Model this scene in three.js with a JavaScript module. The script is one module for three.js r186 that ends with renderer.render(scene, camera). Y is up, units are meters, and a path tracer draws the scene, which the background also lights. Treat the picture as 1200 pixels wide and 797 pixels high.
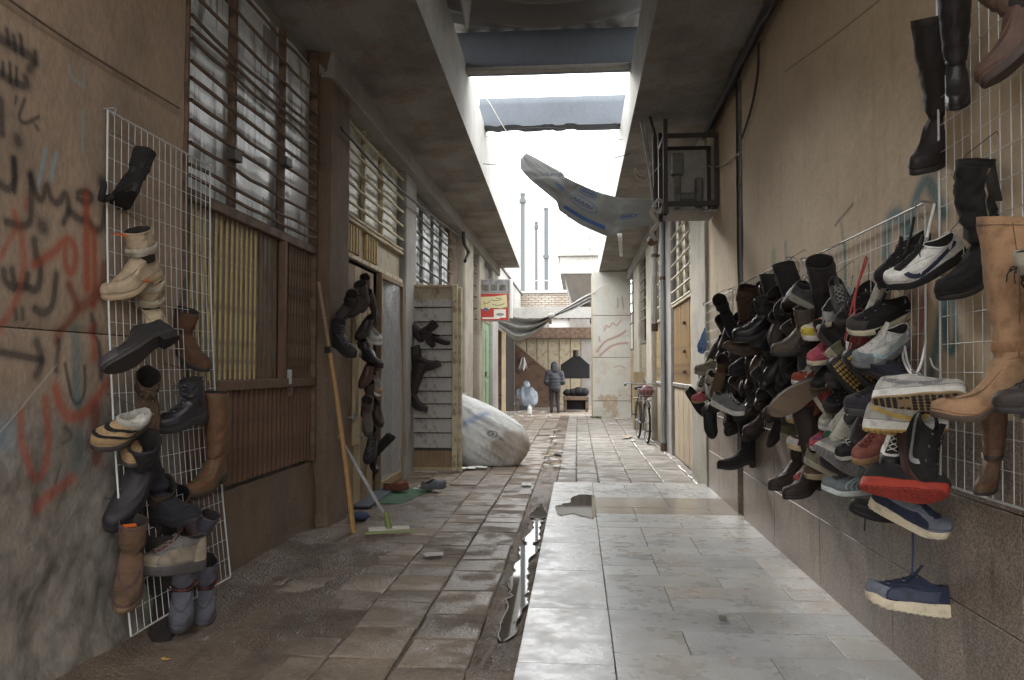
import * as THREE from 'three';
import { mergeGeometries } from 'three/addons/utils/BufferGeometryUtils.js';
import { MarchingCubes } from 'three/addons/objects/MarchingCubes.js';

// ---------------------------------------------------------------- camera, sky, sun, exposure
const scene = new THREE.Scene();
const FOCAL = 933, EYE = 1.2;                                   // focal length in photo pixels, eye height in metres
const pitch = Math.atan(34.5 / FOCAL), yaw = Math.atan(77 / FOCAL * Math.cos(pitch));
const camera = new THREE.PerspectiveCamera(2 * Math.atan(398.5 / FOCAL) * 180 / Math.PI, 1200 / 797, 0.05, 400);
camera.position.set(0, EYE, 0);
camera.rotation.order = 'YXZ';
camera.rotation.set(pitch, yaw, 0);
camera.updateMatrixWorld(true);
scene.add(camera);

{ // overcast sky: brighter towards the zenith, pale grey-blue, ground haze below the horizon
  const W = 64, Hh = 64, d = new Float32Array(W * Hh * 4);
  for (let j = 0; j < Hh; j++) {
    const el = ((j + 0.5) / Hh - 0.5) * Math.PI, s = Math.sin(el);
    const L = s > 0 ? 1.05 * (1 + 1.1 * s) : 0.45;
    for (let i = 0; i < W; i++) d.set([L * 0.99, L * 1.0, L * 1.005, 1], (j * W + i) * 4);
  }
  const sky = new THREE.DataTexture(d, W, Hh, THREE.RGBAFormat, THREE.FloatType);
  sky.mapping = THREE.EquirectangularReflectionMapping;
  sky.magFilter = THREE.LinearFilter; sky.needsUpdate = true;
  scene.background = sky; scene.environment = sky;
}
const sun = new THREE.DirectionalLight(new THREE.Color(1, 0.965, 0.91), 1.25);
sun.position.set(-6, 10.2, -27);
sun.target.position.set(0, 0, -6);
sun.castShadow = true; sun.shadow.radius = 22; sun.shadow.mapSize.set(2048, 2048);
Object.assign(sun.shadow.camera, { left: -16, right: 16, top: 16, bottom: -16, near: 1, far: 80 });
scene.add(sun, sun.target);
const renderer = new THREE.WebGLRenderer({ antialias: true });
renderer.toneMapping = THREE.LinearToneMapping;
renderer.toneMappingExposure = 3.8;
renderer.shadowMap.enabled = true; renderer.shadowMap.type = THREE.PCFSoftShadowMap;

// ---------------------------------------------------------------- helpers
let seed = 7;
const rnd = () => { seed = (seed + 0x6d2b79f5) | 0; let t = Math.imul(seed ^ (seed >>> 15), 1 | seed); t = (t + Math.imul(t ^ (t >>> 7), 61 | t)) ^ t; return ((t ^ (t >>> 14)) >>> 0) / 4294967296; };
const rr = (a, b) => a + (b - a) * rnd();
const V = (x, y, z) => new THREE.Vector3(x, y, z);
const clamp = (x, a = 0, b = 1) => Math.min(b, Math.max(a, x));
const mix = (a, b, t) => a + (b - a) * t;
const sstep = (a, b, x) => { const t = clamp((x - a) / (b - a)); return t * t * (3 - 2 * t); };
// a photo pixel gives a direction; the plane that the thing touches gives its distance
const ray = (px, py) => V(px - 600, 398.5 - py, -FOCAL).applyQuaternion(camera.quaternion);
const onPlane = (px, py, axis, value) => { const d = ray(px, py); return d.multiplyScalar((value - camera.position[axis]) / d[axis]).add(camera.position); };
const aX = (px, py, x) => onPlane(px, py, 'x', x), aY = (px, py, y = 0) => onPlane(px, py, 'y', y), aZ = (px, py, z) => onPlane(px, py, 'z', z);
const XR = 1.32, XL = -1.96;                                    // the two wall faces of the alley
const zR = (px) => aX(px, 433, XR).z, zL = (px) => aX(px, 433, XL).z;

const LAT = 256, lat = new Float32Array(LAT * LAT);
for (let i = 0; i < lat.length; i++) lat[i] = rnd();
function vn(x, y, per) {                                        // value noise, repeating every per cells
  const xi = Math.floor(x), yi = Math.floor(y), fx = x - xi, fy = y - yi;
  const sx = fx * fx * (3 - 2 * fx), sy = fy * fy * (3 - 2 * fy);
  const k = per - 1, x0 = xi & k, x1 = (x0 + 1) & k, y0 = (yi & k) * LAT, y1 = ((yi + 1) & k) * LAT;                          // per is a power of two
  const a = lat[y0 + x0], b = lat[y0 + x1], c = lat[y1 + x0], d = lat[y1 + x1];
  return a + (b - a) * sx + (c - a + (a - b - c + d) * sx) * sy;
}
function fbm(u, v, per, oct = 4) {                              // u, v in 0..1
  let s = 0, a = 0.5, n = 0;
  for (let o = 0; o < oct && per <= 256; o++, per *= 2, a *= 0.55) { s += a * vn(u * per + o * 17.3, v * per + o * 9.1, per); n += a; }
  return s / n;
}
function tex(n, fn, srgb = false, m = n) {                      // n x m texture from fn(u, v) -> [r, g, b]
  const d = new Uint8Array(n * m * 4);
  for (let j = 0; j < m; j++) for (let i = 0; i < n; i++) {
    const c = fn(i / n, j / m, i, j), o = (j * n + i) * 4;
    d[o] = clamp(c[0]) * 255; d[o + 1] = clamp(c[1]) * 255; d[o + 2] = clamp(c[2]) * 255; d[o + 3] = 255;
  }
  const t = new THREE.DataTexture(d, n, m, THREE.RGBAFormat, THREE.UnsignedByteType);
  t.wrapS = t.wrapT = THREE.RepeatWrapping; t.magFilter = THREE.LinearFilter; t.minFilter = THREE.LinearMipmapLinearFilter; t.generateMipmaps = true;
  if (srgb) t.colorSpace = THREE.SRGBColorSpace;
  t.needsUpdate = true;
  return t;
}
const rep = (t, sx, sy = sx) => { const c = t.clone(); c.repeat.set(1 / sx, 1 / sy); c.needsUpdate = true; return c; };
const g2s = (x) => Math.pow(clamp(x), 1 / 2.2);                 // linear colour value into an sRGB texture
const col = (r, g, b) => new THREE.Color(r, g, b);

// geometry: everything carries uv in metres
function quadsGeo(quads) {                                      // [[a, b, c, d, uvs?], ...] flat faces, counter-clockwise
  const p = [], uv = [], idx = [];
  for (const q of quads) {
    const o = p.length / 3, [a, b, c, d] = q, ex = b.clone().sub(a), nrm = ex.clone().cross((d ?? c).clone().sub(a)).normalize();
    const e1 = Math.abs(nrm.y) > 0.7 ? V(1, 0, 0) : V(-nrm.z, 0, nrm.x).normalize().negate(), e2 = Math.abs(nrm.y) > 0.7 ? V(0, 0, 1) : V(0, 1, 0);
    for (const v of d ? [a, b, c, d] : [a, b, c]) { p.push(v.x, v.y, v.z); uv.push(v.dot(e1), v.dot(e2)); }
    idx.push(o, o + 1, o + 2); if (d) idx.push(o, o + 2, o + 3);
  }
  const g = new THREE.BufferGeometry();
  g.setAttribute('position', new THREE.Float32BufferAttribute(p, 3)); g.setAttribute('uv', new THREE.Float32BufferAttribute(uv, 2)); g.setIndex(idx);
  const f = g.toNonIndexed(); f.computeVertexNormals(); return f;
}
function box(w, h, d, x = 0, y = 0, z = 0, ch = 0.004) {        // chamfered box round (x, y, z)
  ch = Math.min(ch, w * 0.3, h * 0.3, d * 0.3);
  const s = [w / 2, h / 2, d / 2], c = V(x, y, z), faces = [];
  const P = (sx, sy, sz, ax) => V(sx * (s[0] - (ax === 0 ? 0 : ch)), sy * (s[1] - (ax === 1 ? 0 : ch)), sz * (s[2] - (ax === 2 ? 0 : ch))).add(c);
  const put = (pts, out) => { const n = pts[1].clone().sub(pts[0]).cross(pts[2].clone().sub(pts[0])); faces.push(n.dot(out) < 0 ? pts.reverse() : pts); };
  for (let a = 0; a < 3; a++) for (const sg of [-1, 1]) {
    const o = [0, 0, 0]; o[a] = sg; const [b, e] = [(a + 1) % 3, (a + 2) % 3];
    const mk = (sb, se) => { const q = [0, 0, 0]; q[a] = sg; q[b] = sb; q[e] = se; return P(...q, a); };
    put([mk(-1, -1), mk(1, -1), mk(1, 1), mk(-1, 1)], V(...o));
  }
  if (ch > 0.0005) {
    for (let a = 0; a < 3; a++) { const [b, e] = [(a + 1) % 3, (a + 2) % 3];
      for (const sb of [-1, 1]) for (const se of [-1, 1]) {
        const mk = (sa, ax) => { const q = [0, 0, 0]; q[a] = sa; q[b] = sb; q[e] = se; return P(...q, ax); }, o = [0, 0, 0]; o[b] = sb; o[e] = se;
        put([mk(-1, b), mk(1, b), mk(1, e), mk(-1, e)], V(...o));
      } }
    for (const sx of [-1, 1]) for (const sy of [-1, 1]) for (const sz of [-1, 1]) put([P(sx, sy, sz, 0), P(sx, sy, sz, 1), P(sx, sy, sz, 2)], V(sx, sy, sz));
  }
  return quadsGeo(faces);
}
const span = (x0, x1, y0, y1, z0, z1, ch) => box(Math.abs(x1 - x0), Math.abs(y1 - y0), Math.abs(z1 - z0), (x0 + x1) / 2, (y0 + y1) / 2, (z0 + z1) / 2, ch);
const strip = (g) => { const q = g.index ? g.toNonIndexed() : g; for (const k of Object.keys(q.attributes)) if (!['position', 'normal', 'uv'].includes(k)) q.deleteAttribute(k); return q; };
const merge = (list) => list.length === 1 ? list[0] : mergeGeometries(list.map(strip));
function tube(pts, r, seg = 6, n, closed = false) {
  const c = pts.length === 2 ? new THREE.LineCurve3(pts[0], pts[1]) : new THREE.CatmullRomCurve3(pts, closed, 'catmullrom', 0.5);
  return new THREE.TubeGeometry(c, n ?? (pts.length === 2 ? 1 : pts.length * 4), r, seg, closed);
}
function rod(a, b, r, seg = 8, r2 = r) {                        // capped cylinder from a to b
  const d = b.clone().sub(a), g = new THREE.CylinderGeometry(r2, r, d.length(), seg, 1);
  g.applyQuaternion(new THREE.Quaternion().setFromUnitVectors(V(0, 1, 0), d.clone().normalize())); g.translate((a.x + b.x) / 2, (a.y + b.y) / 2, (a.z + b.z) / 2);
  return g;
}
function sheet(nu, nv, fn, uvScale = [1, 1]) {                   // indexed grid surface, smooth normals
  const p = [], uv = [], idx = [];
  for (let j = 0; j <= nv; j++) for (let i = 0; i <= nu; i++) { const q = fn(i / nu, j / nv); p.push(q.x, q.y, q.z); uv.push(i / nu * uvScale[0], j / nv * uvScale[1]); }
  for (let j = 0; j < nv; j++) for (let i = 0; i < nu; i++) { const a = j * (nu + 1) + i; idx.push(a, a + 1, a + nu + 2, a, a + nu + 2, a + nu + 1); }
  const g = new THREE.BufferGeometry();
  g.setAttribute('position', new THREE.Float32BufferAttribute(p, 3)); g.setAttribute('uv', new THREE.Float32BufferAttribute(uv, 2)); g.setIndex(idx); g.computeVertexNormals();
  return g;
}
function thick(g, t) {                                          // turn an open sheet into a closed shell of thickness t
  const P = g.attributes.position, N = g.attributes.normal, n = P.count, p = [], uv = [], idx = [], src = g.index.array, U = g.attributes.uv;
  for (const s of [0, -t]) for (let i = 0; i < n; i++) { p.push(P.getX(i) + N.getX(i) * s, P.getY(i) + N.getY(i) * s, P.getZ(i) + N.getZ(i) * s); uv.push(U.getX(i), U.getY(i)); }
  const edge = new Map();
  for (let i = 0; i < src.length; i += 3) {
    const t3 = [src[i], src[i + 1], src[i + 2]]; idx.push(...t3, t3[0] + n, t3[2] + n, t3[1] + n);
    for (let k = 0; k < 3; k++) { const a = t3[k], b = t3[(k + 1) % 3], key = Math.min(a, b) + '_' + Math.max(a, b); edge.has(key) ? edge.set(key, null) : edge.set(key, [a, b]); }
  }
  for (const e of edge.values()) if (e) idx.push(e[1], e[0], e[0] + n, e[1], e[0] + n, e[1] + n);
  const o = new THREE.BufferGeometry();
  o.setAttribute('position', new THREE.Float32BufferAttribute(p, 3)); o.setAttribute('uv', new THREE.Float32BufferAttribute(uv, 2)); o.setIndex(idx); o.computeVertexNormals();
  return o;
}

// scene graph
const taken = new Map();
const numbered = (name) => { const k = taken.get(name) ?? 0; taken.set(name, k + 1); return k ? name + '_' + String(k).padStart(3, '0') : name; };
const shade = (o) => { o.castShadow = o.receiveShadow = true; return o; };
function part(parent, name, geos, m, label) {
  const o = shade(new THREE.Mesh(Array.isArray(geos) ? merge(geos) : geos, m));
  o.name = name; if (label) o.userData.label = label;
  parent.add(o); return o;
}
function thing(name, label, category, pos = [0, 0, 0], group) {
  const o = new THREE.Group(); o.name = numbered(name); o.position.set(...pos); scene.add(o);
  o.userData.label = label; o.userData.category = category; if (group) o.userData.group = group;
  return o;
}
function single(name, geos, m, label, category, group) {
  const o = part(scene, numbered(name), geos, m); o.userData.label = label; o.userData.category = category; if (group) o.userData.group = group; return o;
}
function struct(name, geos, m) { const o = part(scene, numbered(name), geos, m); o.userData.kind = 'structure'; return o; }
// ---------------------------------------------------------------- textures (grain, stains, print) and materials
const fine = tex(256, (u, v) => { const a = fbm(u, v, 64, 3), b = fbm(u + 0.3, v, 8, 3); const c = 0.55 * a + 0.45 * b; return [c, c, c]; });
const leatherBump = tex(256, (u, v) => { const c = 0.5 * fbm(u, v, 32, 4) + 0.5 * Math.abs(fbm(u, v + 0.4, 8, 4) - 0.5) * 2; return [c, c, c]; });
const weave = tex(128, (u, v) => { const c = 0.5 + 0.25 * Math.sin(u * 2 * Math.PI * 32) * Math.sin(v * 2 * Math.PI * 32) + 0.25 * (fbm(u, v, 32, 2) - 0.5); return [c, c, c]; });
// plaster: base tone with blotches, trowel grain, soot freckles and a few dribbles
const plasterTex = (base, dirt, k = 1, n = 512) => tex(n, (u, v) => {
  const blot = fbm(u, v, 4, 5), grain = fbm(u, v, 128, 2), mid = fbm(u + 0.7, v + 0.2, 16, 4), run = fbm(u * 1, v * 0.125 + 0.5, 64, 3);
  let d = clamp((blot - 0.46) * 2.6 * k) * 0.5 + clamp((mid - 0.55) * 3) * 0.25 * k + clamp((run - 0.6) * 4) * 0.25 * k;
  const speck = lat[((u * n | 0) * 7 + (v * n | 0) * 131) & 65535] > 0.985 ? 0.2 : 0;
  const f = 0.86 + 0.28 * grain - speck;
  return base.map((b, i) => g2s(mix(b, dirt[i], clamp(d)) * f));
}, true);
const plasterBump = tex(512, (u, v) => { const c = 0.55 * fbm(u, v, 64, 3) + 0.3 * fbm(u, v, 8, 4) + 0.15 * fbm(u, v, 128, 1); return [c, c, c]; });
const std = (o) => new THREE.MeshStandardMaterial({ roughness: 0.9, ...o });
const phys = (o) => new THREE.MeshPhysicalMaterial({ roughness: 0.5, ...o });
const pb = (s) => rep(plasterBump, s);
const M = {};
M.plasterBeige = std({ map: rep(plasterTex([0.47, 0.375, 0.26], [0.30, 0.23, 0.155]), 2.6), bumpMap: pb(0.9), bumpScale: 0.006, roughness: 0.92 });
M.plasterWhite = std({ map: rep(plasterTex([0.38, 0.35, 0.29], [0.22, 0.185, 0.14], 1.3), 1.7), bumpMap: pb(0.8), bumpScale: 0.005 });
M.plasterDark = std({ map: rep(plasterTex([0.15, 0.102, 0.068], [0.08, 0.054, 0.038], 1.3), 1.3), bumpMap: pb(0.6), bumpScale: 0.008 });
M.concrete = std({ map: rep(plasterTex([0.30, 0.285, 0.265], [0.17, 0.15, 0.135], 1.2), 2.1), bumpMap: pb(0.8), bumpScale: 0.006 });
M.soffit = std({ map: rep(tex(768, (u, v) => { const a = fbm(u, v, 4, 5), g = fbm(u, v, 128, 2), bd = Math.floor(u * 10), ln = Math.abs(u * 10 - bd - 0.5) > 0.485 ? 0.82 : 1, t = 0.94 + 0.12 * lat[bd * 37 & 1023], rs = sstep(0.6, 0.72, fbm(u + 0.3, v, 8, 5)), d = clamp((a - 0.44) * 2.5); return [0.29, 0.27, 0.245].map((x, i) => g2s(mix(mix(x, [0.15, 0.13, 0.115][i], d), [0.2, 0.11, 0.06][i], rs * 0.35) * ln * t * (0.85 + 0.3 * g))); }, true), 1.9), bumpMap: pb(0.8), bumpScale: 0.006 });
M.concretePale = std({ map: rep(plasterTex([0.41, 0.405, 0.38], [0.25, 0.235, 0.21], 1.2), 2.3), bumpMap: pb(0.8), bumpScale: 0.005 });
M.roofSheet = std({ map: rep(plasterTex([0.25, 0.24, 0.23], [0.15, 0.13, 0.115], 1.2), 1.9), bumpMap: pb(0.8), bumpScale: 0.004 });
// granite: crystals of three tones
const graniteMap = tex(768, (u, v, i, j) => {
  const a = vn(u * 256, v * 256, 256), b = vn(u * 128 + 31, v * 128 + 7, 128), c = fbm(u, v, 4, 5), dirt = fbm(u + 0.2, v * 0.25, 16, 4);
  let k = a > 0.62 ? 1.35 : a < 0.36 ? 0.58 : 0.95; k *= b > 0.72 ? 1.2 : b < 0.25 ? 0.8 : 1; k *= 0.85 + 0.3 * c; k *= 1 - 0.35 * clamp((dirt - 0.55) * 4);
  return [g2s(0.225 * k), g2s(0.178 * k), g2s(0.142 * k)];
}, true);
M.granite = std({ map: rep(graniteMap, 0.9), roughness: 0.5, bumpMap: pb(0.9), bumpScale: 0.0015 });
M.graniteB = std({ map: rep(graniteMap, 0.9), color: col(1.12, 1.08, 1.04), roughness: 0.5, bumpMap: pb(0.9), bumpScale: 0.0015 });
// pavement marble: cloudy grey with veins, scuffs and ochre stains
const marbleMap = tex(768, (u, v) => {
  const c = fbm(u, v, 4, 6), w = fbm(u + 0.4, v, 8, 5), vein = Math.pow(1 - Math.abs(2 * fbm(u + 0.2 * c, v, 4, 5) - 1), 14), st = 0.7 * clamp((fbm(u + 0.6, v * 0.5, 8, 5) - 0.56) * 3.5), g = fbm(u, v, 128, 2);
  const k = (0.82 + 0.32 * (c - 0.5) + 0.25 * (w - 0.5)) * (0.93 + 0.14 * g) - 0.10 * vein + 0.06 * Math.pow(1 - Math.abs(2 * fbm(u * 1 + 0.35, v * 0.5 + 0.1, 16, 3) - 1), 22);
  return [g2s(k * mix(0.55, 0.46, st)), g2s(k * mix(0.555, 0.385, st)), g2s(k * mix(0.55, 0.30, st))];
}, true);
const marbleRough = tex(512, (u, v) => { const c = fbm(u, v, 8, 5), d = fbm(u + 0.5, v, 32, 3), k = 0.23 + 0.22 * sstep(0.28, 0.78, 0.7 * c + 0.3 * d); return [k, k, k]; });
M.marble = [[1, 1, 1], [0.93, 0.93, 0.94], [1.06, 1.05, 1.03], [0.97, 0.94, 0.9], [0.87, 0.875, 0.88]].map((c) => std({ map: rep(marbleMap, 1.35), color: col(...c), roughness: 1, roughnessMap: rep(marbleRough, 1.2), bumpMap: pb(1.1), bumpScale: 0.0011 }));
M.marbleWet = [[0.84, 0.73, 0.6], [0.77, 0.68, 0.57], [0.92, 0.85, 0.75]].map((c) => std({ map: rep(marbleMap, 1.35), color: col(...c), roughness: 0.16, bumpMap: pb(1.1), bumpScale: 0.0012 })); // wet slabs, smoother and tinted brown
// cement pavers and the screed between them
const cementTex = (base, dirt, n = 768) => tex(n, (u, v) => {
  const c = fbm(u, v, 4, 6), g = fbm(u, v, 128, 2), m = fbm(u + 0.3, v + 0.6, 16, 4), d = clamp((c - 0.42) * 2.8) * 0.75 + clamp((m - 0.55) * 4) * 0.4;
  return base.map((b, i) => g2s(mix(b, dirt[i], clamp(d)) * (0.8 + 0.4 * g)));
}, true);
const cementMap = cementTex([0.27, 0.225, 0.18], [0.125, 0.093, 0.068]), soilMap = cementTex([0.155, 0.113, 0.081], [0.07, 0.047, 0.032]);
const wetRough = tex(512, (u, v) => { const k = 0.32 + 0.55 * sstep(0.4, 0.64, fbm(u, v, 8, 5)); return [k, k, k]; });
M.paver = [[1, 1, 1], [0.84, 0.82, 0.8], [1.12, 1.1, 1.08], [0.95, 0.9, 0.84]].map((c) => std({ map: rep(cementMap, 1.9), color: col(...c), roughness: 1, roughnessMap: rep(wetRough, 1.6), bumpMap: pb(0.5), bumpScale: 0.006 }));
M.paverPale = [[1, 1, 1], [0.88, 0.88, 0.88], [1.1, 1.1, 1.1]].map((c) => std({ map: rep(cementTex([0.27, 0.25, 0.225], [0.165, 0.14, 0.115]), 2.2), color: col(...c), roughness: 1, roughnessMap: rep(wetRough, 1.6), bumpMap: pb(0.5), bumpScale: 0.004 }));
M.soil = std({ map: rep(soilMap, 2.7), roughness: 1, roughnessMap: rep(wetRough, 1.9), bumpMap: pb(0.55), bumpScale: 0.014 });
M.gutter = std({ map: rep(soilMap, 1.1), color: col(1.25, 1.25, 1.25), roughness: 0.5, bumpMap: pb(0.4), bumpScale: 0.012 });
M.water = phys({ color: col(0.085, 0.075, 0.06), roughness: 0.035, ior: 1.33, specularIntensity: 1 });
// painted, rusted and galvanised metal
const rustMix = (paint, rust, cover, k = 1) => tex(256, (u, v) => {
  const a = fbm(u, v, 8, 5), s = fbm(u * 1, v * 0.25, 64, 3), g = fbm(u, v, 128, 1), d = 0.8 * sstep(cover - 0.1, cover + 0.14, 0.6 * a + 0.4 * s);
  return paint.map((p, i) => g2s(mix(p, rust[i] * (0.6 + 0.8 * s), d) * (0.88 + 0.24 * g) * (1 - 0.25 * k * clamp((a - 0.5) * 3))));
}, true);
const metal = (paint, rust, cover, size, rough, extra = {}) => std({ map: rep(rustMix(paint, rust, cover), size), roughness: rough, bumpMap: rep(fine, 0.3), bumpScale: 0.0012, ...extra });
M.yellow = metal([0.44, 0.32, 0.135], [0.13, 0.07, 0.035], 0.57, 0.8, 0.6);
M.ochre = metal([0.37, 0.235, 0.09], [0.16, 0.085, 0.04], 0.58, 0.9, 0.6);
M.greySheet = metal([0.17, 0.17, 0.15], [0.09, 0.06, 0.04], 0.55, 0.9, 0.55);
M.brownSheet = metal([0.125, 0.064, 0.036], [0.085, 0.045, 0.026], 0.52, 0.7, 0.65);
M.rustBar = metal([0.15, 0.095, 0.06], [0.06, 0.032, 0.02], 0.5, 0.5, 0.75);
M.creamBar = metal([0.50, 0.44, 0.30], [0.2, 0.12, 0.06], 0.58, 0.6, 0.6);
M.creamSheet = metal([0.34, 0.295, 0.205], [0.2, 0.12, 0.06], 0.62, 0.8, 0.6);
M.slat = metal([0.37, 0.355, 0.335], [0.17, 0.14, 0.11], 0.58, 0.8, 0.6);
M.green = metal([0.25, 0.42, 0.24], [0.16, 0.13, 0.07], 0.58, 0.7, 0.6);
M.galv = metal([0.33, 0.34, 0.35], [0.16, 0.12, 0.09], 0.6, 0.6, 0.5);
M.blackSteel = metal([0.035, 0.03, 0.028], [0.07, 0.04, 0.025], 0.6, 0.5, 0.6);
M.blueBeam = std({ map: rep(plasterTex([0.095, 0.11, 0.13], [0.07, 0.077, 0.088]), 1.4), roughness: 0.75 });
M.wireWhite = std({ color: col(0.5, 0.51, 0.5), roughness: 0.45 });
// window glass with grime and painted reflections, some of it rippled plastic
const grimeT = tex(512, (u, v) => { const d = sstep(0.42, 0.72, 0.6 * fbm(u, v, 4, 5) + 0.4 * fbm(u, v * 0.25, 64, 3)), k = 0.15 + 0.5 * d; return [k, k, k]; });
const paintedGlintT = tex(512, (u, v) => { const a = fbm(u, v * 0.125, 16, 4), b = fbm(u + 0.4, v, 4, 4), g = fbm(u, v, 64, 2), d = sstep(0.5, 0.64, 0.6 * a + 0.4 * b); return [0.72, 0.77, 0.8].map((x, i) => g2s(mix(x, [0.27, 0.27, 0.26][i], d) * (0.88 + 0.24 * g))); }, true);  // pale vertical streaks paint sky reflections into the glass colour
M.glassGrimyGlint = std({ map: rep(paintedGlintT, 0.8, 1.1), roughness: 0.3, bumpMap: rep(fine, 2.2), bumpScale: 0.003 });
M.glassPale = std({ color: col(0.62, 0.60, 0.52), roughness: 0.4, map: rep(rustMix([0.85, 0.85, 0.82], [0.45, 0.42, 0.36], 0.58), 0.8), bumpMap: rep(fine, 1.1), bumpScale: 0.008 });
M.glassMilk = phys({ color: col(0.36, 0.42, 0.42), roughness: 0.35 });
M.film = phys({ color: col(0.8, 0.83, 0.85), roughness: 0.05, transmission: 0.7, thickness: 0, ior: 1.45, bumpMap: rep(fine, 0.5), bumpScale: 0.03 });
// wood
const woodT = (a, b) => tex(256, (u, v) => { const g = fbm(u, v * 0.0625, 64, 4), k = fbm(u, v, 4, 4), t = clamp(0.65 * g + 0.35 * k); return a.map((x, i) => g2s(mix(b[i], x, t) * (0.85 + 0.3 * fbm(u, v, 128, 1)))); }, true);
M.wood = std({ map: rep(woodT([0.33, 0.23, 0.13], [0.13, 0.085, 0.05]), 0.7), roughness: 0.75 });
M.woodPale = std({ map: rep(woodT([0.50, 0.40, 0.255], [0.27, 0.20, 0.125]), 0.6), roughness: 0.8 });
M.bamboo = std({ map: rep(woodT([0.46, 0.27, 0.095], [0.22, 0.12, 0.045]), 0.3), roughness: 0.5 });
M.soot = std({ color: col(0.1, 0.108, 0.115), roughness: 0.8 });
M.black = std({ color: col(0.012, 0.011, 0.012), roughness: 0.85 });
M.cable = std({ color: col(0.02, 0.019, 0.02), roughness: 0.6 });
M.ropePale = std({ color: col(0.45, 0.42, 0.38), roughness: 0.95 });
M.white = std({ color: col(0.72, 0.72, 0.70), roughness: 0.7 });
// ---------------------------------------------------------------- ground, paving, gutter
const PAVE = 0.03, Z_PAVE = aY(650, 565, PAVE).z, X_KERB = -0.245, X_GUT = -0.43;
{
  const g = sheet(1, 1, (u, v) => V(mix(-90, 90, u), -0.12, mix(90, -90, v)), [180, 180]);
  struct('ground', g, M.soil);
  // alley floor: trodden cement and dirt, higher and lumpier where it has buried the pavers
  const hgt = (x, z) => {
    const n = fbm(x / 8 + 3, z / 8 + 5, 16, 5) - 0.5, f = fbm(x / 4 + 1, z / 4, 64, 3) - 0.5;
    const bury = sstep(-0.75, -1.5, x + 0.7 * n) * sstep(-8.6, -7.2, z + 1.2 * n) ;
    return -0.017 + 0.026 * bury + 0.028 * n * (0.35 + bury) + 0.012 * f + 0.05 * sstep(-1.72, -1.98, x + 0.3 * n) * sstep(-6.2, -5.4, z);
  };
  const fl = sheet(120, 520, (u, v) => { const x = mix(-3.2, X_GUT - 0.004, u), z = mix(3, -21, v); return V(x, hgt(x, z), z); }, [2.77, 24]);
  struct('alley_floor', fl, M.soil);
  struct('far_floor', sheet(60, 160, (u, v) => { const x = mix(X_GUT - 0.02, 1.5, u), z = mix(Z_PAVE - 0.01, -21, v); return V(x, -0.02 + 0.016 * (fbm(x / 6, z / 6, 32, 4) - 0.5), z); }, [1.9, 13]), M.soil);
  struct('end_floor', sheet(1, 1, (u, v) => V(mix(-6, 6, u), -0.012, mix(-20.9, -30, v)), [12, 9]), std({ map: rep(cementMap, 2.3), roughness: 0.8 }));
}
// one paver or slab: top with worn, uneven corners, chamfer and sides
function slabGeo(x0, x1, z0, z1, top, depth, wob, tilt) {
  const j = () => rr(-wob, wob), c = wob < 0.003 ? 0.0006 : 0.008, h = () => top + rr(-tilt, tilt);
  const ring = (inset, ys) => [V(x0 + inset, ys[0], z0 - inset), V(x1 - inset, ys[1], z0 - inset), V(x1 - inset, ys[2], z1 + inset), V(x0 + inset, ys[3], z1 + inset)];
  const hs = [h(), h(), h(), h()], jit = [0, 1, 2, 3].map(() => [j(), j()]);
  const T = ring(c, hs), E = ring(0, hs.map((y) => y - c * 0.8)), B = ring(0, hs.map(() => top - depth));
  for (const R of [T, E, B]) R.forEach((v, i) => { v.x += jit[i][0]; v.z += jit[i][1]; });
  const q = [[T[0], T[1], T[2], T[3]]];
  for (let i = 0; i < 4; i++) { const k = (i + 1) % 4; q.push([E[i], E[k], T[k], T[i]], [B[i], B[k], E[k], E[i]]); }
  const g = quadsGeo(q), du = rr(0, 3), dv = rr(0, 3), uv = g.attributes.uv;
  for (let i = 0; i < uv.count; i++) uv.setXY(i, uv.getX(i) + du, uv.getY(i) + dv);
  return g;
}
const pick = (a) => a[Math.floor(rnd() * a.length) % a.length];
{ // cement pavers of the walkway: the ones that show largest are pieces, the far ones are joined
  const walk = scene.children.find((o) => o.name === 'alley_floor'), cols = [-1.93, -1.64, -1.345, -1.045, -0.745, X_GUT - 0.012];
  const list = [];
  for (let c = 0; c < cols.length - 1; c++) {
    let z = -2.2 - rr(0, 0.3);
    while (z > -20.7) { const l = rnd() < 0.3 ? rr(0.2, 0.28) : rr(0.3, 0.44); list.push([cols[c] + 0.006, cols[c + 1] - 0.006, z, z - l + 0.01, c]); z -= l; }
  }
  list.sort((a, b) => b[2] - a[2]);
  const far = [];
  let made = 0;
  for (const [x0, x1, z0, z1, c] of list) {
    if (rnd() < 0.05) continue;                                  // missing pavers
    const geos = slabGeo(x0, x1, z0, z1, 0.002, 0.05, 0.006, 0.005);
    if (made < 190 && z0 > -14) { part(walk, 'paver', geos, pick(M.paver)); made++; } else far.push(geos);
  }
  const o = part(walk, 'far_pavers', far, M.paver[0]); o.userData.kind = 'stuff';
}
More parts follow.
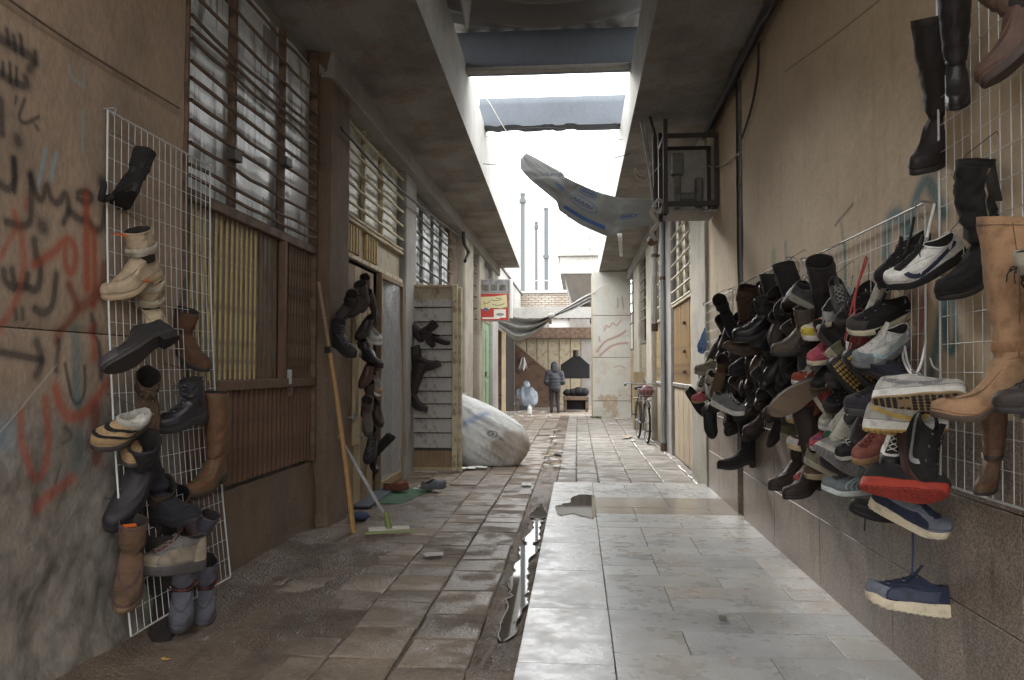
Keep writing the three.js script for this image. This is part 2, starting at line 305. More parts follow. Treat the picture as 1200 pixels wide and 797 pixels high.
{ // pale pavers beyond the marble walkway
  const floor = scene.children.find((o) => o.name === 'far_floor'), far = []; let made = 0;
  const cols = [X_GUT + 0.2, -0.02, 0.22, 0.56, 0.9, 1.24, 1.36];
  for (let z = Z_PAVE - 0.02, row = 0; z > -20.6; row++) {
    const l = row % 5 === 3 ? 0.42 : 0.3;
    for (let c = 0; c < cols.length - 1; c++) {
      const sh = (row % 2) * 0.0, g = slabGeo(cols[c] + 0.005 + sh, cols[c + 1] - 0.005 + sh, z, z - l + 0.01, 0.004, 0.05, 0.004, 0.003);
      if (z > -15 && made < 140) { part(floor, 'paver', g, pick(M.paverPale)); made++; } else far.push(g);
    }
    z -= l;
  }
  part(floor, 'far_pavers', far, M.paverPale[0]).userData.kind = 'stuff';
}
{ // raised marble walkway with its gutter
  const walk = struct('marble_walkway', span(X_KERB + 0.02, XR, -0.1, PAVE - 0.016, Z_PAVE + 0.02, 3, 0.002), M.soil);
  const cols = [0.145, 0.46, 0.775, 1.085, XR - 0.002];
  for (let z = 0.6; z > Z_PAVE + 0.06;) {                        // border column along the gutter
    let z1 = Math.max(Z_PAVE, z - pick([0.74, 0.58, 0.8])); if (z1 < Z_PAVE + 0.2) z1 = Z_PAVE;
    part(walk, 'slab', slabGeo(X_KERB, 0.141, z, z1 + 0.004, PAVE, 0.09, 0.001, 0.0005), pick([M.marble[0], M.marble[2], M.marble[0], M.marble[1]])); z = z1;
  }
  for (let z = 0.6; z > Z_PAVE + 0.05;) {
    let z1 = Math.max(Z_PAVE, z - pick([0.3, 0.3, 0.22, 0.34])); if (z1 < Z_PAVE + 0.14) z1 = Z_PAVE;
    for (let c = 0; c < 4;) {
      const w = c < 3 && rnd() < 0.42 ? 2 : 1, sh = rr(-0.05, 0.05) * (c + w < 4 && w === 1 ? 0.0 : 0);
      part(walk, 'slab', slabGeo(cols[c] + 0.002, cols[c + w] - 0.002 + sh, z, z1 + 0.004, PAVE + rr(-0.0008, 0.0008), 0.04, 0.0008, 0.0008), pick(z1 < -6.6 && z1 > -7.6 ? M.marbleWet : M.marble)); c += w;
    }
    z = z1;
  }
  // gutter: shallow silted channel
  const gz0 = 1, gz1 = Z_PAVE - 1.6;
  struct('gutter', sheet(14, 260, (u, v) => {
    const z = mix(gz0, gz1, v), n = fbm(u * 0.1 + 0.2, z / 6, 32, 4) - 0.5, x = mix(X_GUT - 0.012, X_KERB + 0.012, u);
    const deep = sstep(-3.35, -3.75, z + n) * sstep(-7.7, -7.2, z - n);
    return V(x + 0.03 * n * Math.sin(Math.PI * u), -0.006 - 0.045 * Math.sin(Math.PI * clamp(u * 1.02)) * (0.3 + 0.7 * deep) + 0.03 * (fbm(x / 3, z / 3, 64, 4) - 0.5), z);
  }, [0.2, 9]), M.gutter);
  // standing water in the gutter: uneven outline
  const half = (z) => { const a = sstep(-3.6, -3.72, z) * sstep(-7.35, -6.9, z); return a * (0.3 + 0.7 * sstep(0.3, 0.46, fbm(0.55, z / 5, 32, 3))) * (0.012 + 0.052 * fbm(0.3, z / 6, 32, 4) + 0.024 * fbm(0.8, z / 4, 64, 2) + 0.016 * Math.sin(z * 5.3)); };
  const wat = sheet(10, 160, (u, v) => { const z = mix(-3.6, -7.35, v), c = -0.338 + 0.035 * (fbm(0.7, z / 5, 16, 3) - 0.5) * 2; return V(c + half(z) * (u * 2 - 1) + 0.008 * (fbm(u * 0.2, z / 2, 64, 2) - 0.5), -0.022, z); });
  const w = struct('gutter_water', wat, M.water); w.userData.kind = 'structure';
  // dried lime rim and silt islets at the water's edge
  const rim = [];
  for (const s of [-1, 1]) { const pts = []; for (let i = 0; i <= 60; i++) { const z = mix(-3.62, -7.2, i / 60); pts.push(V(-0.338 + 0.035 * (fbm(0.7, z / 5, 16, 3) - 0.5) * 2 + s * (half(z) + 0.004 * fbm(0, z, 64, 2)), -0.0235, z)); } rim.push(tube(pts, 0.0042, 4, 120)); }
  part(w, 'lime_rim', rim, std({ color: col(0.55, 0.53, 0.5), roughness: 0.95 }));
  // thin film of water lying on the marble, ragged edge
  const puddle = (pts, dens) => {
    const sh = new THREE.Shape(), N = 300, base = new THREE.CatmullRomCurve3(pts.map(([px, py]) => { const q = aY(px, py, PAVE); return V(q.x, 0, q.z); }), true, 'catmullrom', 0.3).getPoints(N);
    base.forEach((q, i) => { const k = 0.045 * (fbm(i / N, dens, 32, 4) - 0.5), x = q.x + k, y = -(q.z + 2.5 * k); i ? sh.lineTo(x, y) : sh.moveTo(x, y); });
    const g = new THREE.ShapeGeometry(sh); g.rotateX(-Math.PI / 2); g.translate(0, PAVE + 0.0045, 0); return g;
  };
  struct('puddle', puddle([[652, 594], [668, 589], [672, 582], [684, 580], [697, 582], [697, 606], [684, 606], [674, 603], [655, 604]], 0.2), M.water);
}
// ---------------------------------------------------------------- spray paint: strokes on a canvas, mixed into the wall's own colour
function wallPaint(n, m, toUV, strokes, base) {
  const cv = document.createElement('canvas'); cv.width = n; cv.height = m; const c = cv.getContext('2d');
  c.lineCap = c.lineJoin = 'round';
  for (const [pts, w, rgb, alpha = 0.85, soft = 1.8] of strokes) {
    const q = pts.map(([x, y]) => { const [u, v] = toUV(x, y); return [u * n, (1 - v) * m]; });
    const [a, b] = [toUV(pts[0][0] - 10, pts[0][1]), toUV(pts[0][0] + 10, pts[0][1])], [d, e] = [toUV(pts[0][0], pts[0][1] - 10), toUV(pts[0][0], pts[0][1] + 10)];
    const k = Math.sqrt(Math.hypot((b[0] - a[0]) * n, (b[1] - a[1]) * m) * Math.hypot((e[0] - d[0]) * n, (e[1] - d[1]) * m)) / 20;
    for (const [f, al] of [[soft * 1.5, 0.13], [1.9, 0.22], [1.4, 0.36], [0.9, 0.5]]) {
      c.strokeStyle = `rgba(${rgb.join(',')},${alpha * al})`; c.lineWidth = Math.max(1, w * k * f);
      c.beginPath(); c.moveTo(...q[0]);
      if (q.length === 1) c.lineTo(q[0][0] + 0.5, q[0][1]);
      for (let i = 1; i < q.length; i++) { if (i < q.length - 1) c.quadraticCurveTo(...q[i], (q[i][0] + q[i + 1][0]) / 2, (q[i][1] + q[i + 1][1]) / 2); else c.lineTo(...q[i]); }
      c.stroke();
    }
  }
  const px = c.getImageData(0, 0, n, m).data, s2l = (x) => Math.pow(x / 255, 2.2);
  const t = tex(n, (u, v, i, j) => {
    const o = ((m - 1 - j) * n + i) * 4, g = 0.55 + 0.9 * lat[(i * 31 + j * 977) & 65535], b = base(u, v), a = clamp(px[o + 3] / 255 * mix(1, g, 0.5));
    return b.map((x, k) => g2s(mix(x, s2l(px[o + k]), a)));
  }, true, m);
  t.wrapS = t.wrapT = THREE.ClampToEdgeWrapping;
  return t;
}
const INK = [22, 21, 27], RED = [150, 62, 32], TEAL = [38, 98, 110], SKY = [130, 160, 172], PALE = [165, 160, 150];
{ // left wall with the graffiti
  const z0 = -2, z1 = -3.79, top = 3.62, seam = aX(60, 387, XL).y, N = 1024, Mh = 2048;
  const strokes = [
    [[[-6, 42], [0, 45], [15, 55], [30, 63], [40, 70], [35, 81]], 8, INK], [[[8, 35], [10, 50]], 4, INK], [[[16, 43], [18, 58]], 4, INK], [[[24, 43], [26, 62]], 4, INK], [[[41, 62], [42, 74]], 5, INK],
    [[[-6, 84], [0, 86], [12, 95], [25, 100], [33, 100], [30, 92]], 7, INK], [[[3, 74], [3, 88]], 3, INK], [[[11, 74], [12, 95]], 3, INK], [[[19, 80], [19, 98]], 3, INK],
    [[[19, 113], [18, 121]], 2, INK, 0.7], [[[29, 117], [24, 130], [22, 140], [30, 146], [45, 137]], 3, INK, 0.7], [[[42, 147], [45, 152]], 3, INK, 0.6],
    [[[0, 118], [2, 156]], 7, INK], [[[20, 163], [21, 166]], 9, INK, 0.8], [[[16, 186], [17, 224]], 5, INK],
    [[[54, 176], [45, 218]], 4, SKY, 0.6], [[[66, 181], [60, 211]], 4, SKY, 0.6], [[[97, 130], [97, 176]], 2.5, SKY, 0.5], [[[80, 78], [82, 92], [97, 100]], 3, SKY, 0.35], [[[98, 80], [98, 100]], 3, SKY, 0.3],
    [[[16, 188], [19, 210], [11, 224], [0, 216]], 6, INK],
    [[[36, 206], [41, 227], [51, 237], [55, 212], [59, 232], [69, 241], [77, 222], [81, 246], [75, 261]], 6, INK], [[[36, 206], [39, 255], [30, 267], [8, 260]], 6, INK],
    [[[50, 265], [52, 267]], 11, INK], [[[91, 227], [99, 223], [110, 231], [102, 239], [91, 232]], 5, INK], [[[82, 248], [94, 260], [102, 256], [110, 271], [121, 268], [123, 244]], 6, INK], [[[119, 212], [122, 216]], 9, INK],
    [[[41, 282], [43, 302], [47, 307]], 7, INK], [[[66, 322], [64, 357], [52, 369], [41, 362]], 6, INK], [[[48, 317], [47, 343], [30, 336], [32, 323]], 6, INK], [[[30, 336], [17, 338], [14, 317]], 6, INK], [[[17, 338], [5, 333], [4, 317]], 6, INK],
    [[[18, 363], [19, 373]], 5, INK, 0.6], [[[26, 363], [27, 373]], 5, INK, 0.6],
    [[[101, 229], [102, 336]], 8, RED, 0.95], [[[110, 270], [112, 346], [109, 358]], 6, RED, 0.9], [[[41, 310], [64, 297], [80, 276], [91, 296], [83, 325], [75, 307], [77, 282]], 7, RED, 0.8],
    [[[17, 250], [31, 285], [25, 335], [11, 370], [0, 385]], 7, RED, 0.55], [[[0, 303], [17, 271]], 5, RED, 0.5], [[[80, 334], [94, 357], [80, 379], [66, 399]], 7, [110, 44, 26], 0.8], [[[94, 360], [119, 346], [122, 312]], 9, [110, 44, 26], 0.8], [[[32, 235], [31, 243]], 6, RED, 0.5],
    [[[-4, 412], [20, 416], [49, 422]], 6, INK, 0.85], [[[43, 401], [52, 422], [43, 440]], 7, INK, 0.8], [[[69, 400], [66, 434]], 5, INK, 0.7], [[[76, 427], [81, 457], [89, 478], [100, 462], [98, 430]], 3, INK, 0.8],
    [[[107, 370], [115, 396], [118, 442]], 5, [30, 34, 50], 0.85], [[[89, 386], [88, 442], [91, 474]], 9, TEAL, 0.5], [[[54, 468], [56, 500], [57, 522], [52, 560], [35, 562], [26, 520], [26, 485]], 7, RED, 0.6],
    [[[66, 456], [72, 487], [95, 490], [115, 465], [127, 447]], 9, RED, 0.75], [[[111, 478], [114, 538]], 10, [110, 44, 26], 0.8], [[[110, 383], [110, 420]], 7, RED, 0.75], [[[88, 560], [60, 580], [42, 596]], 8, RED, 0.65],
    [[[92, 520], [93, 545]], 12, [50, 78, 86], 0.55], [[[12, 504], [10, 512]], 22, [96, 128, 160], 0.3], [[[66, 428], [30, 472], [0, 511]], 1.2, PALE, 0.9, 1.2], [[[76, 500], [88, 510], [74, 520]], 3, INK, 0.4], [[[72, 545], [66, 565]], 2.5, INK, 0.4],
  ];
  const toUV = (px, py) => { const q = aX(px, py, XL); return [(z0 - q.z) / (z0 - z1), q.y / top]; };
  const base = (u, v) => {
    const b = fbm(u * 0.7, v, 8, 5), g = fbm(u, v, 128, 2), low = sstep(0.34, 0.27, v + 0.06 * (b - 0.5)), d = clamp((b - 0.44) * 2.4), m = fbm(u + 0.3, v * 2, 32, 4);
    const A = [0.335, 0.25, 0.178], B = [0.205, 0.15, 0.105], C = [0.215, 0.19, 0.158], D = [0.125, 0.108, 0.088];
    return A.map((x, i) => mix(mix(x, B[i], d * 0.8), mix(C[i], D[i], clamp((m - 0.4) * 2.4)), low) * (0.82 + 0.36 * g));
  };
  const map = wallPaint(N, Mh, toUV, strokes, base);
  const paint = std({ map, roughness: 0.93, bumpMap: rep(plasterBump, 0.45, 0.22), bumpScale: 0.004 });
  const plain = std({ map: rep(plasterTex([0.305, 0.245, 0.175], [0.20, 0.16, 0.115]), 1.9), roughness: 0.93, bumpMap: pb(0.7), bumpScale: 0.006 });
  const wall = thing('graffiti_wall', 'grey-brown plaster wall sprayed with black and rust-red graffiti', 'wall', [XL, 0, -1]);
  const relief = (z, y) => (fbm(z / 4, y / 4, 16, 5) - 0.5) * mix(0.012, 0.075, sstep(1.15, 0.8, y)) + 0.035 * sstep(0.25, 0, y);
  const field = (y0, y1, za, zb, m, name, uvOf) => {
    const g = sheet(Math.round((za - zb) * 34), Math.round((y1 - y0) * 34), (u, v) => { const z = mix(za, zb, u), y = mix(y0, y1, v); return V(relief(z, y) - (v > 0.999 || v < 0.001 ? 0.012 : 0), y, z + 1); });
    const uv = g.attributes.uv, P = g.attributes.position; for (let i = 0; i < uv.count; i++) uv.setXY(i, ...uvOf(P.getZ(i) - 1, P.getY(i)));
    return part(wall, name, g, m);
  };
  const uvA = (z, y) => [(z0 - z) / (z0 - z1), y / top], uvB = (z, y) => [z, y];
  field(-0.1, seam - 0.0025, z0, z1, paint, 'lower_panel', uvA); field(seam + 0.0025, top, z0, z1, paint, 'upper_panel', uvA);
  field(-0.1, seam - 0.0025, 3, z0, plain, 'lower_panel', uvB); field(seam + 0.0025, top, 3, z0, plain, 'upper_panel', uvB);
  part(wall, 'seam_backing', span(-0.05, -0.02, seam - 0.05, seam + 0.05, 4, z1 + 1.01, 0), M.plasterDark); part(wall, 'wall_core', span(-0.35, -0.05, -0.1, top, 4, z1 + 1.0, 0.002), M.plasterDark);
  part(wall, 'wall_end', span(-0.05, -0.006, -0.1, top, z1 + 1.02, z1 + 0.998, 0.002), M.plasterDark);
  single('wall_wire', tube([0, 0.2, 0.45, 0.7, 1].map((t) => { const q = aX(mix(-40, 210, t), mix(-38, 127, t), XL + 0.02); q.y -= 0.02 * Math.sin(Math.PI * t); return q; }), 0.0045, 5, 40), M.rustBar, 'thin dark wire running along the top of the graffiti wall', 'cable');
}
{ // right building: beige plaster above a granite dado
  const top = 3.64, dado = 1.05, zE = zR(813), zG0 = -6.43, zG1 = -6.66, z0 = 0.5;
  const b = thing('plaster_building', 'beige plastered wall over a brown granite dado, hung with footwear racks', 'building', [XR, 0, -4]);
  const toUV = (px, py) => { const q = aX(px, py, XR); return [(z0 - q.z) / (z0 - zE), (q.y - dado) / (top - dado)]; };
  const TG = [70, 110, 92];
  const strokes = [
    [[[1068, 275], [1071, 250], [1078, 225], [1088, 208], [1098, 226], [1108, 250]], 8, TEAL, 1], [[[1040, 300], [1041, 265], [1048, 251], [1058, 253], [1068, 280]], 9, TEAL, 0.9], [[[1161, 196], [1155, 222]], 9, TEAL, 0.85],
    [[[1108, 340], [1100, 398], [1093, 440]], 8, TEAL, 0.9], [[[1112, 345], [1109, 385], [1112, 410], [1118, 413], [1123, 395], [1117, 345]], 6, TEAL, 1], [[[1088, 330], [1078, 390], [1075, 430]], 9, [120, 40, 34], 0.7], [[[1076, 335], [1066, 360]], 8, [120, 40, 34], 0.5],
    [[[991, 285], [991, 340]], 4, TG, 0.85], [[[908, 298], [908, 322]], 6, TG, 0.55], [[[922, 285], [923, 340]], 3, TG, 0.6], [[[841, 336], [842, 400]], 2.5, TG, 0.6], [[[1001, 239], [980, 264]], 2, [70, 56, 44], 0.8, 1.2], [[[987, 262], [990, 290]], 3, TG, 0.5],
    [[[1037, -3], [985, 38], [921, 84]], 1.0, [70, 58, 46], 0.8, 1.2], [[[832, 300], [834, 380]], 2, TG, 0.4],
  ];
  const base = (u, v) => {
    const x = u * 2.85, bl = fbm(x, v, 8, 5), g = fbm(x, v, 128, 2), run = fbm(x, v * 0.08 + 0.3, 64, 3), d = clamp((bl - 0.47) * 2.2) * 0.55 + clamp((run - 0.6) * 5) * 0.22;
    const A = [0.48, 0.378, 0.258], B = [0.325, 0.245, 0.162]; return A.map((k, i) => mix(k, B[i], clamp(d)) * (0.91 + 0.18 * g));
  };
  const map = wallPaint(2048, 768, toUV, strokes, base);
  const m = std({ map, roughness: 0.93, bumpMap: rep(plasterBump, 0.12, 0.36), bumpScale: 0.0022 });
  const field = (za, zb) => {
    const g = sheet(Math.round((za - zb) * 20), 50, (u, v) => { const z = mix(za, zb, u), y = mix(dado - 0.02, top, v); return V(-0.006 - 0.012 * (fbm(z / 6, y / 6, 16, 4) - 0.5), y, z + 4); });
    const uv = g.attributes.uv, P = g.attributes.position; for (let i = 0; i < uv.count; i++) uv.setXY(i, (z0 - (P.getZ(i) - 4)) / (z0 - zE), (P.getY(i) - dado) / (top - dado));
    const idx = g.index.array; for (let i = 0; i < idx.length; i += 3) { const t = idx[i]; idx[i] = idx[i + 1]; idx[i + 1] = t; } g.computeVertexNormals();
    part(b, 'plaster', g, m);
  };
  field(z0, zG0); field(zG1, zE);
  part(b, 'wall_core', [span(0.01, 0.35, -0.1, top, 4.5, zG0 + 4, 0.002), span(0.01, 0.35, -0.1, top, zG1 + 4, zE + 4, 0.002), span(0.16, 0.35, -0.1, top, zG0 + 4 + 0.001, zG1 + 4 - 0.001, 0.002)], M.concrete);
  const rows = [-0.05, 0.40, 0.77, dado];
  for (let r = 0; r < 3; r++) for (const [za, zb] of [[0.5, zG0], [zG1, zE]]) {
    const n = Math.max(1, Math.round((za - zb) / 0.95)); for (let i = 0; i < n; i++) {
      const a = mix(za, zb, i / n), c = mix(za, zb, (i + 1) / n), pr = rr(0, 0.002);
      part(b, 'granite_panel', span(-0.022 - pr, 0.012, rows[r] + 0.002, rows[r + 1] - 0.002, a + 4 - 0.002, c + 4 + 0.002, 0.002), rnd() < 0.5 ? M.granite : M.graniteB);
    }
  }
  // drain pipe in the gap between the two wall sections
  const p = thing('drain_pipe', 'black rusty pipe standing in the gap between the plaster walls', 'pipe', [XR + 0.06, 0, (zG0 + zG1) / 2]);
  part(p, 'pipe', rod(V(0, 0.02, 0), V(0, 3.3, 0), 0.06, 12), M.blackSteel);
  for (const y of [0.5, 1.6, 2.7, 3.2]) part(p, 'clamp', rod(V(0, y, 0), V(0, y + 0.05, 0), 0.068, 12), M.rustBar);
}
// ---------------------------------------------------------------- shopfronts of both rows
function frontOf(side, z0, name, label, category) {              // local frame: d outwards from the wall face, s away from the camera
  const o = side < 0 ? 1 : -1, g = thing(name, label, category, [side < 0 ? XL : XR, 0, z0]);
  g.B = (n, d0, d1, y0, y1, s0, s1, m, ch = 0.004, label) => part(g, n, span(o * d0, o * d1, y0, y1, -s0, -s1, ch), m, label);
  g.P = (d, y, s) => V(o * d, y, -s);
  return g;
}
function barredWindow(g, s0, s1, y0, y1, splits, bars, mGlass, mBar, mFrame, sag = 0.006, r = 0.011, d = 0) {
  const xs = [s0, ...splits, s1];
  for (let i = 0; i < xs.length - 1; i++) {
    const a = xs[i] + 0.018, b = xs[i + 1] - 0.018, gl = sheet(6, 10, (u, v) => g.P(d - 0.045 + 0.006 * Math.sin(u * 9 + i * 2) * Math.sin(v * 5 + i), mix(y0, y1, v), mix(a, b, u)), [b - a, y1 - y0]);
    const uv = gl.attributes.uv, ou = rr(0, 2), ov = rr(0, 2); for (let k = 0; k < uv.count; k++) uv.setXY(k, uv.getX(k) + ou, uv.getY(k) + ov);
    part(g, 'pane', gl, mGlass);
  }
  for (const x of splits) g.B('mullion', d - 0.045, d - 0.002, y0, y1, x - 0.018, x + 0.018, mFrame);
  for (const y of bars) {
    const pts = []; for (let i = 0; i <= 8; i++) { const t = i / 8; pts.push(g.P(d + 0.004 + r, y + rr(-sag, sag) - sag * 1.4 * Math.sin(Math.PI * t), mix(s0, s1, t))); }
    part(g, 'bar', tube(pts, r, 6, 24), mBar);
  }
}
function ribbed(g, s0, s1, y0, y1, pitch, mSheet, ribMat, d = 0, rw = 0.022) {
  g.B('back_sheet', d - 0.05, d - 0.03, y0, y1, s0, s1, mSheet, 0.001);
  const n = Math.round((s1 - s0) / pitch), geo = span(-rw * 0.3, rw * 0.3, 0, y1 - y0, -rw / 2, rw / 2, 0.003);
  for (let i = 0; i < n; i++) { const s = mix(s0, s1, (i + 0.5) / n), o = part(g, 'rib', geo, ribMat(s)); o.position.copy(g.P(d - 0.03 + rw * 0.3 - 0.002, y0, s)); o.rotation.z = rr(-0.003, 0.003); o.rotation.x = rr(-0.002, 0.002); }
}
const S = (px, z0) => z0 - zL(px), SR = (px, z0) => z0 - zR(px);
{ // gate with barred windows beside the graffiti wall
  const z0 = zL(212), g = frontOf(-1, z0, 'barred_gate', 'brown steel shop gate with sagging window bars over yellow ribs', 'gate'), W = S(369, z0), ys = (py) => aX(212, py, XL).y;
  barredWindow(g, 0.03, W - 0.03, 2.12, 3.5, [S(273, z0), S(331, z0)], [10, 24, 38, 63, 85, 110, 135, 162, 188, 203].map(ys).concat([3.12, 3.26, 3.4]), M.glassGrimyGlint, M.rustBar, M.rustBar, 0.008, 0.0105);
  g.B('rail', -0.05, 0.012, 2.06, 2.12, 0.02, W - 0.02, M.rustBar); g.B('rail', -0.05, 0.015, 1.08, 1.14, 0.02, W - 0.02, M.brownSheet);
  g.B('post', -0.06, 0.01, 0.52, 3.6, 0, 0.03, M.rustBar); g.B('post', -0.06, 0.012, 0.52, 3.6, W - 0.03, W, M.rustBar); g.B('post', -0.03, 0.018, 1.14, 2.06, S(331, z0) - 0.02, S(331, z0) + 0.025, M.brownSheet);
  const xs = S(303, z0);
  ribbed(g, 0.04, S(331, z0) - 0.03, 1.14, 2.06, 0.068, M.greySheet, (s) => s < xs ? M.yellow : M.brownSheet, 0, 0.018); ribbed(g, S(331, z0) + 0.03, W - 0.04, 1.14, 2.06, 0.06, M.brownSheet, () => M.rustBar, 0, 0.02);
  ribbed(g, 0.04, W - 0.04, 0.54, 1.08, 0.075, M.brownSheet, () => M.brownSheet, 0.004, 0.03);
  const hasp = g.B('hasp', 0.0, 0.03, 1.1, 1.2, S(336, z0), S(336, z0) + 0.025, M.galv); part(hasp, 'padlock', [span(0.012, 0.035, 1.02, 1.08, -S(336, z0) - 0.03, -S(336, z0) + 0.005, 0.004)], M.rustBar);
  for (const [px, py] of [[274, 183], [334, 190]]) { const q = aX(px, py, XL + 0.03); g.B('hinge', 0.01, 0.06, q.y - 0.03, q.y + 0.03, z0 - q.z - 0.05, z0 - q.z + 0.05, M.blackSteel); }
  const pl = single('plinth', sheet(30, 14, (u, v) => { const z = mix(z0 + 0.01, z0 - W, u), y = mix(-0.1, 0.52, v); return V(XL - 0.01 + 0.03 * (fbm(z / 3, y / 3, 32, 4) - 0.5) + 0.03 * (1 - v), y, z); }, [W, 0.6]), M.plasterDark, 'low brown cement plinth under the barred gate', 'plinth');
}
function pillar(z0, z1, out, m, label, y1 = 3.62, side = -1, y0 = -0.1) {
  const X = side < 0 ? XL : XR, s = side < 0 ? 1 : -1, cz = (z0 + z1) / 2;
  const g = sheet(28, 60, (u, v) => {                             // three faces of a worn plastered pillar
    const per = u * (2 * (out + 0.1) + Math.abs(z0 - z1)), w = Math.abs(z0 - z1), a = out + 0.1; let d, z;
    if (per < a) { d = per - 0.1; z = z0; } else if (per < a + w) { d = out; z = z0 - (per - a); } else { d = out - (per - a - w); z = z1; }
    const y = mix(y0, y1, v), n = fbm(per / 3 + cz, y / 4, 32, 4) - 0.5; return V(s * (d + 0.016 * n), y, z - cz + 0.012 * n);
  }, [2 * (out + 0.1) + Math.abs(z0 - z1), y1 - y0]);
  if (s < 0) { const idx = g.index.array; for (let i = 0; i < idx.length; i += 3) { const t = idx[i]; idx[i] = idx[i + 1]; idx[i + 1] = t; } g.computeVertexNormals(); }
  const o = single('pillar', g, m, label, 'pillar'); o.position.set(X, 0, cz); return o;
}
pillar(zL(371), zL(395), 0.09, M.plasterDark, 'dark brown plaster pillar with a bamboo stick leaning on it');
{ // second shop: cream bars, doorway hung with shoes, plastic film door
  const z0 = zL(395), g = frontOf(-1, z0, 'cream_shopfront', 'cream shopfront with barred window above a dim doorway', 'shopfront'), W = S(470, z0), ys = (py) => aX(400, py, XL).y;
  barredWindow(g, 0.03, W - 0.03, 2.5, 3.5, [S(402, z0), S(427, z0), S(448, z0)], [166, 186, 208, 230, 252].map(ys).concat([2.53, 3.32]), M.glassPale, M.creamBar, M.creamBar, 0.004, 0.014);
  g.B('fascia_board', -0.05, -0.02, 2.2, 2.5, 0.02, W - 0.02, M.creamSheet); g.B('rail', -0.03, 0.02, 2.16, 2.2, 0.02, W - 0.02, M.creamBar); g.B('rail', -0.03, 0.016, 2.48, 2.52, 0.02, W - 0.02, M.creamBar);
  for (const px of [406, 409, 412, 416, 419, 428, 431, 434, 437, 440]) g.B('rib', -0.02, 0.012, 2.22, 2.46, S(px, z0) - 0.015, S(px, z0) + 0.02, M.yellow);
  g.B('post', -0.06, 0.02, -0.02, 2.16, 0.0, 0.05, M.woodPale); g.B('post', -0.06, 0.02, -0.02, 2.16, W - 0.07, W, M.wood);
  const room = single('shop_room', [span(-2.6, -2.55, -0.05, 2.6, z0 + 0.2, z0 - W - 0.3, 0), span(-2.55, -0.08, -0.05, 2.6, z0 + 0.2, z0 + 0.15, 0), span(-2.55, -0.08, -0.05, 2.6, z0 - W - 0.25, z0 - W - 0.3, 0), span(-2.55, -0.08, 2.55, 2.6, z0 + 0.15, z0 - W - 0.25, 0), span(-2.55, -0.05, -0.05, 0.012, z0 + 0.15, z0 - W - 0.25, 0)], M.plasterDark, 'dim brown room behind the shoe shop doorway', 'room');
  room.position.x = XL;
  // plank door folded back, with lock rings
  const dz = S(401, z0), dw = S(432, z0) - S(401, z0), dd = thing('plank_door', 'weathered plank door leaf with lock rings folded against shoe shop', 'door', [XL + 0.03, 0, z0 - dz]);
  for (let i = 0; i < 4; i++) part(dd, 'plank', span(-0.02, 0.01 + rr(0, 0.004), 0.04, 2.1, -dw * i / 4 - 0.004, -dw * (i + 1) / 4 + 0.004, 0.004), i === 1 ? M.woodPale : M.wood);
  part(dd, 'batten', span(0.012, 0.045, 0.55, 1.65, -dw * 0.16, -dw * 0.3, 0.006), M.woodPale);
  for (const [y, k] of [[1.33, 0.32], [0.8, 0.05], [0.62, 0.42]]) { const r = new THREE.TorusGeometry(0.026, 0.008, 6, 14); r.rotateY(Math.PI / 2); r.translate(0.055, y, -dw * k); part(dd, 'lock_ring', [r, rod(V(0.01, y, -dw * k), V(0.055, y, -dw * k), 0.008)], M.galv); }
  // film-covered door
  const fz = S(441, z0), fw = W - 0.09 - fz, fd = thing('film_door', 'clear plastic film door with creased reflections beside the slatted door', 'door', [XL + 0.02, 0, z0 - fz]);
  part(fd, 'frame', [span(-0.03, 0.03, 0.02, 2.14, 0, -0.035, 0.004), span(-0.03, 0.03, 0.02, 2.14, -fw + 0.035, -fw, 0.004), span(-0.03, 0.03, 2.1, 2.15, -0.036, -fw + 0.036, 0.004), span(-0.03, 0.03, 0.02, 0.1, -0.036, -fw + 0.036, 0.004)], M.wood);
  part(fd, 'plastic_film', sheet(40, 60, (u, v) => V(0.03 * (fbm(u * 0.5 + v * 0.2, v * 0.3, 16, 4) - 0.5) + 0.02 * Math.sin(u * 7 + v * 3), mix(0.1, 2.1, v), mix(-0.04, -fw + 0.04, u)), [1, 2]), M.film);
}
pillar(zL(470), zL(482.5), 0.05, M.concrete, 'grey flaking concrete pillar above the slatted door');
{
  const z0 = zL(483), g = frontOf(-1, z0, 'grey_shopfront', 'grey shopfront with barred window partly behind the slatted door', 'shopfront'), W = S(528, z0), ys = (py) => aX(483, py, XL).y;
  barredWindow(g, 0.02, W - 0.02, 2.28, 3.3, [W * 0.22, W * 0.48, W * 0.72], [250, 268, 287, 306, 322].map(ys).concat([3.2]), M.glassGrimyGlint, M.blackSteel, M.greySheet, 0.004, 0.014);
  ribbed(g, 0.03, W - 0.03, 0.1, 2.24, 0.12, M.greySheet, () => M.galv, 0, 0.03);
  g.B('rail', -0.05, 0.01, 2.24, 2.28, 0.01, W - 0.01, M.greySheet);
}
pillar(zL(528.5), zL(537), -0.02, M.plasterDark, 'dark strip painted for the shade of the recess next to the pale pillar');  // dark plaster paints in the shade of the recess
pillar(zL(538), zL(548), 0.10, M.plasterWhite, 'pale plaster pillar with rounded face behind the white sack');
{
  const z0 = zL(548.5), g = frontOf(-1, z0, 'olive_shopfront', 'narrow olive shopfront with slatted window between two pale pillars', 'shopfront'), W = S(557, z0), ys = (py) => aX(549, py, XL).y;
  barredWindow(g, 0.02, W - 0.02, 1.95, 3.3, [W * 0.5], [300, 314, 329, 343, 357, 370].map(ys).concat([3.2]), M.glassPale, M.blackSteel, M.greySheet, 0.008, 0.016);
  ribbed(g, 0.03, W - 0.03, 0.05, 1.92, 0.13, M.creamSheet, (s) => s < 0.6 ? M.yellow : M.wood, 0, 0.03);
}
pillar(zL(557.5), zL(563), 0.08, M.plasterWhite, 'slim pale pillar left of the green door');
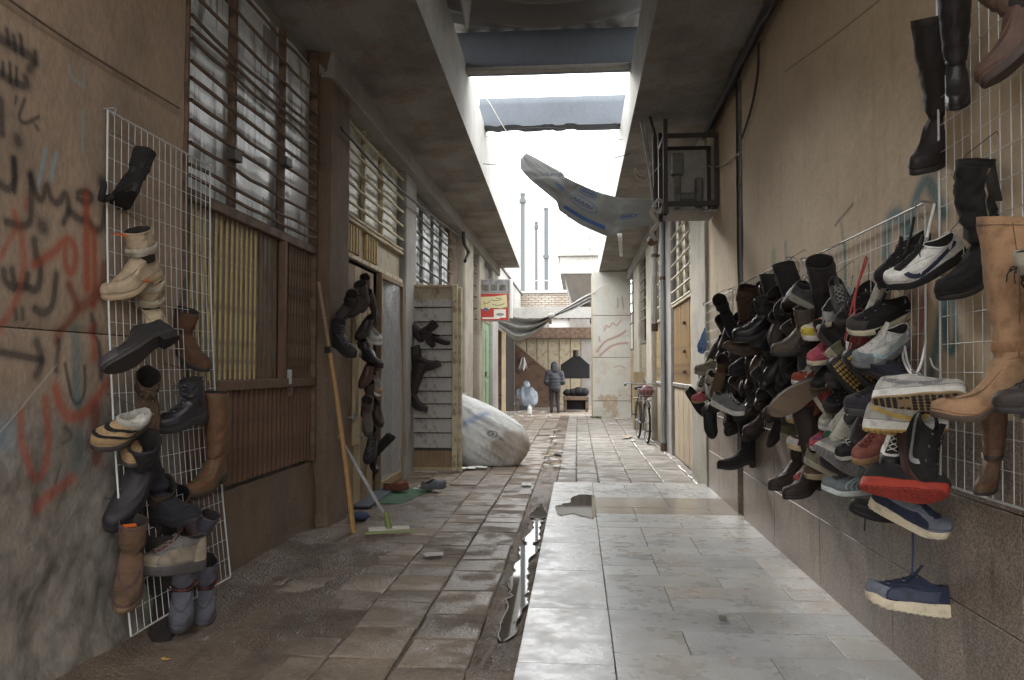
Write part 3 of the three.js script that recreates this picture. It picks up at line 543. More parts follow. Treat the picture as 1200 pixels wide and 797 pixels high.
{
  const z0 = zL(563.5), W = S(573, z0), g = frontOf(-1, z0, 'green_door', 'light green painted double door under the red sign', 'door');
  g.B('frame', -0.05, 0.01, 2.2, 2.28, 0, W, M.woodPale);
  for (let i = 0; i < 2; i++) { g.B('leaf', -0.04, -0.005, 0.03, 2.2, W * i / 2 + 0.02, W * (i + 1) / 2 - 0.01, M.green); for (const [a, b] of [[0.2, 0.95], [1.05, 2.05]]) g.B('panel', -0.006, 0.012, a, b, W * i / 2 + 0.12, W * (i + 1) / 2 - 0.12, M.green, 0.01); }
  g.B('handle', 0.0, 0.04, 1.05, 1.15, W / 2 - 0.07, W / 2 - 0.04, M.rustBar);
  g.B('transom', -0.05, 0, 2.28, 3.4, 0, W, M.greySheet);
}
pillar(zL(573.5), zL(580), 0.08, M.concretePale, 'rough pale pillar at the corner of the open yard');
{ // body of the left row: back wall, lintel and the long canopy slab
  const g = thing('shop_row_building', 'long low shop building with concrete canopy slab along the alley', 'building', [XL, 0, -11]), zc = 11;
  const zA = zL(395) - 0.01, zB = zL(470);
  part(g, 'back_wall', [span(-0.4, -0.09, -0.1, 3.62, zL(212) + zc, zA + 0.02 + zc, 0.002), span(-0.4, -0.09, -0.1, 3.62, zB - 0.31 + zc, -18.9 + zc, 0.002), span(-0.4, -0.09, 2.62, 3.62, zA + 0.02 + zc, zB - 0.31 + zc, 0.002)], M.concrete);
  part(g, 'lintel', span(-0.09, 0.13, 3.42, 3.63, zL(371) + zc, -18.8 + zc, 0.01), M.concrete);
  const edge = (z) => -1.09 - (z + 6.84) * -0.0228 - XL, P = (z, y) => V(edge(z), y, z + zc), y0 = 3.62, y1 = 4.28, q = [], N = 26;
  const sof = sheet(12, N * 3, (u, v) => { const z = mix(3, -18.9, v); return V(mix(-0.4, edge(z), u), y0 + 0.012 * (fbm(u * 0.3, z / 6, 16, 4) - 0.5) * (u < 0.97 ? 1 : 0), z + zc); }, [1, 22]);
  { const idx = sof.index.array; for (let i = 0; i < idx.length; i += 3) { const t = idx[i]; idx[i] = idx[i + 1]; idx[i + 1] = t; } sof.computeVertexNormals(); const uv = sof.attributes.uv, p = sof.attributes.position; for (let i = 0; i < uv.count; i++) uv.setXY(i, p.getX(i), p.getZ(i)); }
  part(g, 'canopy_soffit', sof, M.soffit);
  for (let i = 0; i < 6; i++) { const a = mix(3, -18.9, i / 6), b = mix(3, -18.9, (i + 1) / 6); q.push([P(a, y0), P(a, y1), P(b, y1), P(b, y0)].reverse(), [P(a, y1), V(-0.4, y1, a + zc), V(-0.4, y1, b + zc), P(b, y1)]); }
  q.push([V(-0.4, y0, -18.9 + zc), P(-18.9, y0), P(-18.9, y1), V(-0.4, y1, -18.9 + zc)], [P(3, y0), V(-0.4, y0, 3 + zc), V(-0.4, y1, 3 + zc), P(3, y1)]);
  part(g, 'canopy_fascia', quadsGeo(q), M.concretePale);
}
// ---- right row
pillar(zR(832), zR(813.5), 0.035, M.plasterWhite, 'whitewashed pilaster with green paint streaks beside the shoe pile', 3.64, 1);
function rightShop(pa, pb, name, label, sill, mid, splitsN, barPx, refPx, mPane, mBar, mRib, pitch, mLow) {
  const z0 = zR(pa), W = SR(pb, z0), g = frontOf(1, z0, name, label, 'shopfront'), ys = (py) => aX(refPx, py, XR).y, sp = [];
  for (let i = 1; i < splitsN; i++) sp.push(W * i / splitsN);
  barredWindow(g, 0.02, W - 0.02, sill, 3.45, sp, barPx.map(ys).filter((y) => y < 3.45), mPane, mBar, mBar, 0.0025, 0.014, 0.0);
  g.B('rail', -0.05, 0.02, sill - 0.04, sill, 0.01, W - 0.01, mBar);
  ribbed(g, 0.03, W - 0.03, mid, sill - 0.04, pitch, mRib, () => mRib, 0, pitch * 0.45);
  g.B('rail', -0.05, 0.012, mid - 0.05, mid, 0.01, W - 0.01, M.greySheet);
  const n = Math.max(2, Math.round(W / 0.45)); for (let i = 0; i < n; i++) g.B('panel', -0.05, -0.012, 0.02, mid - 0.05, W * i / n + 0.012, W * (i + 1) / n - 0.012, mLow);
  g.B('back_sheet', -0.075, -0.055, 0, 3.6, 0, W, M.greySheet, 0);
  return g;
}
const gA = rightShop(812.5, 789, 'ochre_shopfront', 'ochre ribbed shopfront with barred window next to whitewashed pilaster', 2.09, 1.02, 3, [256, 275, 294, 312, 330, 345], 806, M.glassPale, M.creamBar, M.ochre, 0.1, M.woodPale);
for (const y of [1.15, 1.4, 1.75]) gA.B('latch', 0.0, 0.035, y, y + 0.04, 0.62, 0.68, M.rustBar);
rightShop(779.5, 769, 'yellow_shopfront', 'narrow bright yellow shopfront behind two standing pipes', 2.0, 1.0, 2, [300, 315, 330, 345, 358], 776, M.glassPale, M.creamBar, M.yellow, 0.12, M.woodPale);
pillar(zR(768.5), zR(762), 0.07, M.plasterWhite, 'pale square pillar behind the parked bicycle', 3.64, 1);
rightShop(761.5, 752.5, 'beige_shopfront', 'beige shopfront with many window bars behind the bicycle', 1.75, 1.0, 3, [300, 312, 324, 336, 348, 360, 372], 758, M.glassPale, M.blackSteel, M.creamSheet, 0.16, M.woodPale);
pillar(zR(752), zR(746), 0.06, M.plasterWhite, 'pale pillar between the beige and the tan shopfront', 3.64, 1);
rightShop(745.5, 739, 'tan_shopfront', 'tan shopfront in the corner beside the graffitied marble pier', 1.7, 0.9, 2, [330, 342, 354, 366, 378], 742, M.glassPale, M.blackSteel, M.woodPale, 0.2, M.woodPale);
pillar(zR(788.5), zR(780), 0.02, M.concrete, 'grey pier behind the tall grey pipe', 3.64, 1);
for (const [px, d, r, y0, y1, label, m] of [[782, 0.06, 0.04, 0, 3.62, 'tall grey steel pipe standing between ochre and yellow shopfronts', M.galv], [775, 0.1, 0.042, aX(776, 383, XR - 0.12).y, 3.5, 'short brown pipe ending at half height before the yellow shopfront', M.slat]]) {
  const p = thing('standing_pipe', label, 'pipe', [XR - d, y0, zR(px)]);
  part(p, 'pipe', rod(V(0, 0, 0), V(0, y1 - y0, 0), r, 14), m);
  part(p, 'collar', rod(V(0, 0.0, 0), V(0, 0.12, 0), r * 1.25, 14), y0 ? M.blackSteel : M.rustBar);
  part(p, 'bracket', [span(-0.015, d, (y1 - y0) * 0.7, (y1 - y0) * 0.7 + 0.04, -0.02, 0.02, 0.003), rod(V(0, (y1 - y0) * 0.7 - 0.005, 0), V(0, (y1 - y0) * 0.7 + 0.045, 0), r + 0.008, 14)], M.rustBar);
}
{ // the right row's body and its canopy slab
  const g = thing('right_row_building', 'shop row on the granite side under a long concrete canopy slab', 'building', [XR, 0, -11]), zc = 11, zE = zR(813);
  part(g, 'back_wall', span(0.09, 0.4, -0.1, 3.64, zE + zc, -20 + zc, 0.002), M.concrete);
  part(g, 'lintel', span(-0.10, 0.09, 3.4, 3.645, zE + zc - 0.01, -19.7 + zc, 0.01), M.concrete);
  const ex = 0.535 - XR, y0 = 3.64, y1 = 4.22, N = 70;
  const sof = sheet(10, N, (u, v) => { const z = mix(3, -20.4, v); return V(mix(0.4, ex, u), y0 + 0.012 * (fbm(u * 0.3 + 0.4, z / 6, 16, 4) - 0.5) * (u < 0.97 ? 1 : 0), z + zc); });
  { const uv = sof.attributes.uv, p = sof.attributes.position; for (let i = 0; i < uv.count; i++) uv.setXY(i, p.getX(i), p.getZ(i)); }
  part(g, 'canopy_soffit', sof, M.soffit);
  part(g, 'canopy_fascia', quadsGeo([[V(ex, y0, 3 + zc), V(ex, y0, -20.4 + zc), V(ex, y1, -20.4 + zc), V(ex, y1, 3 + zc)].reverse(), [V(ex, y1, 3 + zc), V(ex, y1, -20.4 + zc), V(0.4, y1, -20.4 + zc), V(0.4, y1, 3 + zc)].reverse(), [V(ex, y0, -20.4 + zc), V(0.4, y0, -20.4 + zc), V(0.4, y1, -20.4 + zc), V(ex, y1, -20.4 + zc)], [V(ex, y0, 3 + zc), V(0.4, y0, 3 + zc), V(0.4, y1, 3 + zc), V(ex, y1, 3 + zc)]]), M.concretePale);
}
{ // cross beams over the gap and the roof over the near end
  for (const [z, label] of [[-7.95, 'broad blue-grey cross beam where the roofed part of alley ends'], [-9.9, 'blue-grey cross beam with chipped lower edge spanning the sky gap']]) {
    const b = thing('cross_beam', label, 'beam', [-0.3, 4.225, z]);
    const g = sheet(40, 16, (u, v) => { const a = v * 4, x = mix(-0.92, 0.9, u), chip = z < -9 ? 0.02 * sstep(0.45, 0.7, fbm(u, 0.3, 16, 3)) : 0.006 * fbm(u, 0.2, 16, 3); const w = 0.13, h = 0.36; let y, d;
      if (a < 1) { y = h * a; d = w; } else if (a < 2) { y = h; d = mix(w, -w, a - 1); } else if (a < 3) { y = h * (3 - a); d = -w; } else { y = 0; d = mix(-w, w, a - 3); }
      return V(x, y + (y < 0.02 ? chip : 0), d); });
    const uv = g.attributes.uv, p = g.attributes.position; for (let i = 0; i < uv.count; i++) uv.setXY(i, p.getX(i), p.getY(i) + p.getZ(i));
    part(b, 'beam', g, M.blueBeam);
    if (z > -9) part(b, 'lip', span(-0.9, 0.88, -0.045, -0.004, 0.05, 0.16, 0.01), M.concrete);
  }
  const roof = thing('near_roof', 'dark corrugated roof sheets over the near end of the alley', 'roof', [-0.3, 4.64, -3]);
  for (let i = 0; i < 8; i++) { const z1 = -5.1 + i * 0.9; part(roof, 'roof_sheet', thick(sheet(60, 4, (u, v) => V(mix(-1.9, 1.8, u), 0.02 * Math.cos(u * 60 * Math.PI * 0.5) + 0.012 * i * 0.2, z1 + mix(0, 0.96, v)), [3.7, 1]), 0.004), M.roofSheet); }
  for (const z of [-2.6, -0.2, 2]) part(roof, 'purlin', span(-1.3, 1.2, -0.2, -0.035, z - 0.05, z + 0.05, 0.006), M.wood);
  // slack tarpaulin slung under the roof
  const t = thing('slung_tarpaulin', 'slack grey tarpaulin slung under the dark near roof', 'tarpaulin', [-0.28, 4.1, -6.4]);
  const cl = sheet(50, 30, (u, v) => { const x = mix(-0.88, 0.86, u), sag = -0.24 * (1 - Math.pow(2 * u - 1, 2)); return V(x, 0.22 + sag * (0.55 + 0.45 * v) + 0.05 * Math.sin(v * 15 + 2 * u) * (0.4 + Math.sin(Math.PI * u)) + 0.015 * (fbm(u, v, 16, 3) - 0.5), mix(-0.55, 0.75, v)); }, [1.8, 1.2]);
  part(t, 'cloth', thick(cl, 0.004), std({ color: col(0.16, 0.155, 0.15), bumpMap: rep(weave, 0.05), bumpScale: 0.001 }));
  const rag = thing('hanging_rag', 'pointed grey rag hanging from the canopy edge', 'rag', [aZ(546, 5, -6).x, aZ(546, 5, -6).y, -6]);
  part(rag, 'cloth', thick(sheet(10, 14, (u, v) => V(mix(-0.05, 0.05, u) * (1 - 0.85 * v) + 0.01 * v, 0.06 - 0.26 * v, 0.03 * Math.sin(u * 6) * (1 - v)), [0.2, 0.3]), 0.003), std({ color: col(0.3, 0.29, 0.28) }));
}
// ---------------------------------------------------------------- the far end of the alley
const flipGeo = (g) => { const idx = g.index.array; for (let i = 0; i < idx.length; i += 3) { const t = idx[i]; idx[i] = idx[i + 1]; idx[i + 1] = t; } g.computeVertexNormals(); return g; };
{ // marble-clad pier that closes the right side
  const z = -19.85, x0 = aZ(694.5, 400, z).x, g = thing('marble_pier', 'pale marble clad pier with faded red scrawl', 'pier', [(x0 + 1.32) / 2, 0, z - 0.2]), w = 1.32 - x0;
  part(g, 'core', span(-w / 2 + 0.02, w / 2, -0.1, 3.64, 0.17, -0.6, 0.002), M.concrete);
  const ys = [-0.05, 0.42, aZ(716, 419, z).y, aZ(716, 370, z).y, 3.64];
  const toUV = (px, py) => { const q = aZ(px, py, z); return [(q.x - x0) / w, q.y / 3.64]; }, R = [150, 84, 74];
  const strokes = [[[[700, 412], [705, 404], [712, 398], [720, 396], [728, 392], [733, 388]], 1.6, R, 0.7], [[[703, 417], [712, 408], [722, 403], [735, 402]], 1.6, R, 0.7], [[[708, 388], [711, 380], [714, 385], [718, 377], [722, 383], [728, 375]], 1.2, R, 0.55], [[[724, 350], [724, 360]], 1.2, [90, 90, 80], 0.5], [[[729, 348], [731, 362]], 1.2, [90, 90, 80], 0.5], [[[720, 430], [727, 428], [733, 432]], 1.4, [150, 130, 90], 0.5], [[[702, 395], [703, 400]], 1.2, R, 0.6]];
  const map = wallPaint(256, 1024, toUV, strokes, (u, v) => { const c = fbm(u * 0.3, v, 8, 5), gg = fbm(u, v, 128, 1), st = sstep(0.52, 0.7, fbm(u * 0.3 + 0.4, v * 1, 16, 4)) * (v < 0.16 ? 1 : 0.3); return [0.56, 0.545, 0.5].map((k, i) => mix(k * (0.8 + 0.35 * c), [0.36, 0.24, 0.14][i], st * 0.7) * (0.92 + 0.16 * gg)); });
  const m = std({ map, roughness: 0.6 });
  for (let i = 0; i < 4; i++) { const p = span(-w / 2, w / 2 - 0.005, ys[i] + 0.006, ys[i + 1] - 0.006, 0.175, 0.2 + rr(0, 0.004), 0.006), uv = p.attributes.uv, P = p.attributes.position; for (let k = 0; k < uv.count; k++) uv.setXY(k, P.getX(k) / w + 0.5, P.getY(k) / 3.64); part(g, 'marble_panel', p, m); }
  part(g, 'side_panel', span(-w / 2 - 0.02, -w / 2 + 0.02, 0, 3.6, 0.16, -0.6, 0.004), M.woodPale);
}
{ // balcony block and frosted window above the pier
  const z = -21.6, a = aZ(656, 321, z), b = aZ(701, 296, z), g = thing('balcony_block', 'white concrete balcony block with frosted window beyond the canopy', 'building', [(a.x + b.x) / 2, a.y, z]), w = b.x - a.x, h = b.y - a.y;
  part(g, 'slab', span(-w / 2, w / 2 + 0.8, 0, h, 0, -4.5, 0.01), M.concretePale);
  part(g, 'cornice', span(-w / 2 - 0.06, w / 2 + 0.8, h - 0.09, h + 0.002, 0.07, -4.5, 0.01), M.concretePale);
  const u0 = aZ(661, 321, z).x - (a.x + b.x) / 2;
  part(g, 'underside', quadsGeo([[V(u0, 0.0, -0.05), V(w / 2 + 0.8, 0, -0.05), V(w / 2 + 0.8, -0.72, -0.9), V(u0 + 0.2, -0.72, -0.9)].reverse(), [V(u0, 0, -0.05), V(u0 + 0.2, -0.72, -0.9), V(u0 + 0.2, -0.72, -4), V(u0, 0, -4)].reverse(), [V(u0 + 0.2, -0.72, -0.9), V(w / 2 + 0.8, -0.72, -0.9), V(w / 2 + 0.8, -0.72, -4), V(u0 + 0.2, -0.72, -4)].reverse()]), M.concrete);
  const wx0 = aZ(665, 280, z).x - (a.x + b.x) / 2;
  part(g, 'window_pane', span(wx0 + 0.03, w / 2 + 0.8, h, h + 1.7, -0.16, -0.2, 0), M.glassMilk); part(g, 'window_frame', [span(wx0 - 0.02, wx0 + 0.03, h, h + 1.75, -0.13, -0.23, 0.004), span(wx0 + 0.031, w / 2 + 0.8, h, h + 0.05, -0.13, -0.16, 0.003), span(w / 2 - 0.25, w / 2 - 0.2, h + 0.05, h + 1.7, -0.13, -0.16, 0.003)], M.galv);
}
{ // far left building with white parapet
  const za = -19.2, zb = -27.5, y0 = 3.1, y1 = 3.82, g = thing('parapet_building', 'far building with a white parapet running to the brick wall', 'building', [XL, 0, za]);
  part(g, 'parapet', span(-0.4, 0, y0, y1, 0, zb - za, 0.01), M.concretePale); part(g, 'coping', span(-0.42, 0.05, y1, y1 + 0.07, 0.02, zb - za, 0.01), M.concrete);
  part(g, 'wall', span(-2, -1.2, -0.1, y0, 0, zb - za, 0.002), M.concrete); part(g, 'ceiling', span(-2, -0.01, y0 - 0.12, y0 - 0.002, 0, zb - za, 0.002), M.concrete);
}
{ // end wall: brick parapet, pale lintel, bright gap painted white, cream shutter
  const z = -27.5, Y = (py) => aZ(640, py, z).y, X = (px) => aZ(px, 380, z).x, g = thing('end_building', 'end building with brick parapet over cream metal shutter', 'building', [0, 0, z]);
  part(g, 'mortar_wall', span(X(600), X(722), Y(360), Y(344), -0.02, -0.3, 0), M.plasterWhite);
  const bricks = []; for (let r = 0; r < 6; r++) for (let i = -1; i < 17; i++) { const h = (Y(344) - Y(360)) / 6, bw = 0.23, x = X(600) + (i + (r % 2) * 0.5) * bw, d = rr(0, 0.012); if (x > X(720)) continue; bricks.push(span(x + 0.007, x + bw - 0.007, Y(360) + r * h + 0.006, Y(360) + (r + 1) * h - 0.006, 0.02 + d, -0.1, 0.004)); }
  const br = part(g, 'brickwork', bricks, std({ map: rep(cementTex([0.40, 0.36, 0.31], [0.28, 0.22, 0.17]), 1.2) })); br.userData.kind = 'stuff';
  part(g, 'coping', span(X(600), X(722), Y(344), Y(341.5), 0.08, -0.34, 0.01), M.concretePale);
  part(g, 'lintel', span(X(597), X(722), Y(373), Y(360), 0.03, -0.3, 0.01), M.concretePale);
  part(g, 'painted_sky_gap', span(X(643), X(668), Y(384), Y(373), -0.1, -0.2, 0), M.white);  // white panel paints the bright sky gap onto the wall
  part(g, 'dark_wall', [span(X(597), X(643) - 0.003, Y(384), Y(373), 0, -0.2, 0), span(X(668) + 0.003, X(722), Y(384), Y(373), 0, -0.2, 0)], M.concrete);
  part(g, 'beam', span(X(597), X(722), Y(397), Y(384), 0.1, -0.2, 0.01), M.rustBar);
  part(g, 'side_wall', span(X(681), X(722), -0.1, Y(397), 0, -0.2, 0), M.concrete); part(g, 'side_wall', span(X(590), X(605), -0.1, Y(397), 0, -0.2, 0), M.concrete);
  const px = [605, 617, 629, 642, 655, 668, 681]; for (let i = 0; i < 6; i++) part(g, 'shutter_panel', span(X(px[i]) + 0.012, X(px[i + 1]) - 0.012, -0.05, Y(397), -0.02, -0.07, 0.006), M.creamSheet);
  part(g, 'shutter_back', span(X(605), X(681), -0.1, Y(397), -0.075, -0.2, 0), M.wood);
}
{ // sheet roof over the yard, a gap left along the end wall
  const z = -21.9, yb = aZ(640, 373, z).y, yt = aZ(640, 360, z).y, g = thing('yard_roof', 'low roof with a pale front board sheltering the open yard', 'roof', [0, yt, z]);
  part(g, 'front_board', span(-2.3, 0.5, yb - yt, 0, -0.05, 0, 0.006), M.concretePale);
  for (let i = 0; i < 5; i++) part(g, 'roof_sheet', thick(sheet(60, 3, (u, v) => V(mix(-2.5, 0.5, u), -0.05 + 0.02 * Math.cos(u * 90) + 0.01 * i, -0.06 - i * 0.92 - v), [3, 1]), 0.004), M.roofSheet);
  for (const x of [-2.3, -0.9, 0.45]) part(g, 'rafter', span(x - 0.04, x + 0.04, -0.2, -0.08, -0.06, -4.7, 0.006), M.wood);
}
{ // stair side wall
  const z = -25.5, a = aZ(603, 401, z), b = aZ(653, 444, z), g = single('stair_wall', quadsGeo([[V(a.x - 0.6, 0, z), V(b.x, 0, z), V(b.x, b.y, z), V(a.x - 0.6, a.y + 0.45, z)], [V(a.x - 0.6, a.y + 0.45, z), V(b.x, b.y, z), V(b.x, b.y, z - 0.9), V(a.x - 0.6, a.y + 0.45, z - 0.9)], [V(b.x, 0, z), V(b.x, 0, z - 0.9), V(b.x, b.y, z - 0.9), V(b.x, b.y, z)]]), metal([0.17, 0.105, 0.07], [0.1, 0.06, 0.04], 0.55, 1.1, 0.85), 'brown sloping side wall of a stair in the open yard', 'stair');
  const rag = thing('plastic_bag', 'torn white plastic bag hung on the brown stair wall', 'bag', [aZ(613, 428, z + 0.06).x, aZ(613, 428, z + 0.06).y, z + 0.06]);
  part(rag, 'film', thick(sheet(14, 14, (u, v) => { const k = 0.4 + 0.6 * fbm(u, v, 16, 3); return V((u - 0.5) * 0.32 * k * (0.4 + v), 0.25 - 0.55 * v * k, 0.05 * Math.sin(u * 9 + v * 4)); }), 0.002), std({ color: col(0.62, 0.6, 0.58), roughness: 0.4 }));
}
{ // posts at the yard entrance
  for (const [pa, pb, z, m, label, top] of [[588, 592.5, -20.5, M.woodPale, 'pale timber post at the yard entrance', 375], [593, 603, -21.2, M.blackSteel, 'thick dark post standing inside the yard entrance', 372]]) {
    const a = aZ(pa, 470, z).x, b = aZ(pb, 470, z).x, y1 = aZ(pa, top, z).y, p = thing('yard_post', label, 'post', [(a + b) / 2, -0.012, z]);
    part(p, 'shaft', span(-(b - a) / 2, (b - a) / 2, 0, y1, -0.07, 0.07, 0.012), m); part(p, 'base', span(-(b - a) / 2 - 0.02, (b - a) / 2 + 0.02, 0.002, 0.1, -0.1, 0.1, 0.01), M.concrete);
  }
}
{ // canvas slung across the yard entrance
  const g = thing('slung_canvas', 'grey canvas sheet slung and knotted across the yard entrance', 'awning', [0, 0, -20.1]);
  const top = [[580, 372], [595, 370], [612, 373], [630, 374], [645, 370], [652, 367], [668, 357], [682, 348], [692, 343]], bot = [[580, 378], [590, 388], [602, 398], [616, 396], [632, 386], [645, 374], [653, 370], [672, 363], [693, 352]];
  const mk = (l) => new THREE.CatmullRomCurve3(l.map(([x, y]) => aZ(x, y, -20.1)), false, 'catmullrom', 0.4), A = mk(top), B = mk(bot);
  const sh = sheet(60, 22, (u, v) => { const a = A.getPoint(u), b = B.getPoint(u), q = a.lerp(b, v), k = Math.sin(Math.PI * Math.min(1, u * 1.3)); q.z = -0.35 * v * k + 0.10 * Math.sin(v * 16 + u * 5) * (0.25 + k) - 0.05 * (fbm(u, v, 16, 3)); return q; }, [3, 1]);
  part(g, 'cloth', thick(sh, 0.006), std({ map: rep(plasterTex([0.30, 0.30, 0.29], [0.18, 0.17, 0.165]), 1.1), bumpMap: rep(weave, 0.1), bumpScale: 0.002 }));
  const kq = aZ(646, 370, -20.0); part(g, 'knot', new THREE.SphereGeometry(0.09, 10, 8).scale(1.1, 0.8, 0.7).translate(kq.x, kq.y, 0.08), std({ color: col(0.3, 0.3, 0.29) }));
  part(g, 'tie_rope', tube([aZ(692, 346, -19.9), aZ(700, 340, -19.75), aZ(705, 336, -19.66)].map((q) => { q.z += 20.1; return q; }), 0.012, 5), M.ropePale);
}
{ // chimneys behind the roofs
  for (const [px, w, py, z, band, label] of [[612.5, 6, 229, -30, [238], 'tall grey chimney pipe with collar rising behind the white parapet'], [628.5, 4, 262, -32, [268], 'thin chimney pipe with a small collar above the railing'], [640, 5.5, 246, -32, [303], 'straight grey chimney pipe standing in a railed roof platform']]) {
    const q = aZ(px, py, z), r = w / 2 * -z / FOCAL, p = thing('chimney_pipe', label, 'chimney', [q.x, 3.4, z]);
    part(p, 'pipe', rod(V(0, 0, 0), V(0, q.y - 3.4, 0), r, 14), M.soot); for (const b of band) { const y = aZ(px, b, z).y - 3.4; part(p, 'collar', rod(V(0, y, 0), V(0, y + 0.14, 0), r * 1.5, 14), M.soot); }
    part(p, 'cap', rod(V(0, q.y - 3.4, 0), V(0, q.y - 3.32, 0), r * 1.15, 14), M.soot);
  }
  const z = -31.5, a = aZ(624, 343, z), b = aZ(652, 329, z), r = thing('roof_railing', 'low pipe railing on the far roof between the chimneys', 'railing', [(a.x + b.x) / 2, a.y - 0.5, z]), w = b.x - a.x, h = b.y - a.y + 0.5;
  for (let i = 0; i < 6; i++) part(r, 'baluster', rod(V(-w / 2 + w * i / 5, 0, 0), V(-w / 2 + w * i / 5, h, 0), 0.025, 6), M.soot); part(r, 'rail', rod(V(-w / 2, h, 0), V(w / 2, h, 0), 0.03, 6), M.galv); part(r, 'rail', rod(V(-w / 2, h * 0.6, 0), V(w / 2, h * 0.6, 0), 0.025, 6), M.galv);
  single('far_roof', span(-6, 1.6, 3.2, 3.4, -28, -36, 0.01), M.concrete, 'flat far roof that carries the chimney pipes', 'roof');
  single('far_roof_wall', span(-6, 4, -0.1, 3.2, -28.0, -36, 0.002), M.concrete, 'plain block of the house behind the end building', 'building');
}
{ // forge hood and bench
  const z = -24.4, P = (px, py) => { const q = aZ(px, py, z); return [q.x, q.y]; }, g = thing('forge_hood', 'black sheet metal hood over a low workbench', 'hood', [0, 0, z]);
  const sh = new THREE.Shape([P(658.5, 428), P(672, 419), P(679, 418.5), P(690, 428), P(690, 442.5), P(658.5, 442.5)].map(([x, y]) => new THREE.Vector2(x, y)));
  part(g, 'hood', new THREE.ExtrudeGeometry(sh, { depth: 0.7, bevelEnabled: true, bevelSize: 0.02, bevelThickness: 0.02, bevelSegments: 1 }), M.black);
  const f = P(675, 419); part(g, 'flue', rod(V(f[0], f[1] - 0.05, 0.35), V(f[0], f[1] + 0.22, 0.35), 0.09, 12), M.blackSteel);
  const b = thing('workbench', 'low dark workbench under the black hood', 'bench', [0, -0.012, -23.2]), bz = -23.2, xa = aZ(660, 465, bz).x, xb = aZ(690, 465, bz).x, by = aZ(675, 464, bz).y;
  part(b, 'top', span(xa, xb, by - 0.1, by, -0.5, 0.4, 0.01), M.rustBar); for (const x of [xa + 0.06, xb - 0.06]) for (const zz of [-0.42, 0.32]) part(b, 'leg', span(x - 0.04, x + 0.04, 0, by - 0.1, zz - 0.04, zz + 0.04, 0.006), M.rustBar); part(b, 'back_board', span(xa, xb, 0.02, by - 0.1, -0.48, -0.46, 0.002), M.black);
  for (let i = 0; i < 4; i++) { const r = rr(0.09, 0.15), x = mix(xa + 0.12, xb - 0.14, i / 3), s = new THREE.SphereGeometry(r, 12, 9); s.scale(1.2, 0.9, 1); const p = s.attributes.position; for (let k = 0; k < p.count; k++) { const n = 1 + 0.5 * (fbm(p.getX(k) + i, p.getY(k) + p.getZ(k), 8, 3) - 0.5); p.setXYZ(k, p.getX(k) * n, p.getY(k) * n, p.getZ(k) * n); } s.computeVertexNormals(); const o = single('scrap_bundle', s, M.black, 'lumpy black bundle lying on the low workbench', 'bundle', 'bundles on the workbench'); o.position.set(x, by + r * 0.8, bz - 0.05); }
}
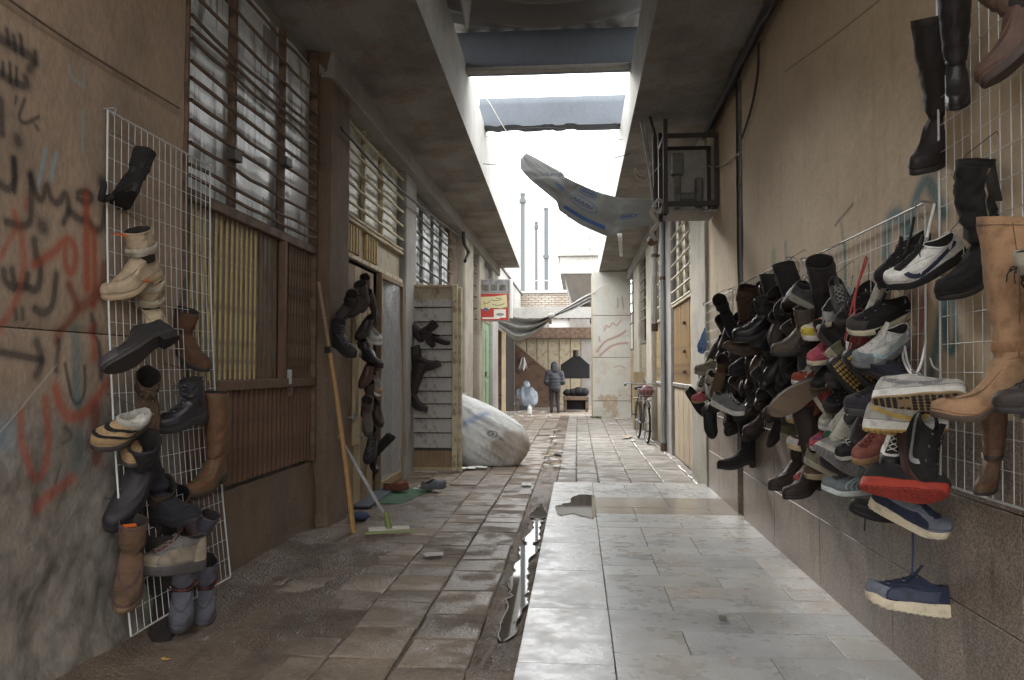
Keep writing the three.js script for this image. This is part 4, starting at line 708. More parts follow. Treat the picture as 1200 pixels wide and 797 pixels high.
{ // plastic sack, jugs, stool with pan, cardboard
  const blob = (rx, ry, rz, k, sd, n = 24) => { const s = new THREE.SphereGeometry(1, n * 2, n), p = s.attributes.position; for (let i = 0; i < p.count; i++) { const x = p.getX(i), y = p.getY(i), z = p.getZ(i), q = 1 + k * (fbm(x * 0.25 + sd + 1, y * 0.25 + z * 0.3, 8, 4) - 0.5); p.setXYZ(i, x * rx * q, Math.sign(y) * Math.pow(Math.abs(y), 0.75) * ry * q, z * rz * q); } s.computeVertexNormals(); return s; };
  const q = aY(615, 481, -0.012), w = thing('plastic_sack', 'shiny grey plastic sack standing by the stair wall', 'sack', [q.x, -0.012, q.z - 0.4]);
  part(w, 'bag', blob(0.33, 0.36, 0.3, 0.5, 2).translate(0, 0.34, 0), std({ color: col(0.22, 0.25, 0.29), roughness: 0.22 })); part(w, 'knot', blob(0.1, 0.12, 0.1, 0.8, 5, 10).translate(0.02, 0.74, 0), std({ color: col(0.33, 0.37, 0.42), roughness: 0.25 }));
  const jug = (px, py, h, r, label) => { const p = aY(px, py, 0.0), g = thing('plastic_jug', label, 'jug', [p.x, -0.01, p.z]), mm = phys({ color: col(0.72, 0.72, 0.69), roughness: 0.35, transmission: 0.25, thickness: 0 });
    part(g, 'body', new THREE.LatheGeometry([[0, 0], [r * 0.95, 0.0], [r, 0.02], [r, h * 0.62], [r * 0.8, h * 0.74], [r * 0.3, h * 0.86], [r * 0.27, h * 0.92]].map(([x, y]) => new THREE.Vector2(x, y)), 18), mm); part(g, 'cap', rod(V(0, h * 0.91, 0), V(0, h, 0), r * 0.33, 12), M.white); part(g, 'handle', tube([V(r * 0.8, h * 0.5, 0), V(r * 1.3, h * 0.62, 0), V(r * 0.9, h * 0.8, 0), V(r * 0.3, h * 0.86, 0)], r * 0.11, 6, 12), mm); return g; };
  jug(597, 484, 0.42, 0.115, 'white plastic jug standing before the low stool'); jug(620.5, 485, 0.26, 0.06, 'small clear bottle on the floor near plastic sack');
  const s = aY(594, 483, 0), st = thing('low_stool', 'low brown stool carrying a reddish pan', 'stool', [s.x, -0.012, s.z - 0.5]); part(st, 'seat', span(-0.3, 0.32, 0.36, 0.42, -0.22, 0.22, 0.01), M.rustBar); for (const x of [-0.26, 0.28]) for (const zz of [-0.18, 0.18]) part(st, 'leg', span(x - 0.025, x + 0.025, 0, 0.36, zz - 0.025, zz + 0.025, 0.004), M.rustBar);
  single('pan', new THREE.LatheGeometry([[0, 0], [0.16, 0], [0.27, 0.09], [0.29, 0.1], [0.27, 0.1], [0.15, 0.02], [0, 0.02]].map(([x, y]) => new THREE.Vector2(x, y)), 24), std({ color: col(0.2, 0.06, 0.04), roughness: 0.5 }), 'wide reddish pan resting on the low stool', 'pan').position.set(s.x - 0.02, 0.41, s.z - 0.5);
  const c = aY(641, 474, 0), cb = single('cardboard_piece', span(-0.13, 0.13, 0, 0.33, -0.012, 0.012, 0.002), M.woodPale, 'upright pale cardboard piece beside the person in dark jacket', 'cardboard'); cb.position.set(c.x, -0.005, c.z + 0.2); cb.rotation.set(-0.2, 0.2, 0.06);
}
// ---------------------------------------------------------------- footwear
const shoeMats = new Map();
const grubT = tex(256, (u, v) => { const k = 1.02 - 0.3 * sstep(0.4, 0.85, fbm(u, v, 8, 5)) - 0.2 * fbm(u, v, 64, 2); return [k, k * 0.975, k * 0.93].map(g2s); }, true), scuffT = tex(256, (u, v) => { const a = fbm(u, v, 8, 5), b = Math.pow(1 - Math.abs(2 * fbm(u + 0.3, v, 8, 4) - 1), 8), k = 0.78 + 0.3 * (a - 0.5) + 0.24 * b; return [k, k * 0.985, k * 0.96].map(g2s); }, true);
function sm(kind, c) {                                           // leather, suede, knit, rubber, patent, fur
  const key = kind + c.join(); if (shoeMats.has(key)) return shoeMats.get(key);
  const o = { color: col(...c), map: rep(kind === 'leather' || kind === 'patent' ? scuffT : grubT, 0.23) };
  if (kind === 'leather') Object.assign(o, { roughness: 0.68, bumpMap: rep(leatherBump, 0.09), bumpScale: 0.0016 });
  if (kind === 'patent') Object.assign(o, { roughness: 0.45, bumpMap: rep(leatherBump, 0.12), bumpScale: 0.0014 });
  if (kind === 'suede') Object.assign(o, { roughness: 0.97, bumpMap: rep(fine, 0.06), bumpScale: 0.0014 });
  if (kind === 'knit') Object.assign(o, { roughness: 0.93, bumpMap: rep(weave, 0.05), bumpScale: 0.0012 });
  if (kind === 'rubber') Object.assign(o, { roughness: 0.7, bumpMap: rep(fine, 0.1), bumpScale: 0.0008 });
  if (kind === 'fur') Object.assign(o, { roughness: 1, bumpMap: rep(fine, 0.03), bumpScale: 0.006 });
  const m = std(o); shoeMats.set(key, m); return m;
}
const TA = { f: [0, -0.02, 0.03, 0.12, 0.28, 0.45, 0.62, 0.8, 0.92, 1], s: [0, -0.05, -0.05, 0.0, 0.12, 0.3, 0.5, 0.7, 0.87, 1] };
const HS = [0, 0.15, 0.3, 0.44, 0.58, 0.71, 0.82, 0.91, 0.96, 1], HF = [0, 0, 0, 0, 0.12, 0.28, 0.47, 0.7, 0.87, 1], HT = [0, 0.42, 0.82, 1, 1, 1, 1, 1, 1, 1];
const lerpT = (t, x) => { const f = clamp(x) * 9, i = Math.min(8, Math.floor(f)); return mix(t[i], t[i + 1], f - i); };
function last(p) {                                               // the surface of one shoe: S(u, v), u round the foot (0 = toe), v 0..1 sole to collar, 1..2 up the shaft
  const d = { L: 0.285, W: 0.1, toeP: 0.78, toeH: 0.052, insH: 0.098, colH: 0.075, colX: 0.225, colR: 0.185, colW: 0.36, rise: 0, spring: 0.012, tHeel: 0.026, tToe: 0.02, wrinkle: 0.002, shaft: null, ...p };
  const { L, W } = d;
  d.out = (u, k = 1) => { const c = Math.cos(u), s = Math.sin(u), x = L * (1 + c) / 2, g = 0.7 + 0.3 * sstep(0.25, 0.72, x / L), pw = c > 0 ? d.toeP : 0.7; return [L / 2 + (x - L / 2) * (1 + (k - 1) * 0.5), k * W / 2 * g * Math.sign(s) * Math.pow(Math.abs(s), pw) + 0.012 * sstep(0.5, 1, x / L)]; };
  d.bend = (q, full) => { const x = full ? Math.min(q.x, 0.26 * L) : q.x; q.y += d.rise * (1 - sstep(0.26 * L, 0.64 * L, x)) + (full ? 0 : d.spring * Math.pow(sstep(0.7 * L, L, x), 1.5)); return q; };
  d.col = (u) => { const c = Math.cos(u), s = Math.sin(u); return [L * d.colX + L * d.colR * c, mix(d.colH, d.insH, sstep(-0.2, 1, c)) - 0.012 * s * s * (d.shaft ? 0 : 1), W * d.colW * s]; };
  d.S = (u, v, off = 0) => {
    const c = Math.cos(u); let q;
    if (v <= 1) {
      const wf = sstep(-0.1, 0.85, c), [bx, bz] = d.out(u), [cx, cy, cz] = d.col(u), a = mix(lerpT(TA.s, v), lerpT(TA.f, v), wf);
      const y = mix(cy * lerpT(HS, v), d.toeH * lerpT(HT, v) + (cy - d.toeH) * lerpT(HF, v), wf);
      const n = d.wrinkle * 2 * (fbm(u / 6.283, v * 0.5 + L, 16, 3) - 0.5);
      q = V(mix(bx, cx, a) + (n + off) * c * 0.6, y + n + off * 0.7, mix(bz, cz, a) + (n + off) * Math.sin(u));
      return d.bend(q, false).lerp(d.bend(V(q.x, y + n + off * 0.7, q.z), true), sstep(0.75, 1, v));
    }
    const t = v - 1, r = d.shaft(t), s = Math.sin(u), [cx, cy, cz] = d.col(u), k = sstep(0, 0.18, t), n = d.wrinkle * 3.2 * (fbm(u / 6.283 + L * 3, t * 0.7, 16, 3) - 0.5) + d.wrinkle * 1.3 * Math.sin(t * 38 + 3 * c) * sstep(0.5, 0.05, t);
    q = V(mix(cx, r.cx + r.rx * c, k) + (n + off) * c, mix(cy, r.y + (r.tilt ?? 0) * c, Math.max(k * 0.6 + t * 0.4, Math.min(1, t * 3))), mix(cz, (r.cz ?? 0) + r.rz * s, k) + (n + off) * s);
    if (t > 0.18) q.y = r.y + (r.tilt ?? 0) * c;
    return d.bend(q, true);
  };
  return d;
}
function skin(rows, close) {                                     // rows of rings -> smooth mesh; close caps the last ring
  const nu = rows[0].length, p = [], uv = [], idx = [];
  rows.forEach((r, j) => r.forEach((q) => { p.push(q.x, q.y, q.z); uv.push(q.x + q.z * 0.7, q.y + q.z * 0.4); }));
  for (let j = 0; j < rows.length - 1; j++) for (let i = 0; i < nu; i++) { const k = (i + 1) % nu, a = j * nu + i, b = j * nu + k; idx.push(a, a + nu, b, b, a + nu, b + nu); }
  if (close) { const c = V(0, 0, 0), l = rows[rows.length - 1]; l.forEach((q) => c.add(q)); c.divideScalar(nu); p.push(c.x, c.y, c.z); uv.push(c.x, c.y); const o = (rows.length - 1) * nu, e = rows.length * nu; for (let i = 0; i < nu; i++) idx.push(o + i, e, o + (i + 1) % nu); }
  const g = new THREE.BufferGeometry(); g.setAttribute('position', new THREE.Float32BufferAttribute(p, 3)); g.setAttribute('uv', new THREE.Float32BufferAttribute(uv, 2)); g.setIndex(idx); g.computeVertexNormals(); return g;
}
const NU = 36, US = [...Array(NU)].map((_, i) => i / NU * 2 * Math.PI);
function soleGeo(d, rows) {                                      // rows: [scale, fn(x) -> y]; closed underneath
  const R = rows.map(([k, fy]) => US.map((u) => { const [x, z] = d.out(u, k); return d.bend(V(x, fy(x / d.L, u), z), false); }));
  const g = skin(R, false), n = NU, base = (R.length - 1) * n, idx = [...g.index.array];
  for (let i = 0; i < n / 2; i++) { const a = base + i, b = base + i + 1, a2 = base + (n - i) % n, b2 = base + (n - i - 1); if (a !== a2) idx.push(a, a2, b); idx.push(b, a2, b2); }
  g.setIndex(idx); return g.toNonIndexed ? (() => { const h = g.toNonIndexed(); h.computeVertexNormals(); return softer(h, 0.6); })() : g;
}
function softer(h, cosLimit) {                                   // average normals of faces that meet at less than the limit
  const P = h.attributes.position, N = h.attributes.normal, map = new Map(), key = (i) => [P.getX(i), P.getY(i), P.getZ(i)].map((x) => Math.round(x * 5e4)).join();
  for (let i = 0; i < P.count; i++) { const k = key(i); (map.get(k) ?? map.set(k, []).get(k)).push(i); }
  const src = N.array.slice(), at = (i) => V(src[3 * i], src[3 * i + 1], src[3 * i + 2]);
  for (const l of map.values()) for (const i of l) { const a = at(i), s = V(0, 0, 0); for (const j of l) { const b = at(j); if (a.dot(b) > cosLimit) s.add(b); } s.normalize(); N.setXYZ(i, s.x, s.y, s.z); }
  return h;
}
function ribbon(d, pts, w, off = 0.0022) {                       // flat strip laid on the upper along (u, v) points
  const c = new THREE.CatmullRomCurve3(pts.map(([u, v]) => V(u, v, 0)), false, 'catmullrom', 0.5), n = 14, p = [], idx = [], uv = [];
  for (let i = 0; i <= n; i++) { const q = c.getPoint(i / n), a = d.S(q.x, q.y, off), e = 0.02, b = d.S(q.x + e, q.y, off), b2 = d.S(q.x, q.y + e, off), t = c.getTangent(i / n), T = b.clone().sub(a).multiplyScalar(t.x).add(b2.clone().sub(a).multiplyScalar(t.y)).normalize(), nn = b.clone().sub(a).cross(b2.clone().sub(a)).normalize(), s = nn.cross(T).normalize(); for (const k of [-1, 1]) { const o = a.clone().addScaledVector(s, k * w / 2); p.push(o.x, o.y, o.z); uv.push(o.x, o.y); } if (i < n) idx.push(2 * i, 2 * i + 1, 2 * i + 2, 2 * i + 1, 2 * i + 3, 2 * i + 2); }
  const g = new THREE.BufferGeometry(); g.setAttribute('position', new THREE.Float32BufferAttribute(p, 3)); g.setAttribute('uv', new THREE.Float32BufferAttribute(uv, 2)); g.setIndex(idx); g.computeVertexNormals(); return g;
}
function patch(d, u0, u1, v0, v1, off = 0.0018, nu = 16, nv = 8) {
  const g = sheet(nu, nv, (a, b) => d.S(mix(u0, u1, a), mix(v0, v1, b), off * (a < 0.01 || a > 0.99 || b < 0.01 || b > 0.99 ? 0.1 : 1))); const uv = g.attributes.uv, P = g.attributes.position; for (let i = 0; i < uv.count; i++) uv.setXY(i, P.getX(i) + P.getZ(i), P.getY(i)); return flipGeo(g);
}
const geoCache = new Map();
const cached = (k, fn) => { if (!geoCache.has(k)) geoCache.set(k, fn()); return geoCache.get(k); };
// shape families
const FAM = {
  sneaker: { L: 0.285, W: 0.102 },
  runner: { L: 0.295, W: 0.099, tHeel: 0.028, tToe: 0.018, spring: 0.022, insH: 0.1, colH: 0.08 },
  hightop: { L: 0.29, W: 0.108, tHeel: 0.03, tToe: 0.024, insH: 0.125, colH: 0.12, colR: 0.2 },
  flat: { L: 0.265, W: 0.092, tHeel: 0.008, tToe: 0.007, insH: 0.06, colH: 0.055, colR: 0.27, colX: 0.28, spring: 0.006, toeH: 0.04 },
  oxford: { L: 0.3, W: 0.104, toeP: 0.95, tHeel: 0.008, tToe: 0.008, rise: 0.024, insH: 0.09, colH: 0.07, toeH: 0.046 },
  slipper: { L: 0.27, W: 0.11, tHeel: 0.014, tToe: 0.012, insH: 0.08, colH: 0.05, colR: 0.26, colX: 0.27, toeH: 0.06 },
  ankle: { L: 0.285, W: 0.1, tHeel: 0.014, tToe: 0.012, rise: 0.022, insH: 0.1, colH: 0.1, wrinkle: 0.004, shaft: (t) => ({ y: 0.1 + 0.11 * t, cx: 0.066 - 0.004 * t, rx: 0.055 + 0.006 * t, rz: 0.043 + 0.006 * t, tilt: 0.004 }) },
  lace: { L: 0.29, W: 0.106, tHeel: 0.024, tToe: 0.02, rise: 0.014, insH: 0.105, colH: 0.1, wrinkle: 0.004, shaft: (t) => ({ y: 0.105 + 0.1 * t, cx: 0.068, rx: 0.057 + 0.004 * t, rz: 0.045 + 0.004 * t }) },
  fur: { L: 0.26, W: 0.108, tHeel: 0.018, tToe: 0.016, insH: 0.105, colH: 0.1, toeH: 0.062, wrinkle: 0.006, shaft: (t) => ({ y: 0.105 + 0.13 * t, cx: 0.07, rx: 0.06 + 0.006 * t, rz: 0.055 + 0.006 * t }) },
  tall: { L: 0.29, W: 0.098, tHeel: 0.012, tToe: 0.01, rise: 0.028, toeP: 0.86, insH: 0.1, colH: 0.1, wrinkle: 0.004, shaft: (t) => ({ y: 0.1 + 0.33 * t, cx: 0.066 - 0.012 * Math.sin(t * 3) , rx: mix(0.053, 0.066, sstep(0, 0.7, t)), rz: mix(0.042, 0.06, sstep(0, 0.7, t)), tilt: 0.012 * t }) },
  heeled: { L: 0.265, W: 0.088, tHeel: 0.008, tToe: 0.008, rise: 0.06, toeP: 1.02, toeH: 0.042, insH: 0.092, colH: 0.095, wrinkle: 0.003, shaft: (t) => ({ y: 0.1 + 0.36 * t, cx: 0.062 - 0.01 * Math.sin(t * 3), rx: mix(0.047, 0.066, sstep(0, 0.6, t)), rz: mix(0.038, 0.057, sstep(0, 0.6, t)), tilt: 0.01 * t }) },
  slouch: { L: 0.275, W: 0.096, tHeel: 0.012, tToe: 0.01, rise: 0.022, insH: 0.1, colH: 0.1, wrinkle: 0.009, shaft: (t) => ({ y: 0.1 + 0.26 * t, cx: 0.066 - 0.05 * t * t, cz: 0.03 * Math.sin(t * 2.4), rx: mix(0.055, 0.046, sstep(0.3, 1, t)), rz: mix(0.046, 0.064, t), tilt: 0.02 * t }) },
};
const BOOTS = ['ankle', 'lace', 'fur', 'tall', 'heeled', 'slouch'];
function makeShoe(fam, c) {                                      // c: colours and options; returns a group at the sole, toe along +x
  const d = last(FAM[fam]), g = new THREE.Group(), L = d.L, boot = !!d.shaft, G = (k, fn) => cached(fam + k, fn);
  const kind = c.kind ?? 'leather', up = sm(kind, c.up), so = sm('rubber', c.sole ?? [0.02, 0.018, 0.018]), P = (n, geo, m, label) => part(g, n, geo, m, label);
  P('upper', G('upper', () => {
    const vs = []; for (let i = 0; i <= 14; i++) vs.push(i / 14); if (boot) { const n = fam === 'tall' || fam === 'heeled' || fam === 'slouch' ? 20 : 10; for (let i = 1; i <= n; i++) vs.push(1 + i / n); }
    const R = vs.map((v) => US.map((u) => d.S(u, v))); R.push(US.map((u) => d.S(u, vs[vs.length - 1], -0.004))); return skin(R, false);
  }), up);
  P('lining', G('lining', () => {
    const top = boot ? 2 : 1, c0 = V(0, 0, 0), ring = US.map((u) => d.S(u, top, -0.004)); ring.forEach((q) => c0.add(q)); c0.divideScalar(NU);
    const dep = boot ? 0.14 : Math.min(0.05, c0.y - 0.012), R = [ring]; for (const [k, y] of [[0.94, 0.25], [0.9, 0.6], [0.86, 1]]) R.push(ring.map((q) => V(c0.x + (q.x - c0.x) * k, Math.max(0.008, q.y - dep * y), c0.z + (q.z - c0.z) * k))); return skin(R, true);
  }), sm(c.lining ? 'suede' : 'knit', c.lining ?? [0.03, 0.027, 0.025]));
  const th = (s) => mix(d.tHeel, d.tToe, sstep(0.2, 0.75, s)), wav = fam === 'runner' ? 0.004 : 0;
  const solePart = P('sole', G('sole', () => soleGeo(d, [[0.99, () => 0.01], [1.035, (s, u) => 0.007 + wav * Math.sin(u * 7)], [1.05, (s) => -0.45 * th(s)], [1.02, (s) => -th(s)]])), so);
  if (!d.rise) {
    part(solePart, 'outsole', G('outsole', () => soleGeo(d, [[1.03, (s) => -th(s) + 0.001], [1.04, (s) => -th(s) - 0.003], [1.0, (s) => -th(s) - 0.006]])), sm('rubber', c.out ?? c.sole ?? [0.02, 0.018, 0.018]));
    part(solePart, 'tread', G('tread', () => { const l = []; for (let i = 0; i < 13; i++) for (let j = -2; j <= 2; j++) { const s = (i + 0.7) / 14, x = s * L, u = Math.acos(clamp(2 * s - 1, -1, 1)), hw = d.out(u, 0.9)[1], hz = d.out(-u, 0.9)[1], z = mix(hz, hw, (j + 2.5) / 5); if (s > 0.3 && s < 0.45 && Math.abs(j) < 2) continue; const q = d.bend(V(x, -th(s) - 0.0075, z), false), b = box(L / 20, 0.005, Math.max(0.006, (hw - hz) / 5 * 0.66), 0, 0, 0, 0.0012); b.rotateY(0.25 * (i % 2 ? 1 : -1)); b.translate(q.x, q.y, q.z); l.push(b); } return merge(l); }), sm('rubber', c.lug ?? c.out ?? c.sole ?? [0.02, 0.018, 0.018]));
  } else {
    part(solePart, 'heel', G('heel', () => { const n = 16, R = [[1, 0], [0.93, 0.35], [0.86, 0.8], [0.88, 1]].map(([k, t]) => { const r = []; for (let i = 0; i <= n; i++) { const u = mix(Math.PI * 0.66, Math.PI * 1.34, i / n), [x, z] = d.out(u, 0.98); r.push(V(L * 0.1 + (x - L * 0.1) * k, mix(d.rise - d.tHeel + 0.001, -d.tToe, t), z * k)); } for (let i = 1; i < 5; i++) { const a = r[n], b = r[0]; r.push(a.clone().lerp(b, i / 5)); } return r; }); const h = skin(R, true).toNonIndexed(); h.computeVertexNormals(); return softer(h, 0.6); }), sm('rubber', c.heel ?? c.sole ?? [0.02, 0.018, 0.018]));
  }
  P('stitching', G('stitching', () => { const l = [tube(US.filter((_, i) => i % 2 === 0).map((u) => d.S(u, 0.1, 0.0012)), 0.0011, 3, 40, true)], arc = (v, w, dv) => tube([-1, -0.66, -0.33, 0, 0.33, 0.66, 1].map((k) => d.S(k * w, v + dv * Math.abs(k), 0.001)), 0.001, 3, 18); l.push(arc(0.42, 1.35, 0.3)); if (boot) { l.push(arc(0.46, 1.35, 0.3)); for (const u of [1.57, -1.57, Math.PI]) l.push(tube([1.02, 1.25, 1.5, 1.75, 1.96].map((v) => d.S(u, v, 0.001)), 0.0011, 3, 12)); l.push(tube(US.filter((_, i) => i % 2 === 0).map((u) => d.S(u, 1.94, 0.001)), 0.0011, 3, 40, true)); } else l.push(tube(US.filter((_, i) => i % 2 === 0).map((u) => d.S(u, 0.93, 0.001)), 0.001, 3, 40, true)); return merge(l); }), sm('knit', c.up.map((x) => x < 0.1 ? x * 2.2 + 0.01 : x * 0.45))).userData.kind = 'stuff';
  if (c.lace) {
    P('eyelets', G('eyelets', () => { const l = [], vs = boot ? [0.68, 0.92, 1.4, 1.88] : [0.5, 0.7, 0.9]; for (const v of vs) for (const s of [-1, 1]) { const q = d.S(s * (v > 1 ? 0.62 : 0.38), v, 0.002), t = new THREE.TorusGeometry(0.004, 0.0012, 4, 8); t.rotateX(1.57); t.translate(q.x, q.y, q.z); l.push(t); } return merge(l); }), M.galv).userData.kind = 'stuff';
    P('laces', G('laces', () => { const l = [], vs = boot ? [0.55, 0.68, 0.8, 0.92, 1.15, 1.4, 1.65, 1.88] : [0.5, 0.6, 0.7, 0.8, 0.9, 0.97]; vs.forEach((v, k) => { const w = v > 1 ? 0.55 : 0.3, v2 = Math.min(vs[Math.min(k + 1, vs.length - 1)], 1.97); for (const s of [-1, 1]) l.push(tube([d.S(-s * w, v, 0.003), d.S(-s * w * 0.4, mix(v, v2, 0.3), 0.007), d.S(s * w * 0.4, mix(v, v2, 0.7), 0.006), d.S(s * w, v2, 0.003)], 0.0026, 4, 6)); });
      const q = d.S(0, vs[vs.length - 1], 0.008); for (const s of [-1, 1]) l.push(tube([q, q.clone().add(V(0.008, 0.003, s * 0.012)), q.clone().add(V(0.016, -0.01, s * 0.02)), q.clone().add(V(0.009, -0.006, s * 0.008)), q], 0.0022, 4, 12), tube([q, q.clone().add(V(0.02, -0.012, s * 0.018)), q.clone().add(V(0.028, -0.04, s * 0.026))], 0.002, 4, 8)); return merge(l); }), sm('knit', c.lace));
  }
  if (!boot && c.tongue) P('tongue', G('tongue', () => { const s = sheet(8, 12, (a, b) => { const u = mix(-0.42, 0.42, a), v = mix(0.45, 1, b); const q = d.S(u * (1 - 0.3 * b), v, 0.004); if (b > 0.7) q.add(V(-0.012 * (b - 0.7) / 0.3, 0.036 * (b - 0.7) / 0.3, 0)); return q; }); return thick(flipGeo(s), 0.004); }), sm('knit', c.tongue));
  if (c.toe) P('toe_cap', G('toe_cap', () => patch(d, -0.95, 0.95, 0.0, 0.36)), sm(c.toeKind ?? kind, c.toe));
  if (c.counter) P('heel_counter', G('counter', () => patch(d, Math.PI - 1.0, Math.PI + 1.0, 0.02, 0.8)), sm(kind, c.counter));
  if (c.stripe) for (const s of [1, -1]) { if (c.stripeShape === 'bars') for (let k = 0; k < 3; k++) P('stripe', G('bar' + k + s, () => ribbon(d, [[s * (1.25 + 0.2 * k), 0.12], [s * (1.1 + 0.2 * k), 0.45], [s * (0.95 + 0.22 * k), 0.78]], 0.009)), sm('leather', c.stripe)); else P('stripe', G('swoosh' + s, () => ribbon(d, [[s * 0.85, 0.35], [s * 1.25, 0.16], [s * 1.7, 0.3], [s * 2.5, 0.62]], 0.019)), sm('leather', c.stripe)); }
  if (c.panel) for (const s of [1, -1]) P('side_panel', G('panel' + s, () => patch(d, s * 1.0, s * 2.2, 0.08, 0.55)), sm(kind, c.panel));
  if (c.cuff) P('cuff', G('cuff', () => { const R = [], v = boot ? 2 : 1; for (let k = 0; k <= 8; k++) { const a = k / 8 * Math.PI * 2; R.push(US.map((u, i) => { const o = 0.009 * Math.cos(a) + 0.003 * lat[(i * 13 + k) & 1023], q = d.S(u, v - 0.1 + 0.12 * Math.sin(a) * 0.5, o); q.y += 0.018 * Math.sin(a); return q; })); } return skin(R, false); }), sm('fur', c.cuff));
  if (c.band) P('band', G('band', () => { const R = []; for (let k = 0; k <= 6; k++) { const a = k / 6 * Math.PI * 2; R.push(US.map((u, i) => d.S(u, 1.28 + 0.13 * Math.sin(a), 0.005 + 0.006 * Math.cos(a) + 0.002 * lat[(i * 7 + k) & 1023]))); } return skin(R, false); }), sm('fur', c.band));
  if (c.strap) { const v = boot ? 1.14 : 0.8; P('strap', G('strap', () => { const R = [0.0, 0.0025, 0.0025, 0].map((o, k) => US.map((u) => d.S(u, v + [0.035, 0.03, -0.03, -0.035][k], o + 0.001))); return skin(R.reverse(), false); }), sm('leather', c.strap)); P('buckle', G('buckle', () => { const q = d.S(1.1, v, 0.006), t = new THREE.TorusGeometry(0.013, 0.0028, 5, 14); t.rotateY(0.5); t.translate(q.x, q.y, q.z); return t; }), std({ color: col(0.55, 0.53, 0.48), roughness: 0.3, metalness: 0.9 })); }
  if (c.zip) P('zip', G('zip', () => ribbon(d, [[-1.45, 1.02], [-1.5, 1.4], [-1.5, 1.93]], 0.006)), std({ color: col(0.3, 0.28, 0.24), roughness: 0.35, metalness: 0.8 }));
  if (c.bands) for (const u of [0.3, 0.62]) P('band', G('stripe' + u, () => { const R = [0, 0.002, 0.002, 0].map((o, k) => { const l = []; for (let i = 0; i < NU; i++) { const uu = US[i]; l.push(d.S(uu, Math.min(0.99, u + [0.06, 0.055, -0.055, -0.06][k]), o + 0.0008)); } return l; }); return skin(R.reverse(), false); }), sm(kind, c.bands));
  return g;
}
const protos = new Map();
function shoe(fam, c) { const k = fam + JSON.stringify(c); if (!protos.has(k)) protos.set(k, makeShoe(fam, c)); return protos.get(k).clone(); }
// place a shoe: its middle on the sight line of a photo pixel, at a distance out from the wall; toe and top given as [right, up, towards the viewer]
function place(o, px, py, at, toe, top, label, opts = {}) {
  const q = at(px, py), n = camera.position.clone().sub(q).normalize(), r = V(0, 1, 0).cross(n).normalize(), u = n.clone().cross(r);
  const w = ([a, b, c]) => V(0, 0, 0).addScaledVector(r, a).addScaledVector(u, b).addScaledVector(n, c).normalize();
  const X = w(toe), Y0 = w(top), Y = Y0.addScaledVector(X, -Y0.dot(X)).normalize(), Z = X.clone().cross(Y);
  const g = new THREE.Group(), s = opts.s ?? 1; g.name = numbered(opts.name ?? 'shoe'); scene.add(g);
  for (const ch of [...o.children]) g.add(ch);
  g.quaternion.setFromRotationMatrix(new THREE.Matrix4().makeBasis(X, Y, Z)); g.scale.set(s, s, (opts.mirror ? -1 : 1) * s);
  g.position.set(0, 0, 0); g.updateMatrixWorld(true);
  const bb = new THREE.Box3().setFromObject(g.children[0]), c = bb.getCenter(V(0, 0, 0)); g.position.copy(q).sub(c);
  if (opts.rackX !== undefined) {                                 // cord that ties it to the rack wire
    g.updateMatrixWorld(true); const P = g.children[0].geometry.attributes.position, v = V(0, 0, 0), hi = V(0, -9, 0); for (let i = 0; i < P.count; i++) { v.fromBufferAttribute(P, i).applyMatrix4(g.matrixWorld); if (v.y > hi.y) hi.copy(v); }
    const end = V(opts.rackX, hi.y + 0.05 + 0.03 * lat[(px * 7 + py) & 1023], hi.z + 0.01), mid = hi.clone().lerp(end, 0.5).add(V(0, 0.004, 0.008)), inv = g.matrixWorld.clone().invert();
    if (hi.distanceTo(end) < 0.2) part(g, 'hanging_cord', tube([hi.clone().add(V(0, -0.015, 0)), hi.clone().add(V(0, 0.004, 0)), mid, end, end.clone().add(V(0, -0.012, 0.006))].map((q) => q.applyMatrix4(inv)), 0.0016, 4, 10), opts.cordMat ?? M.cable);
  }
  g.userData.label = label; g.userData.category = opts.category ?? 'shoe'; if (opts.group) g.userData.group = opts.group;
  return g;
}
const onR = (off) => (px, py) => aX(px, py, XR - off), onL = (off) => (px, py) => aX(px, py, XL + off);
// ---------------------------------------------------------------- wire racks
function rack(label, X, out, z0, z1, y0, y1, nv, nh, lean = 0, bow = 0) {  // out: +1 away from the left wall, -1 away from the right wall
  const h = y1 - y0, w = Math.abs(z1 - z0), g = thing('wire_rack', label, 'rack', [X, y0, z0]);
  const P = (s, t) => V(out * (0.03 + lean * (1 - t) * (1 - t) + bow * Math.sin(Math.PI * t)), h * t, -w * s);
  const vert = (s, r) => tube([0, 0.2, 0.4, 0.6, 0.8, 1].map((t) => P(s, t)), r, 5, 12);
  part(g, 'frame', [vert(0, 0.0048), vert(1, 0.0048), tube([P(0, 0), P(1, 0)], 0.0045, 5), tube([P(0, 1), P(1, 1)], 0.0045, 5)], M.wireWhite);
  for (let i = 1; i < nv; i++) part(g, 'wire', vert(i / nv + rr(-0.002, 0.002), 0.0018), M.wireWhite);
  for (let j = 1; j < nh; j++) { const t = j / nh; part(g, 'wire', tube([P(0, t), P(0.5, t).add(V(out * 0.003, rr(-0.004, 0.004), 0)), P(1, t)], 0.0016, 4, 4), M.wireWhite); }
  for (const s of [0.02, 0.98]) part(g, 'wall_hook', tube([V(-out * 0.01, h + 0.01, -w * s), V(out * 0.05, h + 0.012, -w * s), V(out * 0.045, h - 0.02, -w * s)], 0.004, 5), M.galv);
  return g;
}
rack('white wire rack over graffiti wall and gate edge, bottom swung out', XL, 1, -3.1, -4.02, 0.13, 2.27, 18, 22, 0.14);
rack('white wire rack behind the bright sneakers on the granite side', XR, -1, -3.06, -4.66, 0.75, 1.82, 26, 11, 0.03);
rack('white wire rack behind the dark boots on the granite side', XR, -1, -4.92, -6.35, 0.8, 1.87, 24, 11, 0.02);
